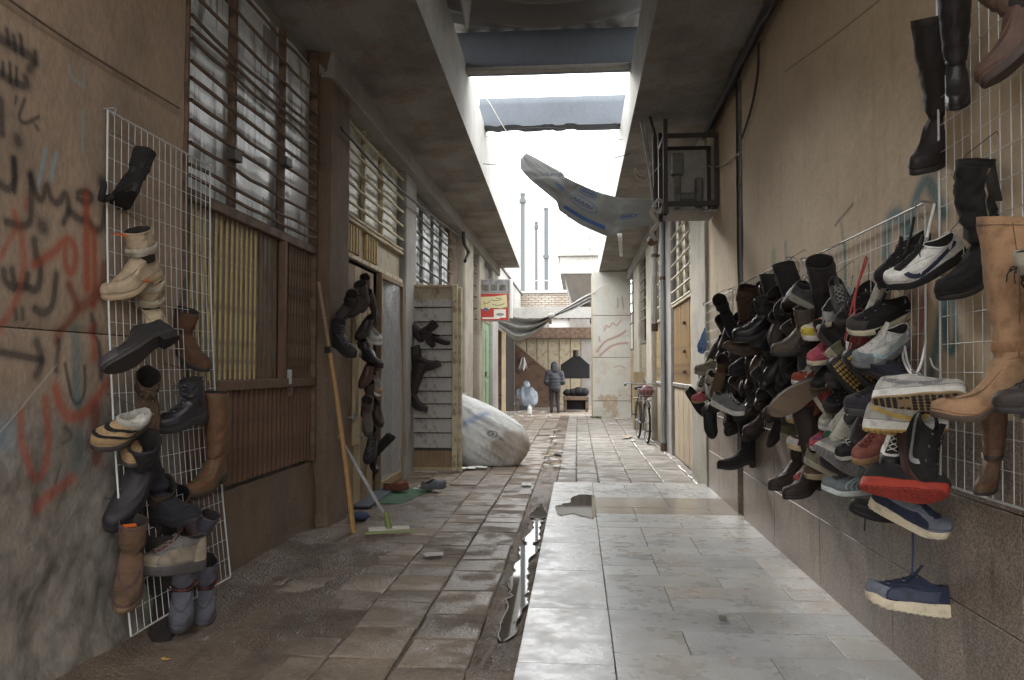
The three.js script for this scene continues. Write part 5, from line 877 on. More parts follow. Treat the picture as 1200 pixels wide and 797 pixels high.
rack('white wire rack past the drain pipe, nearest whitewashed pilaster', XR, -1, -6.75, -8.2, 0.8, 1.86, 24, 11, 0.02);
rack('tall white wire rack carrying the tan and black tall boots', XR, -1, -1.75, -2.93, 0.8, 2.75, 20, 20, 0.02);

// ---------------------------------------------------------------- colours
const BLK = [0.012, 0.011, 0.012], DBR = [0.035, 0.021, 0.015], BRN = [0.085, 0.043, 0.023], TAN = [0.34, 0.205, 0.12], CRM = [0.56, 0.48, 0.36], WHT = [0.66, 0.66, 0.64], GRY = [0.2, 0.2, 0.21], DGR = [0.05, 0.05, 0.055], NVY = [0.02, 0.026, 0.06], CRS = [0.62, 0.55, 0.42], GUM = [0.36, 0.22, 0.1], REDC = [0.34, 0.035, 0.02], MAR = [0.14, 0.025, 0.022], PNK = [0.5, 0.1, 0.15], LBL = [0.42, 0.55, 0.62];
const rk = (t) => t + ' on the granite side rack', lk = (t) => t + ' on the rack over the graffiti wall';
// ---- right: bright sneakers and the near boots. [family, colours, px, py, off, toe, top, label, scale]
const RIGHT = [
  ['runner', { up: [0.5, 0.5, 0.48], kind: 'knit', sole: WHT, out: [0.3, 0.21, 0.11], lug: BLK, lace: WHT, tongue: GRY, stripe: GRY, panel: [0.4, 0.4, 0.4] }, 1078, 453, 0.27, [1, -0.04, 0.16], [0.02, 0.72, -0.7], 'white grey running shoe turned to show its tan and black tread'],
  ['runner', { up: [0.45, 0.45, 0.43], kind: 'knit', sole: WHT, out: [0.45, 0.3, 0.1], lace: WHT, tongue: GRY, stripe: [0.5, 0.36, 0.1] }, 1062, 485, 0.22, [1, -0.1, 0.1], [0, 0.9, -0.2], 'white running shoe lying right under the upturned tan tread'],
  ['sneaker', { up: WHT, sole: BLK, lace: WHT, tongue: BLK, toe: BLK, panel: WHT, counter: BLK, stripe: BLK }, 1050, 521, 0.24, [-0.12, -0.5, 0.86], [0, 0.86, 0.5], 'white sneaker with black toe and black tongue facing out'],
  ['hightop', { up: BLK, kind: 'knit', sole: [0.05, 0.02, 0.02], lace: BLK, tongue: BLK, stripe: [0.3, 0.3, 0.32] }, 1086, 522, 0.2, [0.2, -0.8, 0.5], [0.6, 0.4, 0.6], 'black high sneaker above the red soled shoe'],
  ['runner', { up: BLK, kind: 'knit', sole: [0.36, 0.04, 0.02], out: REDC, lug: [0.25, 0.03, 0.02], lace: BLK, tongue: BLK }, 1063, 560, 0.27, [1, -0.14, 0.2], [0.05, 0.75, -0.62], 'black running shoe with thick red sole'],
  ['runner', { up: [0.16, 0.18, 0.23], kind: 'knit', sole: CRS, out: CRS, lace: NVY, tongue: NVY, counter: NVY, panel: NVY }, 1070, 594, 0.2, [0.9, -0.42, 0.1], [0.35, 0.78, 0.5], 'grey blue running shoe sloping down under the red soled shoe'],
  ['runner', { up: NVY, kind: 'knit', sole: CRS, out: CRS, lace: NVY, tongue: NVY, toe: [0.17, 0.19, 0.24], panel: [0.06, 0.07, 0.11] }, 1067, 690, 0.17, [-1, -0.02, 0.2], [0.02, 1, 0.12], 'navy running shoe dangling alone at the end of its lace', 1.1],
  ['flat', { up: BLK, sole: BLK, out: BLK }, 1036, 596, 0.2, [-1, 0.1, 0.2], [0, 0.85, 0.5], 'flat black shoe below the red soled shoe', 1.0],
  ['runner', { up: [0.2, 0.23, 0.25], kind: 'knit', sole: [0.6, 0.66, 0.68], out: GRY, lace: DGR, tongue: DGR, stripe: LBL, stripeShape: 'bars' }, 998, 562, 0.17, [-0.86, -0.12, 0.45], [0, 0.9, 0.4], 'grey running shoe with pale blue bars and white sole', 0.95],
  ['sneaker', { up: [0.5, 0.5, 0.47], kind: 'knit', sole: [0.6, 0.6, 0.56], out: [0.55, 0.53, 0.46], lug: [0.58, 0.56, 0.5], lace: WHT, counter: [0.03, 0.12, 0.06], toe: [0.03, 0.12, 0.06] }, 989, 492, 0.19, [0.6, 0.74, 0.2], [-0.45, 0.25, -0.86], 'white soled sneaker turned sole out, with dark green ends', 1.0],
  ['sneaker', { up: [0.34, 0.12, 0.09], kind: 'suede', sole: [0.4, 0.24, 0.13], out: GUM, lace: [0.3, 0.1, 0.08], tongue: MAR }, 1023, 517, 0.2, [-0.5, -0.45, 0.75], [0, 0.85, 0.5], 'dusty pink sneaker with gum sole beside the white and black one', 0.9],
  ['runner', { up: BLK, kind: 'knit', sole: BLK, out: BLK, lug: [0.42, 0.28, 0.06], lace: BLK }, 996, 447, 0.2, [-0.55, 0.75, 0.3], [-0.3, -0.1, -0.95], 'black shoe turned sole out with yellow studs, lower one'],
  ['runner', { up: DGR, kind: 'knit', sole: BLK, out: BLK, lug: [0.42, 0.28, 0.06], lace: BLK }, 1016, 440, 0.18, [-0.55, 0.7, 0.2], [-0.25, -0.2, -0.95], 'black shoe turned sole out with yellow studs, touching the striped charcoal sneaker'],
  ['sneaker', { up: [0.035, 0.033, 0.045], kind: 'suede', sole: [0.06, 0.06, 0.065], lace: BLK, tongue: BLK, stripe: WHT, stripeShape: 'bars' }, 1028, 461, 0.2, [-0.86, -0.25, 0.4], [0, 0.9, 0.4], 'charcoal sneaker with three white stripes'],
  ['sneaker', { up: PNK, kind: 'suede', sole: CRS, out: BLK, lace: [0.5, 0.2, 0.25], tongue: PNK, stripe: [0.5, 0.3, 0.3] }, 968, 407, 0.17, [-0.55, -0.35, 0.76], [0.1, 0.9, 0.2], 'bright pink sneaker with cream sole edge', 0.95],
  ['sneaker', { up: [0.55, 0.55, 0.54], sole: GRY, out: DGR, lace: [0.12, 0.03, 0.03], tongue: [0.2, 0.04, 0.04], counter: [0.18, 0.03, 0.03] }, 1002, 414, 0.17, [0.1, -0.72, 0.65], [0, 0.6, 0.8], 'white sneaker with burgundy laces hanging toe down', 0.95],
  ['runner', { up: [0.55, 0.58, 0.58], kind: 'knit', sole: GRY, out: DGR, lace: WHT, tongue: WHT, toe: [0.22, 0.25, 0.28], stripe: LBL }, 1034, 402, 0.18, [-0.7, -0.45, 0.55], [0, 0.85, 0.5], 'pale sneaker with grey toe and light blue flash'],
  ['sneaker', { up: [0.6, 0.58, 0.5], sole: WHT, toe: [0.55, 0.45, 0.06], lace: WHT, stripe: [0.5, 0.42, 0.08] }, 968, 378, 0.14, [-0.93, -0.3, 0.2], [-0.1, 0.9, 0.4], 'white sneaker with yellow toe', 0.95],
  ['sneaker', { up: [0.4, 0.42, 0.42], sole: CRS, out: BLK, lace: WHT }, 983, 353, 0.14, [0.5, 0.55, -0.66], [-0.35, 0.35, 0.85], 'grey sneaker with cream rim, its dark opening facing out', 0.95],
  ['sneaker', { up: BLK, kind: 'suede', sole: [0.6, 0.55, 0.43], out: [0.08, 0.07, 0.065], lace: BLK, tongue: BLK, toe: [0.06, 0.055, 0.05] }, 1030, 366, 0.17, [-0.85, -0.34, 0.4], [0.1, 0.9, 0.45], 'black sneaker with cream midsole hanging under the white and navy one'],
  ['runner', { up: WHT, sole: BLK, out: BLK, lace: BLK, tongue: BLK, stripe: NVY, panel: [0.6, 0.6, 0.58], counter: WHT }, 1080, 303, 0.2, [-0.84, -0.5, 0.2], [-0.42, 0.68, 0.55], 'white running shoe with navy side flash and black sole', 1.0],
  ['sneaker', { up: BLK, kind: 'knit', sole: BLK, lace: BLK, tongue: BLK }, 1058, 300, 0.12, [-0.7, -0.6, 0.2], [-0.4, 0.6, 0.6], 'black sneaker tucked behind the white and navy running shoe'],
  ['slouch', { up: BLK, kind: 'suede', zip: true }, 1128, 265, 0.17, [-0.75, -0.4, 0.5], [0.08, 0.95, 0.2], 'short black suede boot hanging between the wire racks', 1.05],
  ['heeled', { up: TAN, kind: 'suede', sole: [0.05, 0.03, 0.02], strap: [0.28, 0.15, 0.08] }, 1152, 372, 0.3, [-0.97, -0.06, 0.24], [0.09, 1, 0.05], 'tall tan suede boot with buckled ankle strap', 1.12],
  ['tall', { up: [0.03, 0.022, 0.018], kind: 'leather', cuff: [0.6, 0.55, 0.45], lace: BLK }, 1208, 385, 0.26, [-0.9, -0.28, 0.4], [0.28, 0.95, 0.05], 'dark quilted boot with cream fleece rim', 0.9],
  ['tall', { up: [0.1, 0.05, 0.025], zip: true, strap: DBR }, 1160, 522, 0.13, [-0.25, -0.3, 0.92], [0.04, 1, 0.3], 'worn brown leather boot under the tan suede boot', 0.62],
  ['tall', { up: [0.018, 0.013, 0.013], kind: 'leather', zip: true }, 1089, 108, 0.1, [-0.35, -0.25, 0.9], [-0.07, 1, 0.22], 'tall slim black boot hung highest, next to bare plaster', 1.18],
  ['tall', { up: [0.02, 0.018, 0.02], kind: 'patent' }, 1121, 50, 0.16, [0.05, -0.3, 0.95], [0, 1, 0.3], 'black leather boot showing its sole beside tall slim boot', 0.85],
  ['ankle', { up: [0.09, 0.05, 0.035], sole: [0.05, 0.035, 0.03] }, 1168, 28, 0.22, [-0.76, -0.55, 0.35], [-0.5, 0.75, -0.3], 'brown ankle boot hung high with dark sole turned out', 1.05],
  // mixed lower sneakers
  ['sneaker', { up: [0.3, 0.06, 0.03], kind: 'suede', sole: WHT, out: DGR, lace: WHT, tongue: MAR, stripe: WHT, stripeShape: 'bars' }, 955, 437, 0.16, [-0.9, -0.12, 0.4], [0.1, 0.95, 0.25], 'rust red sneaker with white stripes and white sole', 0.9],
  ['ankle', { up: [0.2, 0.06, 0.03], kind: 'suede', sole: CRS, lining: CRM }, 962, 466, 0.13, [-0.5, -0.75, 0.45], [0.35, 0.6, 0.6], 'rust suede ankle boot with cream sole hanging toe down', 0.9],
  ['sneaker', { up: [0.17, 0.18, 0.2], kind: 'knit', sole: [0.5, 0.36, 0.16], out: [0.5, 0.36, 0.16], lace: WHT, toe: WHT }, 944, 478, 0.17, [-0.82, -0.35, 0.45], [0.1, 0.9, 0.4], 'grey sneaker with yellowish sole', 0.85],
  ['sneaker', { up: [0.5, 0.48, 0.42], sole: WHT, lace: WHT }, 974, 484, 0.14, [-0.4, -0.5, 0.75], [0, 0.85, 0.5], 'small cream sneaker facing out above the purple one', 0.75],
  ['sneaker', { up: [0.16, 0.08, 0.2], kind: 'knit', sole: [0.5, 0.42, 0.45], lace: PNK, toe: PNK, tongue: PNK }, 968, 508, 0.16, [-0.6, -0.45, 0.65], [0, 0.9, 0.4], 'purple sneaker with pink toe', 0.8],
  ['sneaker', { up: MAR, kind: 'suede', sole: [0.55, 0.43, 0.27], toe: WHT, lace: WHT, tongue: MAR }, 948, 514, 0.16, [-0.97, -0.05, 0.25], [0, 0.97, 0.25], 'burgundy sneaker with pale toe and cream sole', 0.85],
  ['sneaker', { up: [0.26, 0.035, 0.025], sole: WHT, lace: WHT, stripe: WHT, stripeShape: 'bars', toe: [0.3, 0.05, 0.03] }, 951, 549, 0.16, [-0.72, -0.6, 0.36], [-0.2, 0.7, 0.65], 'small red sneaker with white stripes hanging lowest of its pile', 0.85],
  ['sneaker', { up: [0.24, 0.22, 0.16], kind: 'suede', sole: [0.4, 0.38, 0.3], lace: GRY }, 970, 538, 0.16, [0.8, -0.35, 0.4], [0.1, 0.9, 0.4], 'olive grey suede sneaker beside small red sneaker', 0.9],
  ['runner', { up: [0.3, 0.29, 0.28], kind: 'knit', sole: [0.5, 0.47, 0.44], lace: WHT, out: GRY }, 994, 533, 0.2, [0.75, -0.5, 0.3], [0.3, 0.6, -0.7], 'grey white running shoe turned sole out under the green ended sneaker', 0.95],
  ['sneaker', { up: BLK, sole: [0.5, 0.48, 0.45], out: BLK, lace: WHT, toe: BLK }, 1003, 515, 0.2, [-0.6, -0.5, 0.6], [0, 0.85, 0.5], 'black sneaker with pale sole edge below green ended sneaker', 0.85],
  ['flat', { up: [0.03, 0.022, 0.025], kind: 'patent' }, 1010, 430, 0.16, [0.8, -0.25, 0.5], [0, 0.9, 0.4], 'dark glossy slip-on shoe above the yellow studded soles'],
  ['flat', { up: [0.025, 0.025, 0.04], kind: 'suede', out: [0.04, 0.03, 0.03] }, 1042, 432, 0.17, [0.9, -0.3, 0.3], [0, 0.9, 0.4], 'dark suede slip-on beside the hanging white laces', 1.1],
  ['sneaker', { up: [0.06, 0.05, 0.055], kind: 'knit', sole: [0.1, 0.09, 0.09], lace: DGR }, 1020, 487, 0.14, [-0.3, -0.8, 0.5], [0.3, 0.5, 0.8], 'charcoal knit sneaker hanging toe down behind the white ones'],
  ['oxford', { up: BLK, sole: [0.14, 0.1, 0.07] }, 975, 430, 0.12, [-0.6, -0.6, 0.5], [0.2, 0.8, 0.5], 'black dress shoe behind the pink sneaker'],
  ['slouch', { up: [0.035, 0.025, 0.025], kind: 'leather' }, 1040, 430, 0.09, [-0.5, -0.6, 0.6], [0.1, 1, 0], 'dark soft boot at the right end of the sneaker pile'],
];
for (const [fam, c, px, py, off, toe, top, label, s] of RIGHT) place(shoe(fam, c), px, py, onR(off * 0.8), toe, top, label, { s: (s ?? 1) * 0.9, rackX: py > 680 ? undefined : XR - 0.035, name: BOOTS.includes(fam) ? 'boot' : fam === 'flat' || fam === 'oxford' ? 'shoe' : 'sneaker', category: BOOTS.includes(fam) ? 'boot' : fam === 'flat' || fam === 'oxford' ? 'shoe' : 'sneaker', group: 'footwear hung on the granite side' });
// ---- right: the dark boots further along
const DARK = [
  ['tall', { up: [0.03, 0.024, 0.026] }, 951, 358, 0.16, [-0.7, -0.5, 0.45], [0.42, 0.88, 0.2], 'big black boot leaning at the top of the boot pile', 1.05],
  ['heeled', { up: [0.024, 0.02, 0.024], kind: 'suede' }, 921, 360, 0.14, [-0.75, -0.4, 0.5], [0.16, 1, 0.05], 'narrow black suede boot with pointed shaft', 0.95],
  ['ankle', { up: [0.07, 0.055, 0.04], kind: 'leather' }, 930, 387, 0.22, [-0.85, -0.25, 0.45], [0.3, 0.95, 0.1], 'brown grey ankle boot in front of narrow black suede boot', 0.9],
  ['tall', { up: BLK, kind: 'leather', strap: [0.04, 0.03, 0.03], zip: true }, 897, 362, 0.16, [-0.8, -0.2, 0.55], [0.02, 1, 0], 'straight black boot with square shaft and small buckle', 0.92],
  ['lace', { up: BLK, kind: 'patent', lace: BLK }, 884, 372, 0.24, [-0.93, -0.22, 0.3], [0.1, 1, 0.2], 'glossy black lace-up boot pointing along the wall', 1.0],
  ['slouch', { up: [0.07, 0.036, 0.02], kind: 'suede' }, 871, 374, 0.17, [-0.4, -0.8, 0.45], [0.32, 0.95, 0.1], 'wide brown suede boot next to glossy lace-up boot', 1.15],
  ['ankle', { up: BLK, kind: 'suede' }, 852, 371, 0.15, [0.3, -0.75, 0.55], [-0.35, 0.8, 0.4], 'small black boot with flared shaft past the drain pipe', 1.1],
  ['oxford', { up: [0.06, 0.035, 0.02], kind: 'leather', sole: DBR }, 878, 404, 0.24, [-0.9, 0.15, 0.35], [0.1, 0.9, 0.3], 'brown leather shoe with pale toe shine under lace-up boot', 1.05],
  ['oxford', { up: [0.05, 0.035, 0.025], sole: [0.13, 0.09, 0.06], heel: [0.1, 0.07, 0.05] }, 934, 462, 0.24, [-0.86, -0.45, 0.22], [0.1, 0.3, -0.95], 'brown shoe turned to show its worn tan sole', 1.15],
  ['tall', { up: [0.018, 0.015, 0.016], kind: 'suede' }, 862, 508, 0.16, [-0.98, -0.12, 0.18], [0.12, 1, 0.05], 'tall black boot hanging lowest near the drain pipe', 1.06],
  ['tall', { up: [0.035, 0.02, 0.016], kind: 'leather' }, 922, 520, 0.16, [-0.75, -0.25, 0.6], [0.12, 1, 0.05], 'dark brown boot of the low hanging pair, shiny toe', 1.0],
  ['tall', { up: [0.03, 0.017, 0.014], kind: 'leather' }, 937, 527, 0.2, [-0.7, -0.28, 0.65], [0.05, 1, 0.05], 'dark brown boot of the low hanging pair, next to burgundy sneaker', 0.95],
  ['heeled', { up: [0.025, 0.018, 0.018], kind: 'suede' }, 915, 490, 0.12, [-0.35, -0.85, 0.4], [0.3, 0.8, 0.4], 'slim dark boot behind the low hanging pair', 0.85],
  ['ankle', { up: BLK, kind: 'leather' }, 838, 489, 0.2, [0.3, -0.9, 0.3], [0.5, 0.3, 0.8], 'black ankle boot hanging toe down at the end of the pile', 1.0],
  ['flat', { up: BLK, sole: BLK }, 818, 470, 0.22, [0.6, -0.78, 0.2], [0.5, 0.4, 0.75], 'black flat shoe hanging outermost towards the ochre shopfront', 1.15],
  ['sneaker', { up: [0.55, 0.54, 0.5], sole: BLK, panel: BLK, lace: WHT, tongue: BLK }, 824, 446, 0.2, [-0.25, -0.75, 0.6], [0, 0.6, 0.8], 'white and black sneaker at the end of the pile', 0.9],
  ['fur', { up: [0.45, 0.43, 0.38], kind: 'fur', cuff: [0.6, 0.58, 0.52] }, 835, 452, 0.26, [0.3, -0.7, 0.6], [0.1, 0.85, 0.4], 'fluffy off-white boot beside the white and black sneaker', 0.72],
  ['slipper', { up: [0.5, 0.12, 0.14], kind: 'suede', sole: [0.35, 0.25, 0.15] }, 823, 463, 0.26, [-0.8, -0.4, 0.4], [0.1, 0.85, 0.5], 'coral slipper under the white and black sneaker', 0.75],
  ['sneaker', { up: [0.22, 0.2, 0.15], kind: 'suede', sole: [0.3, 0.28, 0.22], lace: CRS }, 832, 428, 0.2, [-0.9, -0.15, 0.4], [0, 0.95, 0.3], 'olive sneaker under the blue plastic bag', 0.95],
  ['runner', { up: [0.2, 0.2, 0.21], kind: 'knit', sole: WHT, lace: WHT, tongue: BLK }, 855, 470, 0.27, [0.75, -0.35, 0.5], [0.2, 0.9, 0.3], 'grey running shoe with chunky white sole among the boots', 0.95],
  ['ankle', { up: [0.13, 0.075, 0.045], kind: 'suede' }, 843, 440, 0.24, [-0.3, -0.75, 0.55], [0.15, 0.85, 0.4], 'light brown suede ankle boot beside olive sneaker', 0.95],
];
for (const [fam, c, px, py, off, toe, top, label, s] of DARK) place(shoe(fam, c), px, py, onR(off), toe, top, label, { s, rackX: XR - 0.035, name: BOOTS.includes(fam) ? 'boot' : fam === 'flat' || fam === 'oxford' || fam === 'slipper' ? 'shoe' : 'sneaker', category: BOOTS.includes(fam) ? 'boot' : fam === 'slipper' ? 'slipper' : fam === 'flat' || fam === 'oxford' ? 'shoe' : 'sneaker', group: 'footwear hung on the granite side' });
{ // the mass of dark boots between them
  const ups = [[0.015, 0.012, 0.012], [0.026, 0.016, 0.012], [0.05, 0.028, 0.018], [0.013, 0.011, 0.012], [0.034, 0.021, 0.016]], fams = ['tall', 'tall', 'slouch', 'heeled', 'oxford', 'lace', 'ankle'];
  for (let r = 0; r < 6; r++) for (let i = 0; i < 11; i++) {
    const px = mix(838, 942, (i + 0.5 * (r % 2)) / 10.5) + rr(-4, 4), py = 372 + r * 20 + rr(-6, 6) + (890 - px) * 0.12; if ((r > 4 && px > 915) || (r < 1 && px < 880) || (r > 4 && px < 850)) continue;
    const fam = pick(fams), kind = rnd() < 0.75 ? 'leather' : 'patent', c = { up: pick(ups), kind }, tone = c.up[0] < 0.02 ? 'black' : 'dark brown'; if (fam === 'lace') c.lace = BLK;
    place(shoe(fam, c), px, py, onR(rr(0.05, 0.17)), [rr(-0.9, -0.1), rr(-0.9, -0.35), rr(0.3, 0.7)], [rr(0.0, 0.4), rr(0.8, 1), rr(0, 0.4)], `${{ oxford: 'low ' + tone + ' leather shoe', tall: 'tall ' + tone + ' boot', heeled: 'slim heeled ' + tone + ' boot', ankle: tone + ' ankle boot', slouch: 'soft slouching ' + tone + ' boot', lace: tone + ' laced boot' }[fam]} jumbled in the thick of the boot pile`, { rackX: XR - 0.035, s: fam === 'tall' || fam === 'heeled' ? 0.9 : rr(0.9, 1.05), name: fam === 'oxford' ? 'shoe' : 'boot', category: fam === 'oxford' ? 'shoe' : 'boot', group: fam === 'oxford' ? 'dark shoes in the pile' : 'dark boots in the pile' });
  }
  // worn sneakers that fill the pile behind the bright ones
  const tones = [['dark grey', [0.07, 0.07, 0.075], [0.3, 0.29, 0.27]], ['brown', [0.12, 0.07, 0.045], [0.35, 0.27, 0.18]], ['dirty white', [0.45, 0.44, 0.41], [0.5, 0.48, 0.43]], ['black', BLK, [0.05, 0.045, 0.045]], ['dark red', [0.2, 0.03, 0.025], [0.5, 0.47, 0.42]], ['dull blue', [0.06, 0.08, 0.14], [0.45, 0.45, 0.44]], ['olive', [0.11, 0.11, 0.06], [0.3, 0.27, 0.2]]];
  for (let r = 0; r < 6; r++) for (let i = 0; i < 5; i++) {
    const px = mix(940, 1046, (i + 0.5 * (r % 2)) / 5) + rr(-6, 6), py = 352 + r * 38 + rr(-8, 8) + (px - 990) * 0.1, [tone, up, sole] = pick(tones), fam = rnd() < 0.5 ? 'sneaker' : 'runner'; if (r > 4 && px < 950) continue;
    place(shoe(fam, { up, kind: 'knit', sole, lace: sole, tongue: [up[0] * 0.7, up[1] * 0.7, up[2] * 0.7], ...(rnd() < 0.5 ? { toe: sole } : { panel: [up[0] * 0.5, up[1] * 0.5, up[2] * 0.5] }) }), px, py, onR(rr(0.06, 0.13)), [rr(-0.9, 0.9), rr(-0.9, -0.1), rr(0.1, 0.7)], [rr(-0.3, 0.3), rr(0.4, 1), rr(0, 0.8)], `worn ${tone} ${fam === 'runner' ? 'running shoe' : 'sneaker'} filling the back of the sneaker pile`, { rackX: XR - 0.035, s: 0.88, name: 'sneaker', category: 'sneaker', group: 'worn sneakers at the back of the pile' });
  }
}
// ---- left rack
const LEFT = [
  ['ankle', { up: BLK, kind: 'suede', sole: BLK }, 154, 208, 0.09, [-0.35, -0.35, -0.86], [0.35, 0.92, -0.1], 'soft black boot hanging highest with its back turned', 0.88],
  ['ankle', { up: [0.42, 0.34, 0.24], kind: 'suede', sole: [0.4, 0.3, 0.2], band: [0.62, 0.57, 0.48] }, 150, 307, 0.1, [-0.75, -0.4, 0.55], [0.16, 1, 0.05], 'beige suede boot with pale fleece band', 1.0],
  ['fur', { up: [0.44, 0.36, 0.25], kind: 'suede', cuff: [0.6, 0.54, 0.42], band: [0.56, 0.5, 0.38], strap: [0.3, 0.24, 0.16], sole: [0.36, 0.28, 0.18] }, 181, 360, 0.1, [0.4, -0.5, 0.76], [-0.12, 0.97, 0.3], 'cream fleece boot with a buckle and fluffy cuffs', 0.95],
  ['oxford', { up: [0.03, 0.028, 0.03], kind: 'patent', sole: [0.03, 0.026, 0.025], heel: BLK, toe: [0.06, 0.058, 0.06] }, 157, 402, 0.2, [-0.82, -0.42, 0.38], [-0.25, 0.72, -0.62], 'black dress shoe turned to show its dark sole', 1.08],
  ['ankle', { up: [0.105, 0.05, 0.028], kind: 'suede' }, 227, 396, 0.09, [0.72, -0.42, 0.5], [-0.08, 1, 0.1], 'reddish brown suede ankle boot beside yellow ribs', 0.98],
  ['lace', { up: [0.09, 0.055, 0.035], kind: 'suede', lace: [0.12, 0.08, 0.05], sole: DBR }, 174, 475, 0.13, [0.12, -0.84, 0.5], [0.05, 0.5, 0.86], 'brown laced boot hanging toe down with open top', 0.98],
  ['lace', { up: [0.025, 0.022, 0.027], kind: 'patent', lace: [0.1, 0.1, 0.12] }, 209, 473, 0.14, [-0.9, -0.22, 0.4], [0.18, 0.97, 0.2], 'black lace-up ankle boot with chunky heel', 0.92],
  ['slipper', { up: [0.42, 0.29, 0.16], kind: 'suede', bands: BLK, sole: [0.06, 0.05, 0.045], cuff: [0.65, 0.64, 0.6], lining: [0.6, 0.58, 0.55] }, 143, 501, 0.16, [-0.72, -0.42, 0.55], [0.3, 0.85, 0.4], 'tan slipper with two black bands and white lining', 0.95],
  ['slipper', { up: [0.36, 0.24, 0.13], kind: 'suede', sole: [0.06, 0.05, 0.045] }, 153, 522, 0.13, [0.2, -0.55, 0.8], [0.1, 0.8, 0.5], 'plain tan slipper just under the banded one', 0.8],
  ['tall', { up: [0.125, 0.06, 0.028], kind: 'leather', sole: DBR }, 243, 517, 0.19, [-0.55, -0.3, 0.78], [0.14, 1, 0.06], 'tall chestnut leather boot at the edge of the gate', 1.0],
  ['ankle', { up: [0.02, 0.018, 0.022], kind: 'leather' }, 156, 562, 0.16, [-0.42, -0.72, 0.55], [0.25, 0.9, 0.3], 'black ankle boot hanging toe down under the slippers', 1.2],
  ['slouch', { up: [0.014, 0.013, 0.018], kind: 'suede', sole: BLK }, 188, 555, 0.17, [0.68, 0.05, 0.72], [-0.15, 0.98, 0.1], 'bell shaped black suede boot with wedge sole', 1.1],
  ['ankle', { up: [0.17, 0.1, 0.058], kind: 'fur', sole: [0.14, 0.09, 0.05] }, 153, 657, 0.2, [-0.05, -0.55, 0.84], [0.03, 0.9, 0.4], 'tan furry boot with orange tag near the rack bottom', 1.1],
  ['hightop', { up: [0.16, 0.15, 0.145], kind: 'knit', sole: [0.06, 0.055, 0.055], toe: [0.3, 0.25, 0.19], panel: [0.24, 0.2, 0.155], counter: [0.32, 0.27, 0.21], lace: [0.25, 0.2, 0.16], tongue: [0.1, 0.04, 0.045] }, 203, 645, 0.22, [-0.92, -0.05, 0.42], [0.12, 1, 0.15], 'grey and beige padded high-top on thick dark sole', 1.0],
  ['ankle', { up: [0.06, 0.025, 0.03], kind: 'leather' }, 222, 605, 0.16, [0.5, -0.75, 0.4], [-0.3, 0.7, 0.6], 'maroon boot tucked behind the grey and beige high-top', 0.95],
  ['fur', { up: [0.1, 0.1, 0.125], kind: 'knit', sole: [0.05, 0.045, 0.05], strap: [0.3, 0.06, 0.04] }, 214, 692, 0.22, [0.02, -0.62, 0.78], [0, 0.85, 0.55], 'grey felt boot with red strap under the high-top', 1.0],
  ['fur', { up: [0.12, 0.12, 0.15], kind: 'knit', sole: [0.05, 0.045, 0.05], strap: [0.3, 0.06, 0.04] }, 240, 690, 0.2, [0.06, -0.62, 0.78], [0, 0.85, 0.5], 'grey felt boot with red strap closest to the plinth', 1.0],
  ['slouch', { up: [0.018, 0.013, 0.012], kind: 'suede' }, 188, 690, 0.14, [-0.1, -0.75, 0.6], [0.05, 0.9, 0.4], 'black suede boot hanging lowest behind the tan furry boot', 1.2],
  ['ankle', { up: DBR, kind: 'suede' }, 178, 610, 0.12, [-0.3, -0.8, 0.5], [0.2, 0.8, 0.5], 'dark brown boot between the black boots and tan furry boot', 1.15],
  ['tall', { up: [0.1, 0.1, 0.13], kind: 'knit', sole: DGR }, 238, 640, 0.2, [0.3, -0.75, 0.55], [0, 1, 0.1], 'long grey blue felt boot behind the padded high-top', 0.7],
];
for (const [fam, c, px, py, off, toe, top, label, s] of LEFT) place(shoe(fam, c), px, py, onL(off), toe, top, lk(label).replace(/ on the rack over.*$/, label.split(' ').length > 9 ? '' : ' on graffiti wall rack'), { s, rackX: XL + 0.04, name: BOOTS.includes(fam) ? 'boot' : fam === 'hightop' ? 'sneaker' : fam === 'slipper' ? 'slipper' : 'shoe', category: BOOTS.includes(fam) ? 'boot' : fam === 'hightop' ? 'sneaker' : fam === 'slipper' ? 'slipper' : 'shoe', group: 'footwear on the rack over the graffiti wall' });
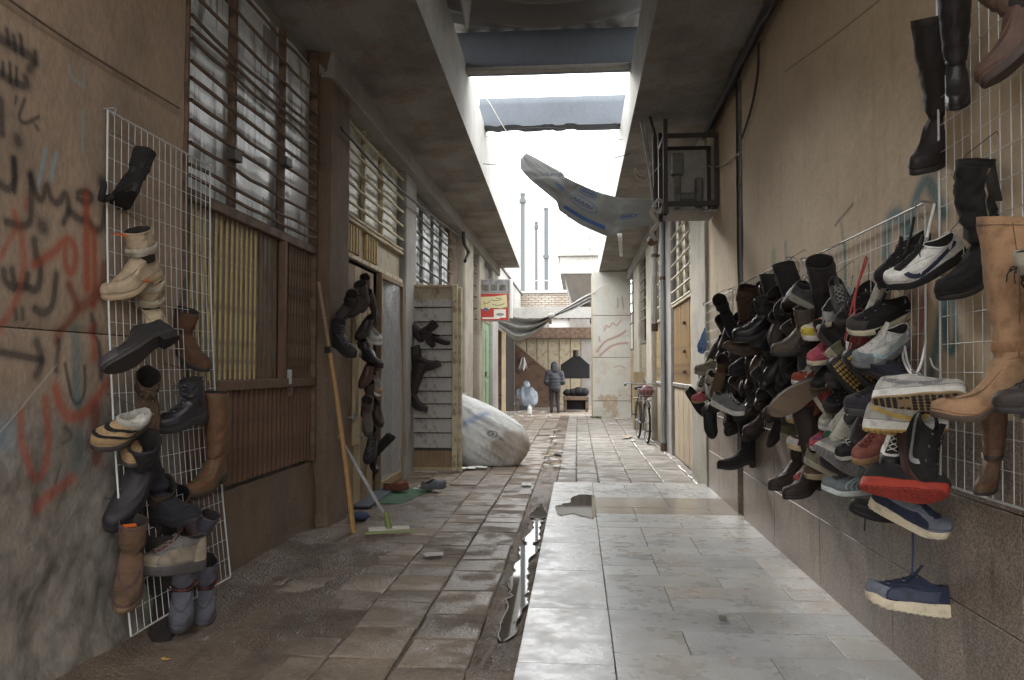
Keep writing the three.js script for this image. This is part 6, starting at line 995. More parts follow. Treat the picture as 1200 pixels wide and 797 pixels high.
// ---- shoes strung beside the plank door
const STR = [
  ['ankle', [0.03, 0.024, 0.024], 404, 362, 0.16, [-0.4, -0.6, 0.6], [0.4, 0.85, 0.3], 'dark ankle boot topmost of the doorway string'], ['lace', [0.045, 0.034, 0.03], 416, 350, 0.2, [-0.7, -0.5, 0.5], [0.3, 0.9, 0.2], 'brown black lace boot sticking up at the doorway string'], ['tall', [0.06, 0.025, 0.022], 427, 343, 0.12, [-0.2, -0.8, 0.5], [0.15, 1, 0], 'maroon boot shaft at the top of the doorway string'],
  ['heeled', [0.03, 0.02, 0.018], 434, 362, 0.14, [-0.3, -0.8, 0.5], [0.1, 1, 0.1], 'slim dark boot against the plastic film door'], ['lace', [0.028, 0.024, 0.026], 404, 395, 0.2, [0.7, -0.4, 0.55], [-0.2, 0.95, 0.2], 'black boot with grey toe cap beside the wooden batten'], ['oxford', [0.025, 0.02, 0.022], 428, 382, 0.18, [-0.4, -0.6, 0.65], [0.2, 0.8, 0.5], 'black low shoe under the maroon boot shaft'],
  ['sneaker', [0.5, 0.5, 0.48], 436, 389, 0.2, [0.6, -0.4, 0.6], [0, 0.9, 0.4], 'white sneaker on the doorway string'], ['oxford', [0.02, 0.018, 0.02], 430, 408, 0.2, [0.5, -0.55, 0.65], [0, 0.85, 0.5], 'glossy black shoe under the white sneaker on doorway string'], ['flat', [0.03, 0.022, 0.025], 437, 421, 0.2, [0.7, -0.35, 0.6], [0, 0.9, 0.4], 'dark slip-on halfway down the doorway string'],
  ['oxford', [0.07, 0.03, 0.02], 430, 437, 0.18, [-0.3, -0.7, 0.6], [0, 0.7, 0.7], 'reddish brown shoe halfway down the doorway string'], ['sneaker', [0.3, 0.2, 0.14], 440, 446, 0.2, [0.4, -0.7, 0.5], [0.3, 0.7, 0.6], 'tan and white sneaker halfway down the doorway string'], ['ankle', [0.06, 0.045, 0.04], 431, 466, 0.16, [-0.2, -0.6, 0.75], [0, 0.9, 0.4], 'brown grey ankle boot low on the doorway string'],
  ['ankle', [0.1, 0.07, 0.06], 431, 487, 0.2, [0.15, -0.75, 0.6], [0, 0.8, 0.55], 'grey brown suede boot hanging toe down on doorway string'], ['oxford', [0.05, 0.03, 0.02], 443, 482, 0.16, [0.4, -0.8, 0.4], [0.3, 0.6, 0.7], 'brown shoe beside the grey brown suede boot'], ['lace', [0.02, 0.018, 0.022], 434, 520, 0.16, [-0.25, -0.7, 0.65], [0, 0.9, 0.4], 'black boot near the bottom of the doorway string'],
  ['tall', [0.016, 0.015, 0.018], 449, 530, 0.2, [0.4, -0.7, 0.55], [0.35, 0.95, 0.1], 'black rubber boot lowest beside the plastic film door'],
];
for (const [fam, up, px, py, off, toe, top, label] of STR) place(shoe(fam, { up, kind: fam === 'tall' || fam === 'oxford' ? 'patent' : 'leather', ...(fam === 'lace' || fam === 'sneaker' ? { lace: [0.2, 0.2, 0.2] } : {}), ...(fam === 'sneaker' ? { sole: WHT, tongue: GRY } : {}) }), px, py, onL(off), toe, top, label, { s: fam === 'tall' || fam === 'heeled' ? 0.72 : 0.95, name: BOOTS.includes(fam) ? 'boot' : fam === 'sneaker' ? 'sneaker' : 'shoe', category: BOOTS.includes(fam) ? 'boot' : fam === 'sneaker' ? 'sneaker' : 'shoe', group: 'shoes strung in the shop doorway' });
// ---- boots on the slatted door
const onZ = (z) => (px, py) => aZ(px, py, z);
for (const [fam, px, py, toe, top, label, s] of [['ankle', 482, 387, [0.5, -0.75, 0.3], [-0.7, 0.65, 0.2], 'black ankle boot hung sideways on the slatted door', 1.1], ['flat', 514, 396, [0.95, -0.25, 0.2], [-0.1, 0.9, 0.4], 'dark low shoe pointing away from the hinge on slatted door', 1.1], ['ankle', 507, 391, [0.6, -0.75, 0.1], [0.6, 0.7, 0.3], 'black ankle boot beside the dark low shoe on slatted door', 0.9], ['ankle', 497, 418, [0.88, 0.18, 0.3], [-0.12, 1, 0.1], 'black chelsea boot with upturned toe on the slatted door', 1.25], ['tall', 494, 452, [0.85, -0.35, 0.35], [0.02, 1, 0.05], 'tall slim dark boot hanging low on the slatted door', 1.12]])
  place(shoe(fam, { up: [0.028, 0.02, 0.02], kind: 'leather' }), px, py, onZ(-9.07), toe, top, label, { s, name: fam === 'flat' ? 'shoe' : 'boot', category: fam === 'flat' ? 'shoe' : 'boot', group: 'footwear on the slatted door' });
// sandals on the mat
for (const [px, py, up, toe, label] of [[464, 573, [0.2, 0.07, 0.04], [0.95, 0, 0.3], 'red brown sandal standing on the green mat'], [508, 571, [0.16, 0.17, 0.2], [0.9, 0, -0.3], 'grey slip-on lying at the edge of the green mat']]) { const o = place(shoe('slipper', { up, kind: 'suede', sole: [up[0] * 0.6, up[1] * 0.6, up[2] * 0.6] }), px, py, (x, y) => aY(x, y, 0.05), toe, [0, 1, 0.25], label, { name: 'sandal', category: 'sandal', s: 0.95 }); const bb = new THREE.Box3().setFromObject(o); o.position.y += 0.024 - bb.min.y; }
// ---------------------------------------------------------------- slatted door
{
  const z = -9.2, x0 = aZ(471, 440, z).x, x1 = aZ(533, 440, z).x, y1 = aZ(500, 334, z).y, g = thing('slatted_door', 'grey slatted door leaf swung open across the walkway', 'door', [x0, 0.012, z]), w = x1 - x0, Y = (py) => aZ(500, py, z).y - 0.012;
  part(g, 'stile', span(0, 0.035, 0.02, Y(334), -0.035, 0.02, 0.004), M.creamBar); part(g, 'stile', span(w - 0.03, w + 0.03, 0.02, Y(334), -0.04, 0.022, 0.004), M.creamBar); part(g, 'edge_post', span(w + 0.035, w + 0.075, 0.0, Y(337), -0.09, -0.02, 0.006), M.creamBar);
  part(g, 'top_rail', span(0.035, w - 0.03, Y(337), Y(334), -0.03, 0.018, 0.003), M.woodPale); part(g, 'top_panel', span(0.036, w - 0.031, Y(351), Y(337), -0.02, 0.0, 0.003), M.creamSheet); part(g, 'bottom_panel', span(0.036, w - 0.031, 0.05, Y(528), -0.02, 0.004, 0.003), M.wood); part(g, 'bottom_rail', span(0.035, w - 0.03, 0.012, 0.05, -0.03, 0.018, 0.003), M.woodPale);
  const ys = [351, 361, 378, 394, 410, 425, 443, 459, 474, 491, 508, 526].map(Y); part(g, 'back_sheet', span(0.036, w - 0.031, Y(528), Y(351), -0.03, -0.021, 0), M.blackSteel);
  for (let i = 0; i < ys.length - 1; i++) { const h = ys[i] - ys[i + 1], o = part(g, 'slat', span(0.037, w - 0.032, -h + 0.012, 0, -0.006, 0.007, 0.003), M.slat); o.position.set(0, ys[i], -0.006); o.rotation.x = -0.09; }
  for (const y of [0.5, 1.5]) part(g, 'hinge', span(-0.02, 0.03, y, y + 0.08, 0.021, 0.028, 0.002), M.rustBar);
}
// ---------------------------------------------------------------- white sack
{
  const c = aY(578, 548, 0), P = (px, py) => { const q = aZ(px, py, c.z - 0.3); return V(q.x, q.y, 0); };
  const g = thing('woven_sack', 'bulging white woven sack tied at one corner, stained brown', 'sack', [aZ(578, 520, c.z - 0.3).x, 0, c.z - 0.3]), ox = g.position.x;
  const balls = [[553, 515, 0.36], [575, 522, 0.33], [590, 524, 0.25], [600, 522, 0.19], [560, 535, 0.26], [584, 535, 0.24], [545, 496, 0.27], [541, 484, 0.18], [565, 506, 0.31], [538, 476, 0.1], [556, 493, 0.22], [572, 502, 0.25], [583, 510, 0.23], [594, 517, 0.22]].map(([x, y, r]) => { const q = P(x, y); return [q.x - ox, Math.max(q.y, r * 0.82), r]; });
  const N = 64, mc = new MarchingCubes(N, M.white, false, false, 60000), S0 = 1.5, f = (x, y, z) => { let d = 1e9; for (const [bx, by, r] of balls) { const e = Math.hypot(x - bx, y - by, z * 1.15) - r, k = 0.14, h = clamp(0.5 + 0.5 * (d - e) / k); d = mix(d, e, h) - k * h * (1 - h); } const n = fbm(x * 0.25 + 0.5, y * 0.25 + z * 0.21, 8, 4) - 0.5, w = fbm(x * 0.5 + y * 0.2, z * 0.3, 16, 3) - 0.5; const cr = Math.abs(fbm(x * 0.35 + y * 0.5 + 0.3, z * 0.4 - y * 0.2 + 0.6, 16, 3) - 0.5); return Math.max(d + 0.09 * n + 0.03 * w - 0.09 * Math.max(0, 0.16 - cr * 2), 0.004 - y); };
  for (let k = 0; k < N; k++) for (let j = 0; j < N; j++) for (let i = 0; i < N; i++) { const x = (i - N / 2) / (N / 2) * S0 / 2 * 1.25, y = (j - N / 2) / (N / 2) * S0 / 2 + S0 / 2 - 0.05, z = (k - N / 2) / (N / 2) * S0 / 2; mc.field[i + N * j + N * N * k] = -f(x, y, z); }
  mc.isolation = 0; mc.update();
  const n = mc.count, pos = new Float32Array(n * 3), uv = new Float32Array(n * 2);
  for (let i = 0; i < n; i++) { pos[3 * i] = mc.positionArray[3 * i] * S0 / 2 * 1.25; pos[3 * i + 1] = mc.positionArray[3 * i + 1] * S0 / 2 + S0 / 2 - 0.05; pos[3 * i + 2] = mc.positionArray[3 * i + 2] * S0 / 2; uv[2 * i] = pos[3 * i] / 2 + 0.5; uv[2 * i + 1] = (pos[3 * i + 1] - pos[3 * i + 2] * 0.5) / 1.5 + 0.2; }
  const geo = new THREE.BufferGeometry(); geo.setAttribute('position', new THREE.BufferAttribute(pos, 3)); geo.setAttribute('uv', new THREE.BufferAttribute(uv, 2)); geo.setAttribute('normal', new THREE.BufferAttribute(mc.normalArray.slice(0, n * 3), 3));
  const toUV = (px, py) => { const q = P(px, py); return [(q.x - ox) / 2 + 0.5, q.y / 1.5 + 0.12]; };
  const map = wallPaint(512, 512, toUV, [[[[536, 503], [548, 497], [562, 488], [572, 483]], 5, [90, 130, 180], 0.5], [[[574, 508], [578, 503], [582, 508], [576, 511], [574, 506], [584, 504], [586, 510], [580, 512]], 1.2, [60, 80, 90], 0.7, 1.2]], (u, v) => { const c = fbm(u, v, 8, 4), g = fbm(u, v, 128, 1), st = sstep(0.42, 0.66, 0.6 * fbm(u, v * 0.5, 16, 5) + 0.55 * clamp(1 - Math.hypot((u - 0.63) / 0.2, (v - 0.3) / 0.24))); return [0.66, 0.67, 0.66].map((k, i) => mix(k * (0.86 + 0.2 * c), [0.24, 0.165, 0.095][i], st * 0.6) * (0.92 + 0.16 * g)); });
  part(g, 'sack_body', geo, std({ map, roughness: 0.75, bumpMap: rep(weave, 0.05), bumpScale: 0.003 }));
  const t = P(541, 468); part(g, 'tied_corner', thick(sheet(10, 8, (u, v) => V(t.x - ox - 0.06 + 0.1 * u * (0.4 + v), t.y - 0.06 + 0.14 * v, 0.04 * Math.sin(u * 7)), [0.2, 0.2]), 0.004), M.white);
  for (const [px, py] of [[546, 550], [560, 549]]) { const q = aY(px, py, 0.01); single('torn_plastic', thick(sheet(10, 6, (u, v) => V(q.x + (u - 0.5) * 0.22, 0.012 + 0.03 * fbm(u + q.x, v, 8, 3), q.z + (v - 0.5) * 0.14), [0.2, 0.1]), 0.002), M.white, 'torn scrap of white plastic at the foot of the white sack', 'litter', 'plastic scraps by the sack'); }
}
// ---------------------------------------------------------------- sticks, squeegee, mat
{
  const base = aY(414, 626, 0), top = aX(373, 332, XL + 0.11), g = thing('bamboo_stick', 'long bamboo stick leaning against the dark brown pillar', 'stick', [base.x, 0.012, base.z]), d = top.clone().sub(base), n = 7;
  for (let i = 0; i < n; i++) { const a = d.clone().multiplyScalar(i / n), b = d.clone().multiplyScalar((i + 1) / n), bow = (t) => V(0.015 * Math.sin(Math.PI * t), 0, 0); part(g, 'cane', rod(a.add(bow(i / n)), b.add(bow((i + 1) / n)), i < 5 ? 0.021 - 0.0012 * i : 0.013, 10, i < 5 ? 0.02 - 0.0012 * i : 0.012), i < 5 ? M.bamboo : M.wood); if (i) { const q = d.clone().multiplyScalar(i / n).add(bow(i / n)); part(g, 'node', new THREE.SphereGeometry(0.0235 - 0.0012 * i, 10, 6).scale(1, 0.5, 1).translate(q.x, q.y, q.z), M.bamboo); } }
  const w = d.clone().multiplyScalar(0.72); part(g, 'binding', rod(w, w.clone().addScaledVector(d, 0.025), 0.024, 10), M.black);
  const hb = aY(456, 622, 0.03), tp = aX(397, 508, XL + 0.16), s = thing('floor_squeegee', 'floor squeegee with grey handle and green white head leaning by doorway', 'squeegee', [hb.x, 0.012, hb.z]);
  part(s, 'handle', rod(V(-0.015, 0.09, -0.01), tp.clone().sub(hb), 0.0125, 10), M.galv); part(s, 'socket', rod(V(0, 0.03, 0), V(-0.03, 0.15, -0.02), 0.03, 12, 0.018), std({ color: col(0.16, 0.2, 0.06), roughness: 0.5 }));
  const ang = 0.35; const bar = box(0.3, 0.03, 0.04, 0, 0.033, 0, 0.008); bar.rotateY(ang); part(s, 'head', bar, std({ color: col(0.5, 0.48, 0.4), roughness: 0.55 })); const bl = box(0.34, 0.02, 0.012, 0, 0.01, 0.005, 0.002); bl.rotateY(ang); part(s, 'blade', bl, std({ color: col(0.22, 0.25, 0.1), roughness: 0.6 }));
  const c = [[430, 575], [516, 569], [506, 577], [470, 590], [424, 590]].map(([x, y]) => aY(x, y, 0.02)), q = [c[0], c[1], c[3], c[4]];
  const m = sheet(24, 14, (u, v) => { const a = q[0].clone().lerp(q[1], u), b = q[3].clone().lerp(q[2], u), o = a.lerp(b, v); o.y = 0.014 + 0.012 * fbm(u, v, 8, 3); return o; }, [1, 0.5]); single('green_mat', thick(flipGeo(m), 0.006), std({ color: col(0.045, 0.105, 0.055), bumpMap: rep(weave, 0.03), bumpScale: 0.003 }), 'dark green mat at the shoe shop doorway', 'mat');
  const th = aX(440, 566, XL + 0.1); single('threshold_strip', box(0.16, 0.02, 1.1, th.x, 0.03, th.z, 0.006), std({ color: col(0.06, 0.07, 0.085), roughness: 0.8 }), 'worn dark rubber strip along the shop threshold', 'mat');
  const cl = aY(421, 612, 0.0), rag = single('blue_rag', (() => { const s = new THREE.SphereGeometry(0.06, 14, 10), p = s.attributes.position; for (let i = 0; i < p.count; i++) { const k = 1 + 0.7 * (fbm(p.getX(i) * 4 + 1, p.getY(i) * 4 + p.getZ(i) * 3, 8, 3) - 0.5); p.setXYZ(i, p.getX(i) * k * 1.3, p.getY(i) * k * 0.6, p.getZ(i) * k); } s.computeVertexNormals(); return s; })(), std({ color: col(0.03, 0.045, 0.09) }), 'crumpled dark blue rag beside the bamboo stick foot', 'rag'); rag.position.set(cl.x, 0.045, cl.z);
}
// ---------------------------------------------------------------- sign box on the left row
{
  const z = -15.5, x0 = XL + 0.02, x1 = aZ(597.5, 350, z).x, y0 = aZ(578, 376.5, z).y, y1 = aZ(578, 344, z).y, y2 = aZ(578, 328, z).y, g = thing('sign_box', 'box sign with red and cream panel under a slotted top', 'sign', [x0, y0, z]), w = x1 - x0;
  const cv = document.createElement('canvas'); cv.width = 256; cv.height = 224; const c = cv.getContext('2d');
  c.fillStyle = '#b9423a'; c.fillRect(0, 0, 256, 224); c.fillStyle = '#d9cfa4'; c.beginPath(); c.moveTo(20, 26); c.lineTo(140, 22); c.lineTo(240, 8); c.lineTo(248, 118); c.lineTo(190, 128); c.lineTo(120, 124); c.lineTo(60, 136); c.lineTo(14, 124); c.closePath(); c.fill();
  c.fillStyle = '#e6e2d6'; c.fillRect(130, 132, 104, 72); c.fillStyle = '#8a8f92'; c.beginPath(); c.ellipse(184, 176, 34, 12, 0, 0, 7); c.fill(); c.fillStyle = '#3f6f9a'; c.beginPath(); c.ellipse(62, 132, 20, 14, 0.2, 0, 7); c.fill(); c.fillStyle = '#e9e4da'; c.fillRect(30, 200, 150, 14);
  c.strokeStyle = '#3a5c46'; c.lineWidth = 5; c.lineCap = 'round'; for (const [a, b, d, e, f, h] of [[110, 50, 150, 70, 200, 46], [40, 70, 70, 95, 100, 60], [120, 90, 170, 110, 220, 84], [150, 34, 168, 50, 190, 34]]) { c.beginPath(); c.moveTo(a, b); c.quadraticCurveTo(d, e, f, h); c.stroke(); } c.strokeStyle = '#2b2b2b'; c.lineWidth = 4; c.beginPath(); c.moveTo(100, 126); c.quadraticCurveTo(150, 118, 190, 130); c.lineTo(246, 112); c.stroke(); c.strokeStyle = '#c9a23a'; c.lineWidth = 7; c.beginPath(); c.moveTo(34, 92); c.quadraticCurveTo(60, 60, 50, 110); c.stroke();
  const t = new THREE.CanvasTexture(cv); t.colorSpace = THREE.SRGBColorSpace;
  const face = new THREE.PlaneGeometry(w - 0.04, y1 - y0 - 0.03); face.translate(w / 2, (y1 - y0) / 2, 0.105); part(g, 'sign_face', face, std({ map: t, roughness: 0.5 }));
  part(g, 'case', span(0, w, 0, y1 - y0, -0.1, 0.1, 0.006), M.concretePale); part(g, 'side_trim', span(w + 0.002, w + 0.05, 0.05, y2 - y0, -0.12, 0.12, 0.006), M.white);
  part(g, 'top_box', span(0, w, y1 - y0 + 0.004, y2 - y0, -0.1, 0.08, 0.006), M.galv); for (let i = 0; i < 3; i++) part(g, 'slot', span(0.08 + i * (w - 0.12) / 3, 0.08 + (i + 0.8) * (w - 0.12) / 3, y1 - y0 + 0.05, y2 - y0 - 0.1, 0.078, 0.084, 0.002), M.greySheet);
  part(g, 'bracket', span(-0.04, 0.0, 0.1, 0.14, -0.05, 0.05, 0.002), M.blackSteel);
}
// ---------------------------------------------------------------- cooler bracket frame, cables, conduits
{
  const z = -7.47, a = aZ(777, 157, z), b = aX(842, 240, XR - 0.02), g = thing('steel_bracket', 'square black steel bracket frame on the wall under canopy', 'bracket', [XR, b.y, z]), w = XR - a.x, h = a.y - b.y, D = 0.45;
  for (const dz of [0, -D]) { part(g, 'post', span(-w, -w + 0.04, -0.06, h + 0.14, dz - 0.02, dz + 0.02, 0.003), M.blackSteel); part(g, 'post', span(-0.05, -0.012, 0, h, dz - 0.02, dz + 0.02, 0.003), M.blackSteel); part(g, 'bar', span(-w + 0.041, -0.051, h - 0.04, h, dz - 0.018, dz + 0.018, 0.003), M.blackSteel); part(g, 'bar', span(-w + 0.041, -0.051, 0, 0.045, dz - 0.018, dz + 0.018, 0.003), M.blackSteel); }
  part(g, 'side_bar', [span(-w, -w + 0.04, 0, 0.04, -0.021, -D + 0.021, 0.003), span(-0.05, -0.012, 0, 0.04, -0.021, -D + 0.021, 0.003), span(-w, -w + 0.04, h - 0.04, h, -0.021, -D + 0.021, 0.003)], M.blackSteel);
  part(g, 'backing_board', span(-w + 0.045, -0.055, 0.05, h - 0.045, -D + 0.03, -D + 0.04, 0.002), M.concretePale);
  part(g, 'motor_bracket', [span(-w * 0.72, -w * 0.6, 0.05, h * 0.85, -D + 0.042, -D + 0.1, 0.006), span(-w * 0.78, -w * 0.56, h * 0.55, h * 0.85, -D + 0.045, -D + 0.16, 0.01), span(-w * 0.62, -w * 0.3, h * 0.2, h * 0.3, -D + 0.05, -D + 0.1, 0.01), span(-w * 0.34, -w * 0.2, 0.06, h * 0.5, -D + 0.05, -D + 0.14, 0.012)], M.greySheet);
  const p = aX(827, 252, XR - 0.1); single('bracket_plank', span(a.x + 0.05, XR - 0.02, p.y - 0.01, p.y + 0.015, z - 0.45, z + 0.02, 0.008), M.concrete, 'rough board lying under the black bracket frame', 'board');
}
const cableAt = (pts, r, label, m = M.cable, n) => single('cable', tube(pts, r, 6, n ?? pts.length * 6), m, label, 'cable');
{
  const pts = [[920, -30], [905, 0], [893, 25], [880, 50], [868, 72], [860, 92], [846, 120], [832, 146], [826, 158]].map(([x, y], i) => { const q = aX(x, y, XR - 0.06); q.y = Math.min(q.y, 3.58) - 0.012 * (i % 2); return q; });
  cableAt(pts, 0.035, 'thick black cable bundle along the top of the plaster wall');
  cableAt(pts.map((q, i) => q.clone().add(V(-0.02, -0.045 - 0.012 * Math.sin(i * 2), 0.02))), 0.018, 'thinner black cable sagging under the thick bundle');
  cableAt([[889, 50], [888, 85], [882, 120], [875, 145], [869, 162]].map(([x, y]) => aX(x, y, XR - 0.03)), 0.009, 'loose black cable looping down to the drain pipe');
  cableAt([[826, 158], [823, 175], [826, 190], [835, 196], [846, 193], [862, 183], [868, 178]].map(([x, y]) => aX(x, y, XR - 0.03)), 0.007, 'thin pale cable between bracket frame and drain pipe', M.ropePale);
  // conduits hanging from the canopy edge beside the bracket
  for (const [x0, y0, x1, y1, r, m, label] of [[758, 122, 768, 160, 0.014, M.blackSteel, 'short black conduit hanging from the canopy soffit'], [751, 142, 764, 215, 0.012, M.galv, 'grey conduit hanging at the canopy edge'], [755, 142, 767, 248, 0.014, M.galv, 'longer grey conduit hanging at the canopy edge'], [767, 160, 769, 244, 0.022, M.blackSteel, 'thick dark conduit just left of the bracket frame']]) single('conduit', rod(aZ(x1, y1, -7.7), aZ(x0, Math.max(y0, 112), -7.7), r, 8), m, label, 'conduit');
  cableAt([[764, 190], [752, 206], [744, 196], [746, 208], [756, 212], [766, 202], [774, 192]].map(([x, y]) => aZ(x, y, -7.66)), 0.006, 'pale wire loop hanging beside the conduits', M.ropePale, 40);
  cableAt([[768, 240], [764, 250], [770, 262], [764, 272], [769, 282]].map(([x, y]) => aZ(x, y, -7.62)), 0.022, 'frayed pale rope tied round the bracket post', M.ropePale, 40);
  cableAt([[766, 240], [772, 234], [778, 240], [770, 248], [764, 244]].map(([x, y]) => aZ(x, y, -7.6)), 0.016, 'knotted pale rope at the foot of the bracket', M.ropePale, 40);
  for (const [l, label, r] of [[[[566, 192], [590, 194], [640, 198], [690, 192], [735, 181], [752, 175]], 'slack thin wire crossing the sky gap under the second beam', 0.004], [[[560, 102], [575, 123], [592, 152], [614, 181]], 'pale cord holding up the torn cardboard', 0.006], [[[570, 160], [600, 152], [650, 150], [710, 160], [730, 164]], 'thin wire high in the sky gap', 0.003]]) { const q = l.map(([x, y]) => aZ(x, y, -9)); cableAt(q, r, label, r > 0.005 ? M.ropePale : M.cable); }
  cableAt([[400, 150], [450, 205], [500, 248], [545, 282]].map(([x, y]) => { const q = aX(x, y, XL + 0.14); return q; }), 0.012, 'dark cable running along the lintel of the left row');
  cableAt([[543, 272], [544, 285], [549, 296], [545, 306]].map(([x, y]) => aX(x, y, XL + 0.2)), 0.03, 'tangled dark cable clump on the lintel of the left row', M.cable, 30);
  // junction clumps
  for (const [px, py, z, r, label] of [[788, 283, -8.2, 0.05, 'rusty round lamp socket hanging beside the frayed rope']]) { const q = aZ(px - 24, py, z); single('lamp_socket', new THREE.SphereGeometry(r, 12, 10).translate(q.x, q.y, q.z), M.rustBar, label, 'socket'); }
}
// ---------------------------------------------------------------- torn cardboard strip
{
  const z = -8.6, g = thing('torn_cardboard', 'long torn cardboard strip printed with blue ovals hanging across gap', 'cardboard', [0, 0, z]);
  const up = [[617, 179], [658, 203], [663, 210], [680, 219], [706, 231], [726, 237], [765, 239]], lo = [[610, 192], [612, 206], [650, 240], [656, 249], [680, 266], [712, 281], [757, 272]].map((p) => p);
  const A = new THREE.CatmullRomCurve3(up.map(([x, y]) => aZ(x, y, z)), false, 'catmullrom', 0.15), B = new THREE.CatmullRomCurve3([[610, 186], [611, 200], [622, 213], [652, 238], [656, 249], [682, 267], [712, 281], [726, 275], [764, 268]].map(([x, y]) => aZ(x, y, z)), false, 'catmullrom', 0.15);
  const s = sheet(70, 16, (u, v) => { const q = A.getPoint(u).lerp(B.getPoint(u), v); q.z = 0.02 * Math.sin(u * 9) * (0.5 + v) + 0.02 * (fbm(u * 0.6, v * 0.3, 16, 3) - 0.5) + 0.008 * Math.abs(Math.sin(u * 11 + v)) + 0.25 * u; return q; });
  const uvs = s.attributes.uv; const cv = document.createElement('canvas'); cv.width = 1024; cv.height = 256; const c = cv.getContext('2d'); c.fillStyle = '#8d8f8d'; c.fillRect(0, 0, 1024, 256);
  for (let i = 0; i < 5000; i++) { c.fillStyle = `rgba(${rnd() < 0.5 ? '80,78,72' : '150,150,148'},0.08)`; c.fillRect(rnd() * 1024, rnd() * 256, 2 + rnd() * 14, 1 + rnd() * 3); }
  c.strokeStyle = c.fillStyle = '#47639a'; const oval = (x, y, w, h, a, f) => { c.save(); c.translate(x, y); c.rotate(a); c.lineWidth = 5; c.beginPath(); c.ellipse(0, 0, w, h, 0, 0, 7); c.stroke(); if (f) { c.lineWidth = 5; c.beginPath(); for (let i = -3; i < 3; i++) { c.moveTo(i * w / 4.4, h * 0.3); c.lineTo(i * w / 4.4 + w / 9, -h * 0.35); c.lineTo(i * w / 4.4 + w / 5.5, h * 0.3); } c.stroke(); } c.restore(); };
  oval(600, 120, 88, 36, 0.1, true); oval(590, 36, 46, 20, 0, true); oval(360, 120, 40, 20, 0.3, true); oval(905, 150, 44, 20, -0.1, true); oval(200, 90, 40, 16, 0.2, false); c.fillRect(520, 196, 220, 26); c.strokeStyle = '#8a8a88'; c.lineWidth = 3; for (const x of [470, 770, 800]) { c.beginPath(); c.moveTo(x, 0); c.lineTo(x + 6, 256); c.stroke(); }
  const t = new THREE.CanvasTexture(cv); t.colorSpace = THREE.SRGBColorSpace; for (let i = 0; i < uvs.count; i++) uvs.setY(i, 1 - uvs.getY(i));
  part(g, 'board', thick(flipGeo(s), 0.004), std({ map: t, roughness: 0.9 }));
  const q = aZ(726, 285, z + 0.25); part(g, 'torn_flap', thick(sheet(6, 10, (u, v) => V(q.x + 0.05 * (u - 0.5) * (1 - 0.4 * v) + 0.02 * v, q.y + 0.1 - 0.24 * v, 0.25 + 0.03 * Math.sin(v * 6)), [0.1, 0.2]), 0.004), M.white);
}
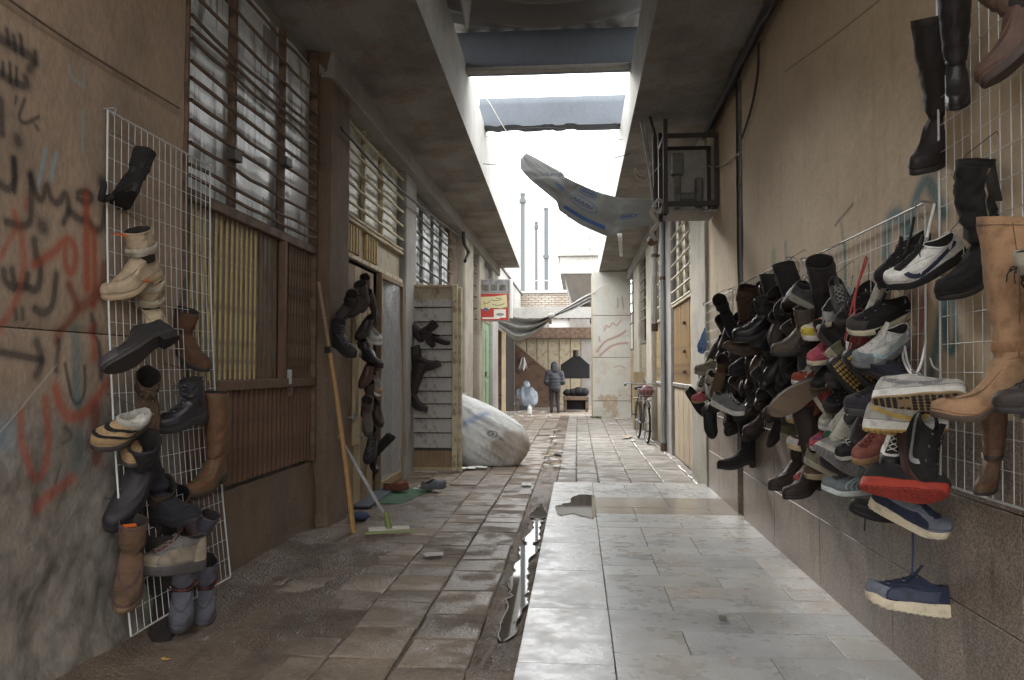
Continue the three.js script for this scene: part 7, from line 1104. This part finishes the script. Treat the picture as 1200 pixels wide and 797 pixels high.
// ---------------------------------------------------------------- bicycle
{
  const c = aY(758.5, 520, 0.004), g = thing('bicycle', 'old black bicycle with a loaded front basket parked by pale pillar', 'bicycle', [c.x, 0.004, c.z]); g.rotation.y = 0.06;
  const R = 0.33, B = M.blackSteel, wheel = (z) => { const w = new THREE.TorusGeometry(R - 0.018, 0.018, 8, 40); w.rotateY(Math.PI / 2); w.translate(0, R, z); const rim = new THREE.TorusGeometry(R - 0.042, 0.01, 6, 40); rim.rotateY(Math.PI / 2); rim.translate(0, R, z); const o = part(g, 'wheel', w, M.black); part(o, 'rim', rim, M.galv); const sp = []; for (let i = 0; i < 18; i++) { const a = i / 18 * Math.PI * 2; sp.push(rod(V(0.01 * (i % 2 ? 1 : -1), R, z), V(0, R + (R - 0.045) * Math.sin(a), z + (R - 0.045) * Math.cos(a)), 0.0015, 4)); } part(o, 'spokes', sp, M.galv); part(o, 'hub', rod(V(-0.05, R, z), V(0.05, R, z), 0.02, 10), M.galv); };
  wheel(0); wheel(-1.05);
  const head = V(0, 0.86, -0.2), bb = V(0, 0.3, -0.6), seat = V(0, 0.82, -0.78), rear = V(0, R, -1.05);
  part(g, 'frame', [rod(V(0, 0.62, -0.14), head, 0.022), rod(V(0, 0.66, -0.15), bb, 0.018), rod(V(0, 0.82, -0.19), seat.clone().add(V(0, -0.06, 0)), 0.018), rod(bb, seat, 0.018), ...[-0.05, 0.05].flatMap((x) => [rod(bb.clone().setX(x * 0.6), rear.clone().setX(x), 0.01), rod(seat.clone().setX(x * 0.4), rear.clone().setX(x), 0.01)])], B);
  part(g, 'fork', [-1, 1].map((s) => tube([V(s * 0.045, R, 0), V(s * 0.045, 0.5, -0.07), V(s * 0.03, 0.63, -0.13)], 0.012, 6)), B);
  part(g, 'handlebar', [tube([V(-0.3, 0.94, -0.36), V(-0.29, 0.97, -0.26), V(-0.12, 0.96, -0.2), V(0.12, 0.96, -0.2), V(0.29, 0.97, -0.26), V(0.3, 0.94, -0.36)], 0.012, 6, 24), rod(head, V(0, 0.97, -0.2), 0.014)], M.galv); for (const s of [-1, 1]) part(g, 'grip', rod(V(s * 0.3, 0.945, -0.33), V(s * 0.305, 0.935, -0.43), 0.018), M.black);
  part(g, 'saddle', (() => { const s = new THREE.SphereGeometry(0.12, 16, 10); s.scale(0.85, 0.35, 1.15); s.translate(0, 0.88, -0.82); return s; })(), M.black); part(g, 'mudguard', (() => { const m = new THREE.TorusGeometry(R + 0.02, 0.025, 5, 24, Math.PI * 0.75); m.rotateY(Math.PI / 2); m.translate(0, R, 0); return m; })(), B);
  part(g, 'headlamp', (() => { const l = new THREE.SphereGeometry(0.04, 12, 8); l.translate(0, 0.76, -0.1); return l; })(), M.galv); part(g, 'crank', [rod(V(-0.06, 0.3, -0.6), V(0.06, 0.3, -0.6), 0.015), rod(V(0.06, 0.3, -0.6), V(0.07, 0.16, -0.52), 0.01), rod(V(-0.06, 0.3, -0.6), V(-0.07, 0.44, -0.68), 0.01)], M.galv); for (const [x, y, z] of [[0.11, 0.16, -0.52], [-0.11, 0.44, -0.68]]) part(g, 'pedal', box(0.08, 0.02, 0.07, x, y, z), M.black);
  part(g, 'rack', [rod(V(0, 0.7, -0.8), V(0, 0.7, -1.2), 0.01), rod(V(-0.06, 0.7, -0.85), V(-0.06, 0.7, -1.2), 0.008), rod(V(0.06, 0.7, -0.85), V(0.06, 0.7, -1.2), 0.008)], B);
  const bk = []; for (let i = 0; i < 14; i++) { const a = i / 14 * Math.PI * 2; bk.push(rod(V(0.1 * Math.cos(a), 0.68, 0.0 + 0.08 * Math.sin(a)), V(0.15 * Math.cos(a), 0.88, 0.0 + 0.12 * Math.sin(a)), 0.003, 4)); } for (const [y, k] of [[0.69, 1], [0.78, 1.25], [0.88, 1.5]]) { const t = new THREE.TorusGeometry(0.1 * k, 0.004, 4, 24); t.rotateX(Math.PI / 2); t.scale(1, 1, 0.8); t.translate(0, y, 0); bk.push(t); } part(g, 'basket', bk, M.galv);
  const ld = new THREE.SphereGeometry(0.11, 16, 12), p = ld.attributes.position; for (let i = 0; i < p.count; i++) { const k = 1 + 0.5 * (fbm(p.getX(i) * 2 + 1, p.getY(i) * 2 + p.getZ(i), 8, 3) - 0.5); p.setXYZ(i, p.getX(i) * k, p.getY(i) * k * 0.9, p.getZ(i) * k * 0.8); } ld.computeVertexNormals(); const o = single('basket_bundle', ld, std({ color: col(0.16, 0.05, 0.06), roughness: 0.6 }), 'maroon bundle stuffed in the bicycle basket', 'bundle'); o.position.set(c.x, 0.84, c.z);
  const qs = aX(748, 480, XR - 0.12); single('leaning_board', (() => { const b = span(-0.1, 0.1, 0, 1.15, -0.015, 0.015, 0.004); b.rotateX(0.0); return b; })(), M.woodPale, 'pale broken board leaning on the wall behind the bicycle', 'board').position.set(qs.x, 0.0, qs.z);
}
// ---------------------------------------------------------------- person in a hooded dark jacket, seen from behind
{
  const f = aY(650, 484, -0.012), g = thing('person', 'person in dark hooded puffer jacket walking away in the yard', 'person', [f.x, -0.012, f.z]); g.rotation.y = 0.15;
  const cap = (a, b, ra, rb) => [V(...a), V(...b), ra, rb];
  const field = (bones, k, q) => { let d = 1e9; for (const [a, b, ra, rb] of bones) { const ab = b.clone().sub(a), t = clamp(q.clone().sub(a).dot(ab) / Math.max(1e-6, ab.lengthSq())), e = q.distanceTo(a.clone().addScaledVector(ab, t)) - mix(ra, rb, t), h = clamp(0.5 + 0.5 * (d - e) / k); d = mix(d, e, h) - k * h * (1 - h); } return d; };
  function mesh(bones, k, N, lo, hi, extra) {
    const mc = new MarchingCubes(N, M.black, false, false, 80000), P = (i, a) => mix(lo[a], hi[a], i / N), q = V(0, 0, 0);
    for (let z = 0; z < N; z++) for (let y = 0; y < N; y++) for (let x = 0; x < N; x++) { q.set(P(x, 0), P(y, 1), P(z, 2)); mc.field[x + N * y + N * N * z] = -(field(bones, k, q) + (extra ? extra(q) : 0)); }
    mc.isolation = 0; mc.update(); const n = mc.count, pos = new Float32Array(n * 3), uv = new Float32Array(n * 2); for (let i = 0; i < n; i++) { for (let a = 0; a < 3; a++) pos[3 * i + a] = mix(lo[a], hi[a], (mc.positionArray[3 * i + a] + 1) / 2); uv[2 * i] = pos[3 * i] + pos[3 * i + 2]; uv[2 * i + 1] = pos[3 * i + 1]; }
    const ge = new THREE.BufferGeometry(); ge.setAttribute('position', new THREE.BufferAttribute(pos, 3)); ge.setAttribute('uv', new THREE.BufferAttribute(uv, 2)); ge.computeVertexNormals(); return ge;
  }
  // head height 1.42 m overall: walking away, arms bent forward
  const legs = [cap([-0.08, 0.72, 0], [-0.085, 0.38, -0.06], 0.085, 0.058), cap([-0.085, 0.38, -0.06], [-0.085, 0.07, 0.0], 0.056, 0.042), cap([-0.085, 0.04, 0.02], [-0.09, 0.035, -0.13], 0.036, 0.03), cap([0.08, 0.72, 0], [0.09, 0.38, -0.02], 0.085, 0.058), cap([0.09, 0.38, -0.02], [0.095, 0.07, 0.1], 0.056, 0.042), cap([0.095, 0.04, 0.12], [0.1, 0.035, -0.03], 0.036, 0.03)];
  const torso = [cap([0, 0.74, 0], [0, 0.98, -0.01], 0.115, 0.12), cap([-0.1, 1.12, -0.02], [0.1, 1.12, -0.02], 0.075, 0.075), cap([0, 1.12, -0.02], [0, 1.25, -0.04], 0.055, 0.05), cap([0, 1.29, -0.05], [0, 1.34, -0.06], 0.078, 0.075), cap([0, 1.285, -0.12], [0, 1.27, -0.11], 0.014, 0.016)];
  const arms = [-1, 1].flatMap((s) => [cap([s * 0.17, 1.1, -0.02], [s * 0.21, 0.86, 0.0], 0.05, 0.042), cap([s * 0.21, 0.86, 0], [s * 0.15, 0.8, -0.18], 0.04, 0.03), cap([s * 0.15, 0.8, -0.18], [s * 0.13, 0.79, -0.24], 0.03, 0.028), ...[-0.02, -0.007, 0.007, 0.02].map((o, i) => cap([s * 0.13, 0.79 + o, -0.24], [s * 0.12, 0.785 + o, -0.3 + Math.abs(i - 1.5) * 0.006], 0.009, 0.008)), cap([s * 0.12, 0.81, -0.21], [s * 0.09, 0.83, -0.25], 0.01, 0.008)]);
  const body = part(g, 'body', mesh([...legs, ...torso, ...arms], 0.03, 84, [-0.36, -0.02, -0.4], [0.36, 1.48, 0.4]), std({ color: col(0.022, 0.02, 0.024), roughness: 0.9, bumpMap: rep(weave, 0.03), bumpScale: 0.001 }), 'dark trousers and shoes');
  const jk = [cap([0, 0.7, 0], [0, 0.95, -0.01], 0.165, 0.165), cap([-0.11, 1.1, -0.02], [0.11, 1.1, -0.02], 0.105, 0.105), ...[-1, 1].flatMap((s) => [cap([s * 0.18, 1.1, -0.02], [s * 0.225, 0.86, 0.0], 0.078, 0.07), cap([s * 0.225, 0.86, 0], [s * 0.16, 0.805, -0.17], 0.066, 0.054)])];
  part(g, 'jacket', mesh(jk, 0.05, 72, [-0.36, 0.5, -0.4], [0.36, 1.3, 0.4], (q) => -0.006 * Math.abs(Math.sin(q.y * 34)) + 0.06 * sstep(0.64, 0.56, q.y)), std({ color: col(0.02, 0.021, 0.028), roughness: 0.6, bumpMap: rep(fine, 0.1), bumpScale: 0.003 }));
  part(g, 'hood', mesh([cap([0, 1.3, -0.035], [0, 1.335, -0.045], 0.108, 0.1), cap([0, 1.19, 0.0], [0, 1.22, 0.0], 0.11, 0.1)], 0.06, 48, [-0.2, 1.05, -0.22], [0.2, 1.5, 0.2], (q) => 0.4 * Math.max(0, 0.07 - Math.hypot(q.x, (q.y - 1.29), q.z + 0.15))), std({ color: col(0.018, 0.019, 0.025), roughness: 0.7 }));
}
// ---------------------------------------------------------------- laces and strings on the racks
{
  const lace = (pts, off, r, m, label) => single('lace', tube(pts.map(([x, y, o]) => aX(x, y, XR - (o ?? off))), r, 5, pts.length * 8), m, label, 'lace');
  const W = std({ color: col(0.62, 0.62, 0.6), roughness: 0.9 }), R = std({ color: col(0.3, 0.03, 0.03), roughness: 0.8 }), N = std({ color: col(0.03, 0.04, 0.1), roughness: 0.8 });
  lace([[1069, 604], [1070, 640], [1069, 674]], 0.14, 0.0035, N, 'navy lace from which the lone running shoe dangles');
  lace([[1015, 300, 0.05], [1006, 330, 0.12], [998, 360, 0.18], [990, 400, 0.2]], 0.1, 0.004, R, 'red cord tied to the rack above the yellow toed sneaker'); lace([[1017, 302, 0.05], [1003, 345, 0.16], [1001, 380, 0.2], [994, 410, 0.2]], 0.1, 0.0035, R, 'second red cord hanging beside the first one');
  lace([[1071, 255, 0.03], [1066, 280, 0.08], [1060, 300, 0.12]], 0.1, 0.006, M.black, 'black lace holding the black sneaker to the rack');
  lace([[1060, 405, 0.05], [1064, 425, 0.1], [1072, 438, 0.2], [1080, 425, 0.15], [1085, 400, 0.06]], 0.1, 0.005, W, 'white lace looped from the rack to the tan tread shoe'); lace([[1062, 405, 0.04], [1058, 418, 0.08], [1066, 436, 0.18], [1076, 440, 0.22]], 0.1, 0.0045, W, 'thin white lace beside the looped one'); lace([[1090, 420, 0.04], [1094, 430, 0.06], [1102, 435, 0.08]], 0.1, 0.004, W, 'loose white lace end on the plaster');
  lace([[1095, 240, 0.03], [1090, 262, 0.08], [1086, 280, 0.14]], 0.1, 0.006, W, 'pale strap tying the white and navy running shoe to the rack');
  lace([[1012, 590, 0.2], [1014, 604, 0.19], [1013, 622, 0.19]], 0.1, 0.003, M.black, 'black lace end hanging below the flat black shoe');
  const bl = aX(822, 405, XR - 0.1), bag = single('blue_bag', (() => { const s = new THREE.SphereGeometry(0.07, 20, 16), p = s.attributes.position; for (let i = 0; i < p.count; i++) { const k = 1 + 1.8 * (fbm(p.getX(i) * 3 + 2, p.getY(i) * 2.4 + p.getZ(i) * 3, 16, 4) - 0.5), y = p.getY(i), w = y > 0 ? 1 - y * 10 : 1; p.setXYZ(i, p.getX(i) * k * w * 0.6 + Math.max(0, y) * 0.5, y * (y > 0 ? 2.6 : 1.2), p.getZ(i) * k * w * 0.7); } s.computeVertexNormals(); return s; })(), std({ color: col(0.12, 0.22, 0.42), roughness: 0.35 }), 'twisted blue plastic bag tied above the olive sneaker', 'bag'); bag.position.copy(bl);
  const tags = [[152, 616, 0.18, 'orange tag on the tan furry boot'], [141, 275, 0.12, 'orange tag on the beige suede boot'], [168, 328, 0.14, 'orange tag on the cream fleece boot']]; for (const [x, y, o, label] of tags) { const q = aX(x, y, XL + o), t = single('tag', box(0.05, 0.004, 0.022, 0, 0, 0, 0.001), std({ color: col(0.5, 0.1, 0.015), roughness: 0.7 }), label, 'tag'); t.position.copy(q); t.rotation.set(0.6, 0.8, -0.5); }
  const hk = aX(121, 214, XL + 0.05); single('dark_tassel', tube([hk, hk.clone().add(V(0.02, -0.03, 0.03)), hk.clone().add(V(0, -0.07, 0.01)), hk.clone().add(V(0.02, -0.05, -0.03))], 0.014, 6, 20), M.black, 'dark tassel tied to the rack frame over graffiti', 'tassel');
}
// ---------------------------------------------------------------- litter
{
  const bit = (px, py, w, d, c, label, h = 0.006) => { const q = aY(px, py, px > 640 && py > 566 ? PAVE : 0.01), g = thick(sheet(8, 6, (u, v) => V((u - 0.5) * w * (0.8 + 0.4 * fbm(v, 0.3 + q.x, 8, 2)), h + h * 2 * fbm(u + q.x, v, 8, 3), (v - 0.5) * d * (0.8 + 0.4 * fbm(u, q.z, 8, 2))), [w, d]), 0.0015), o = single('litter', flipGeo(g), std({ color: col(...c), roughness: 0.8 }), label, 'litter', 'litter on the walkway'); o.position.set(q.x, q.y + 0.002, q.z); o.rotation.y = rr(0, 3); return o; };
  bit(508, 652, 0.13, 0.1, [0.5, 0.48, 0.44], 'grey paper scrap on the cement pavers'); bit(617, 569, 0.14, 0.1, [0.6, 0.6, 0.58], 'white paper scrap between sack and marble walkway'); bit(194, 776, 0.035, 0.018, [0.5, 0.3, 0.05], 'small yellow scrap on the floor below the rack'); bit(464, 566, 0.08, 0.06, [0.6, 0.58, 0.55], 'white scrap at the edge of the green mat'); bit(487, 574, 0.06, 0.04, [0.6, 0.58, 0.55], 'small white scrap on the green mat'); bit(847, 727, 0.06, 0.035, [0.13, 0.11, 0.09], 'dark leaf litter on the marble walkway'); bit(735, 513, 0.5, 0.12, [0.35, 0.25, 0.18], 'flattened brown carton near the bicycle'); bit(725, 491, 0.25, 0.15, [0.65, 0.65, 0.64], 'white paper at the foot of the marble pier'); bit(718, 497, 0.18, 0.1, [0.65, 0.65, 0.64], 'white scrap near the foot of the marble pier'); bit(741, 517, 0.12, 0.1, [0.6, 0.6, 0.6], 'white scrap beside the flattened brown carton');
  const cols = [[0.5, 0.48, 0.44], [0.2, 0.15, 0.11], [0.6, 0.59, 0.57], [0.35, 0.28, 0.2]]; for (let i = 0; i < 26; i++) { const t = i / 26, px = mix(640, 660, rnd()) - 6 * t, py = mix(500, 556, rnd()); bit(px, py, rr(0.06, 0.16), rr(0.05, 0.12), pick(cols), 'scrap of rubbish in the dry end of the gutter', 0.012).userData.group = 'rubbish in the dry gutter'; }
  for (let i = 0; i < 14; i++) bit(rr(600, 645), rr(482, 490), rr(0.08, 0.16), rr(0.06, 0.14), pick(cols), 'scrap of rubbish on the yard floor', 0.012).userData.group = 'rubbish in the yard';
  const q = aY(699, 490, 0.01); const l = []; for (let i = 0; i < 60; i++) { const b = box(0.01, 0.06, 0.002, 0, 0.03, 0, 0); b.rotateZ(rr(-0.9, 0.9)); b.rotateY(rr(0, 3)); b.translate(rr(-0.12, 0.12), 0, rr(-0.05, 0.05)); l.push(b); } const w = single('weed_tuft', l, std({ color: col(0.06, 0.1, 0.03), roughness: 0.9 }), 'small green weed tuft at the corner of marble pier', 'weed'); w.position.set(q.x, 0.0, q.z);
}
renderer.render(scene, camera);
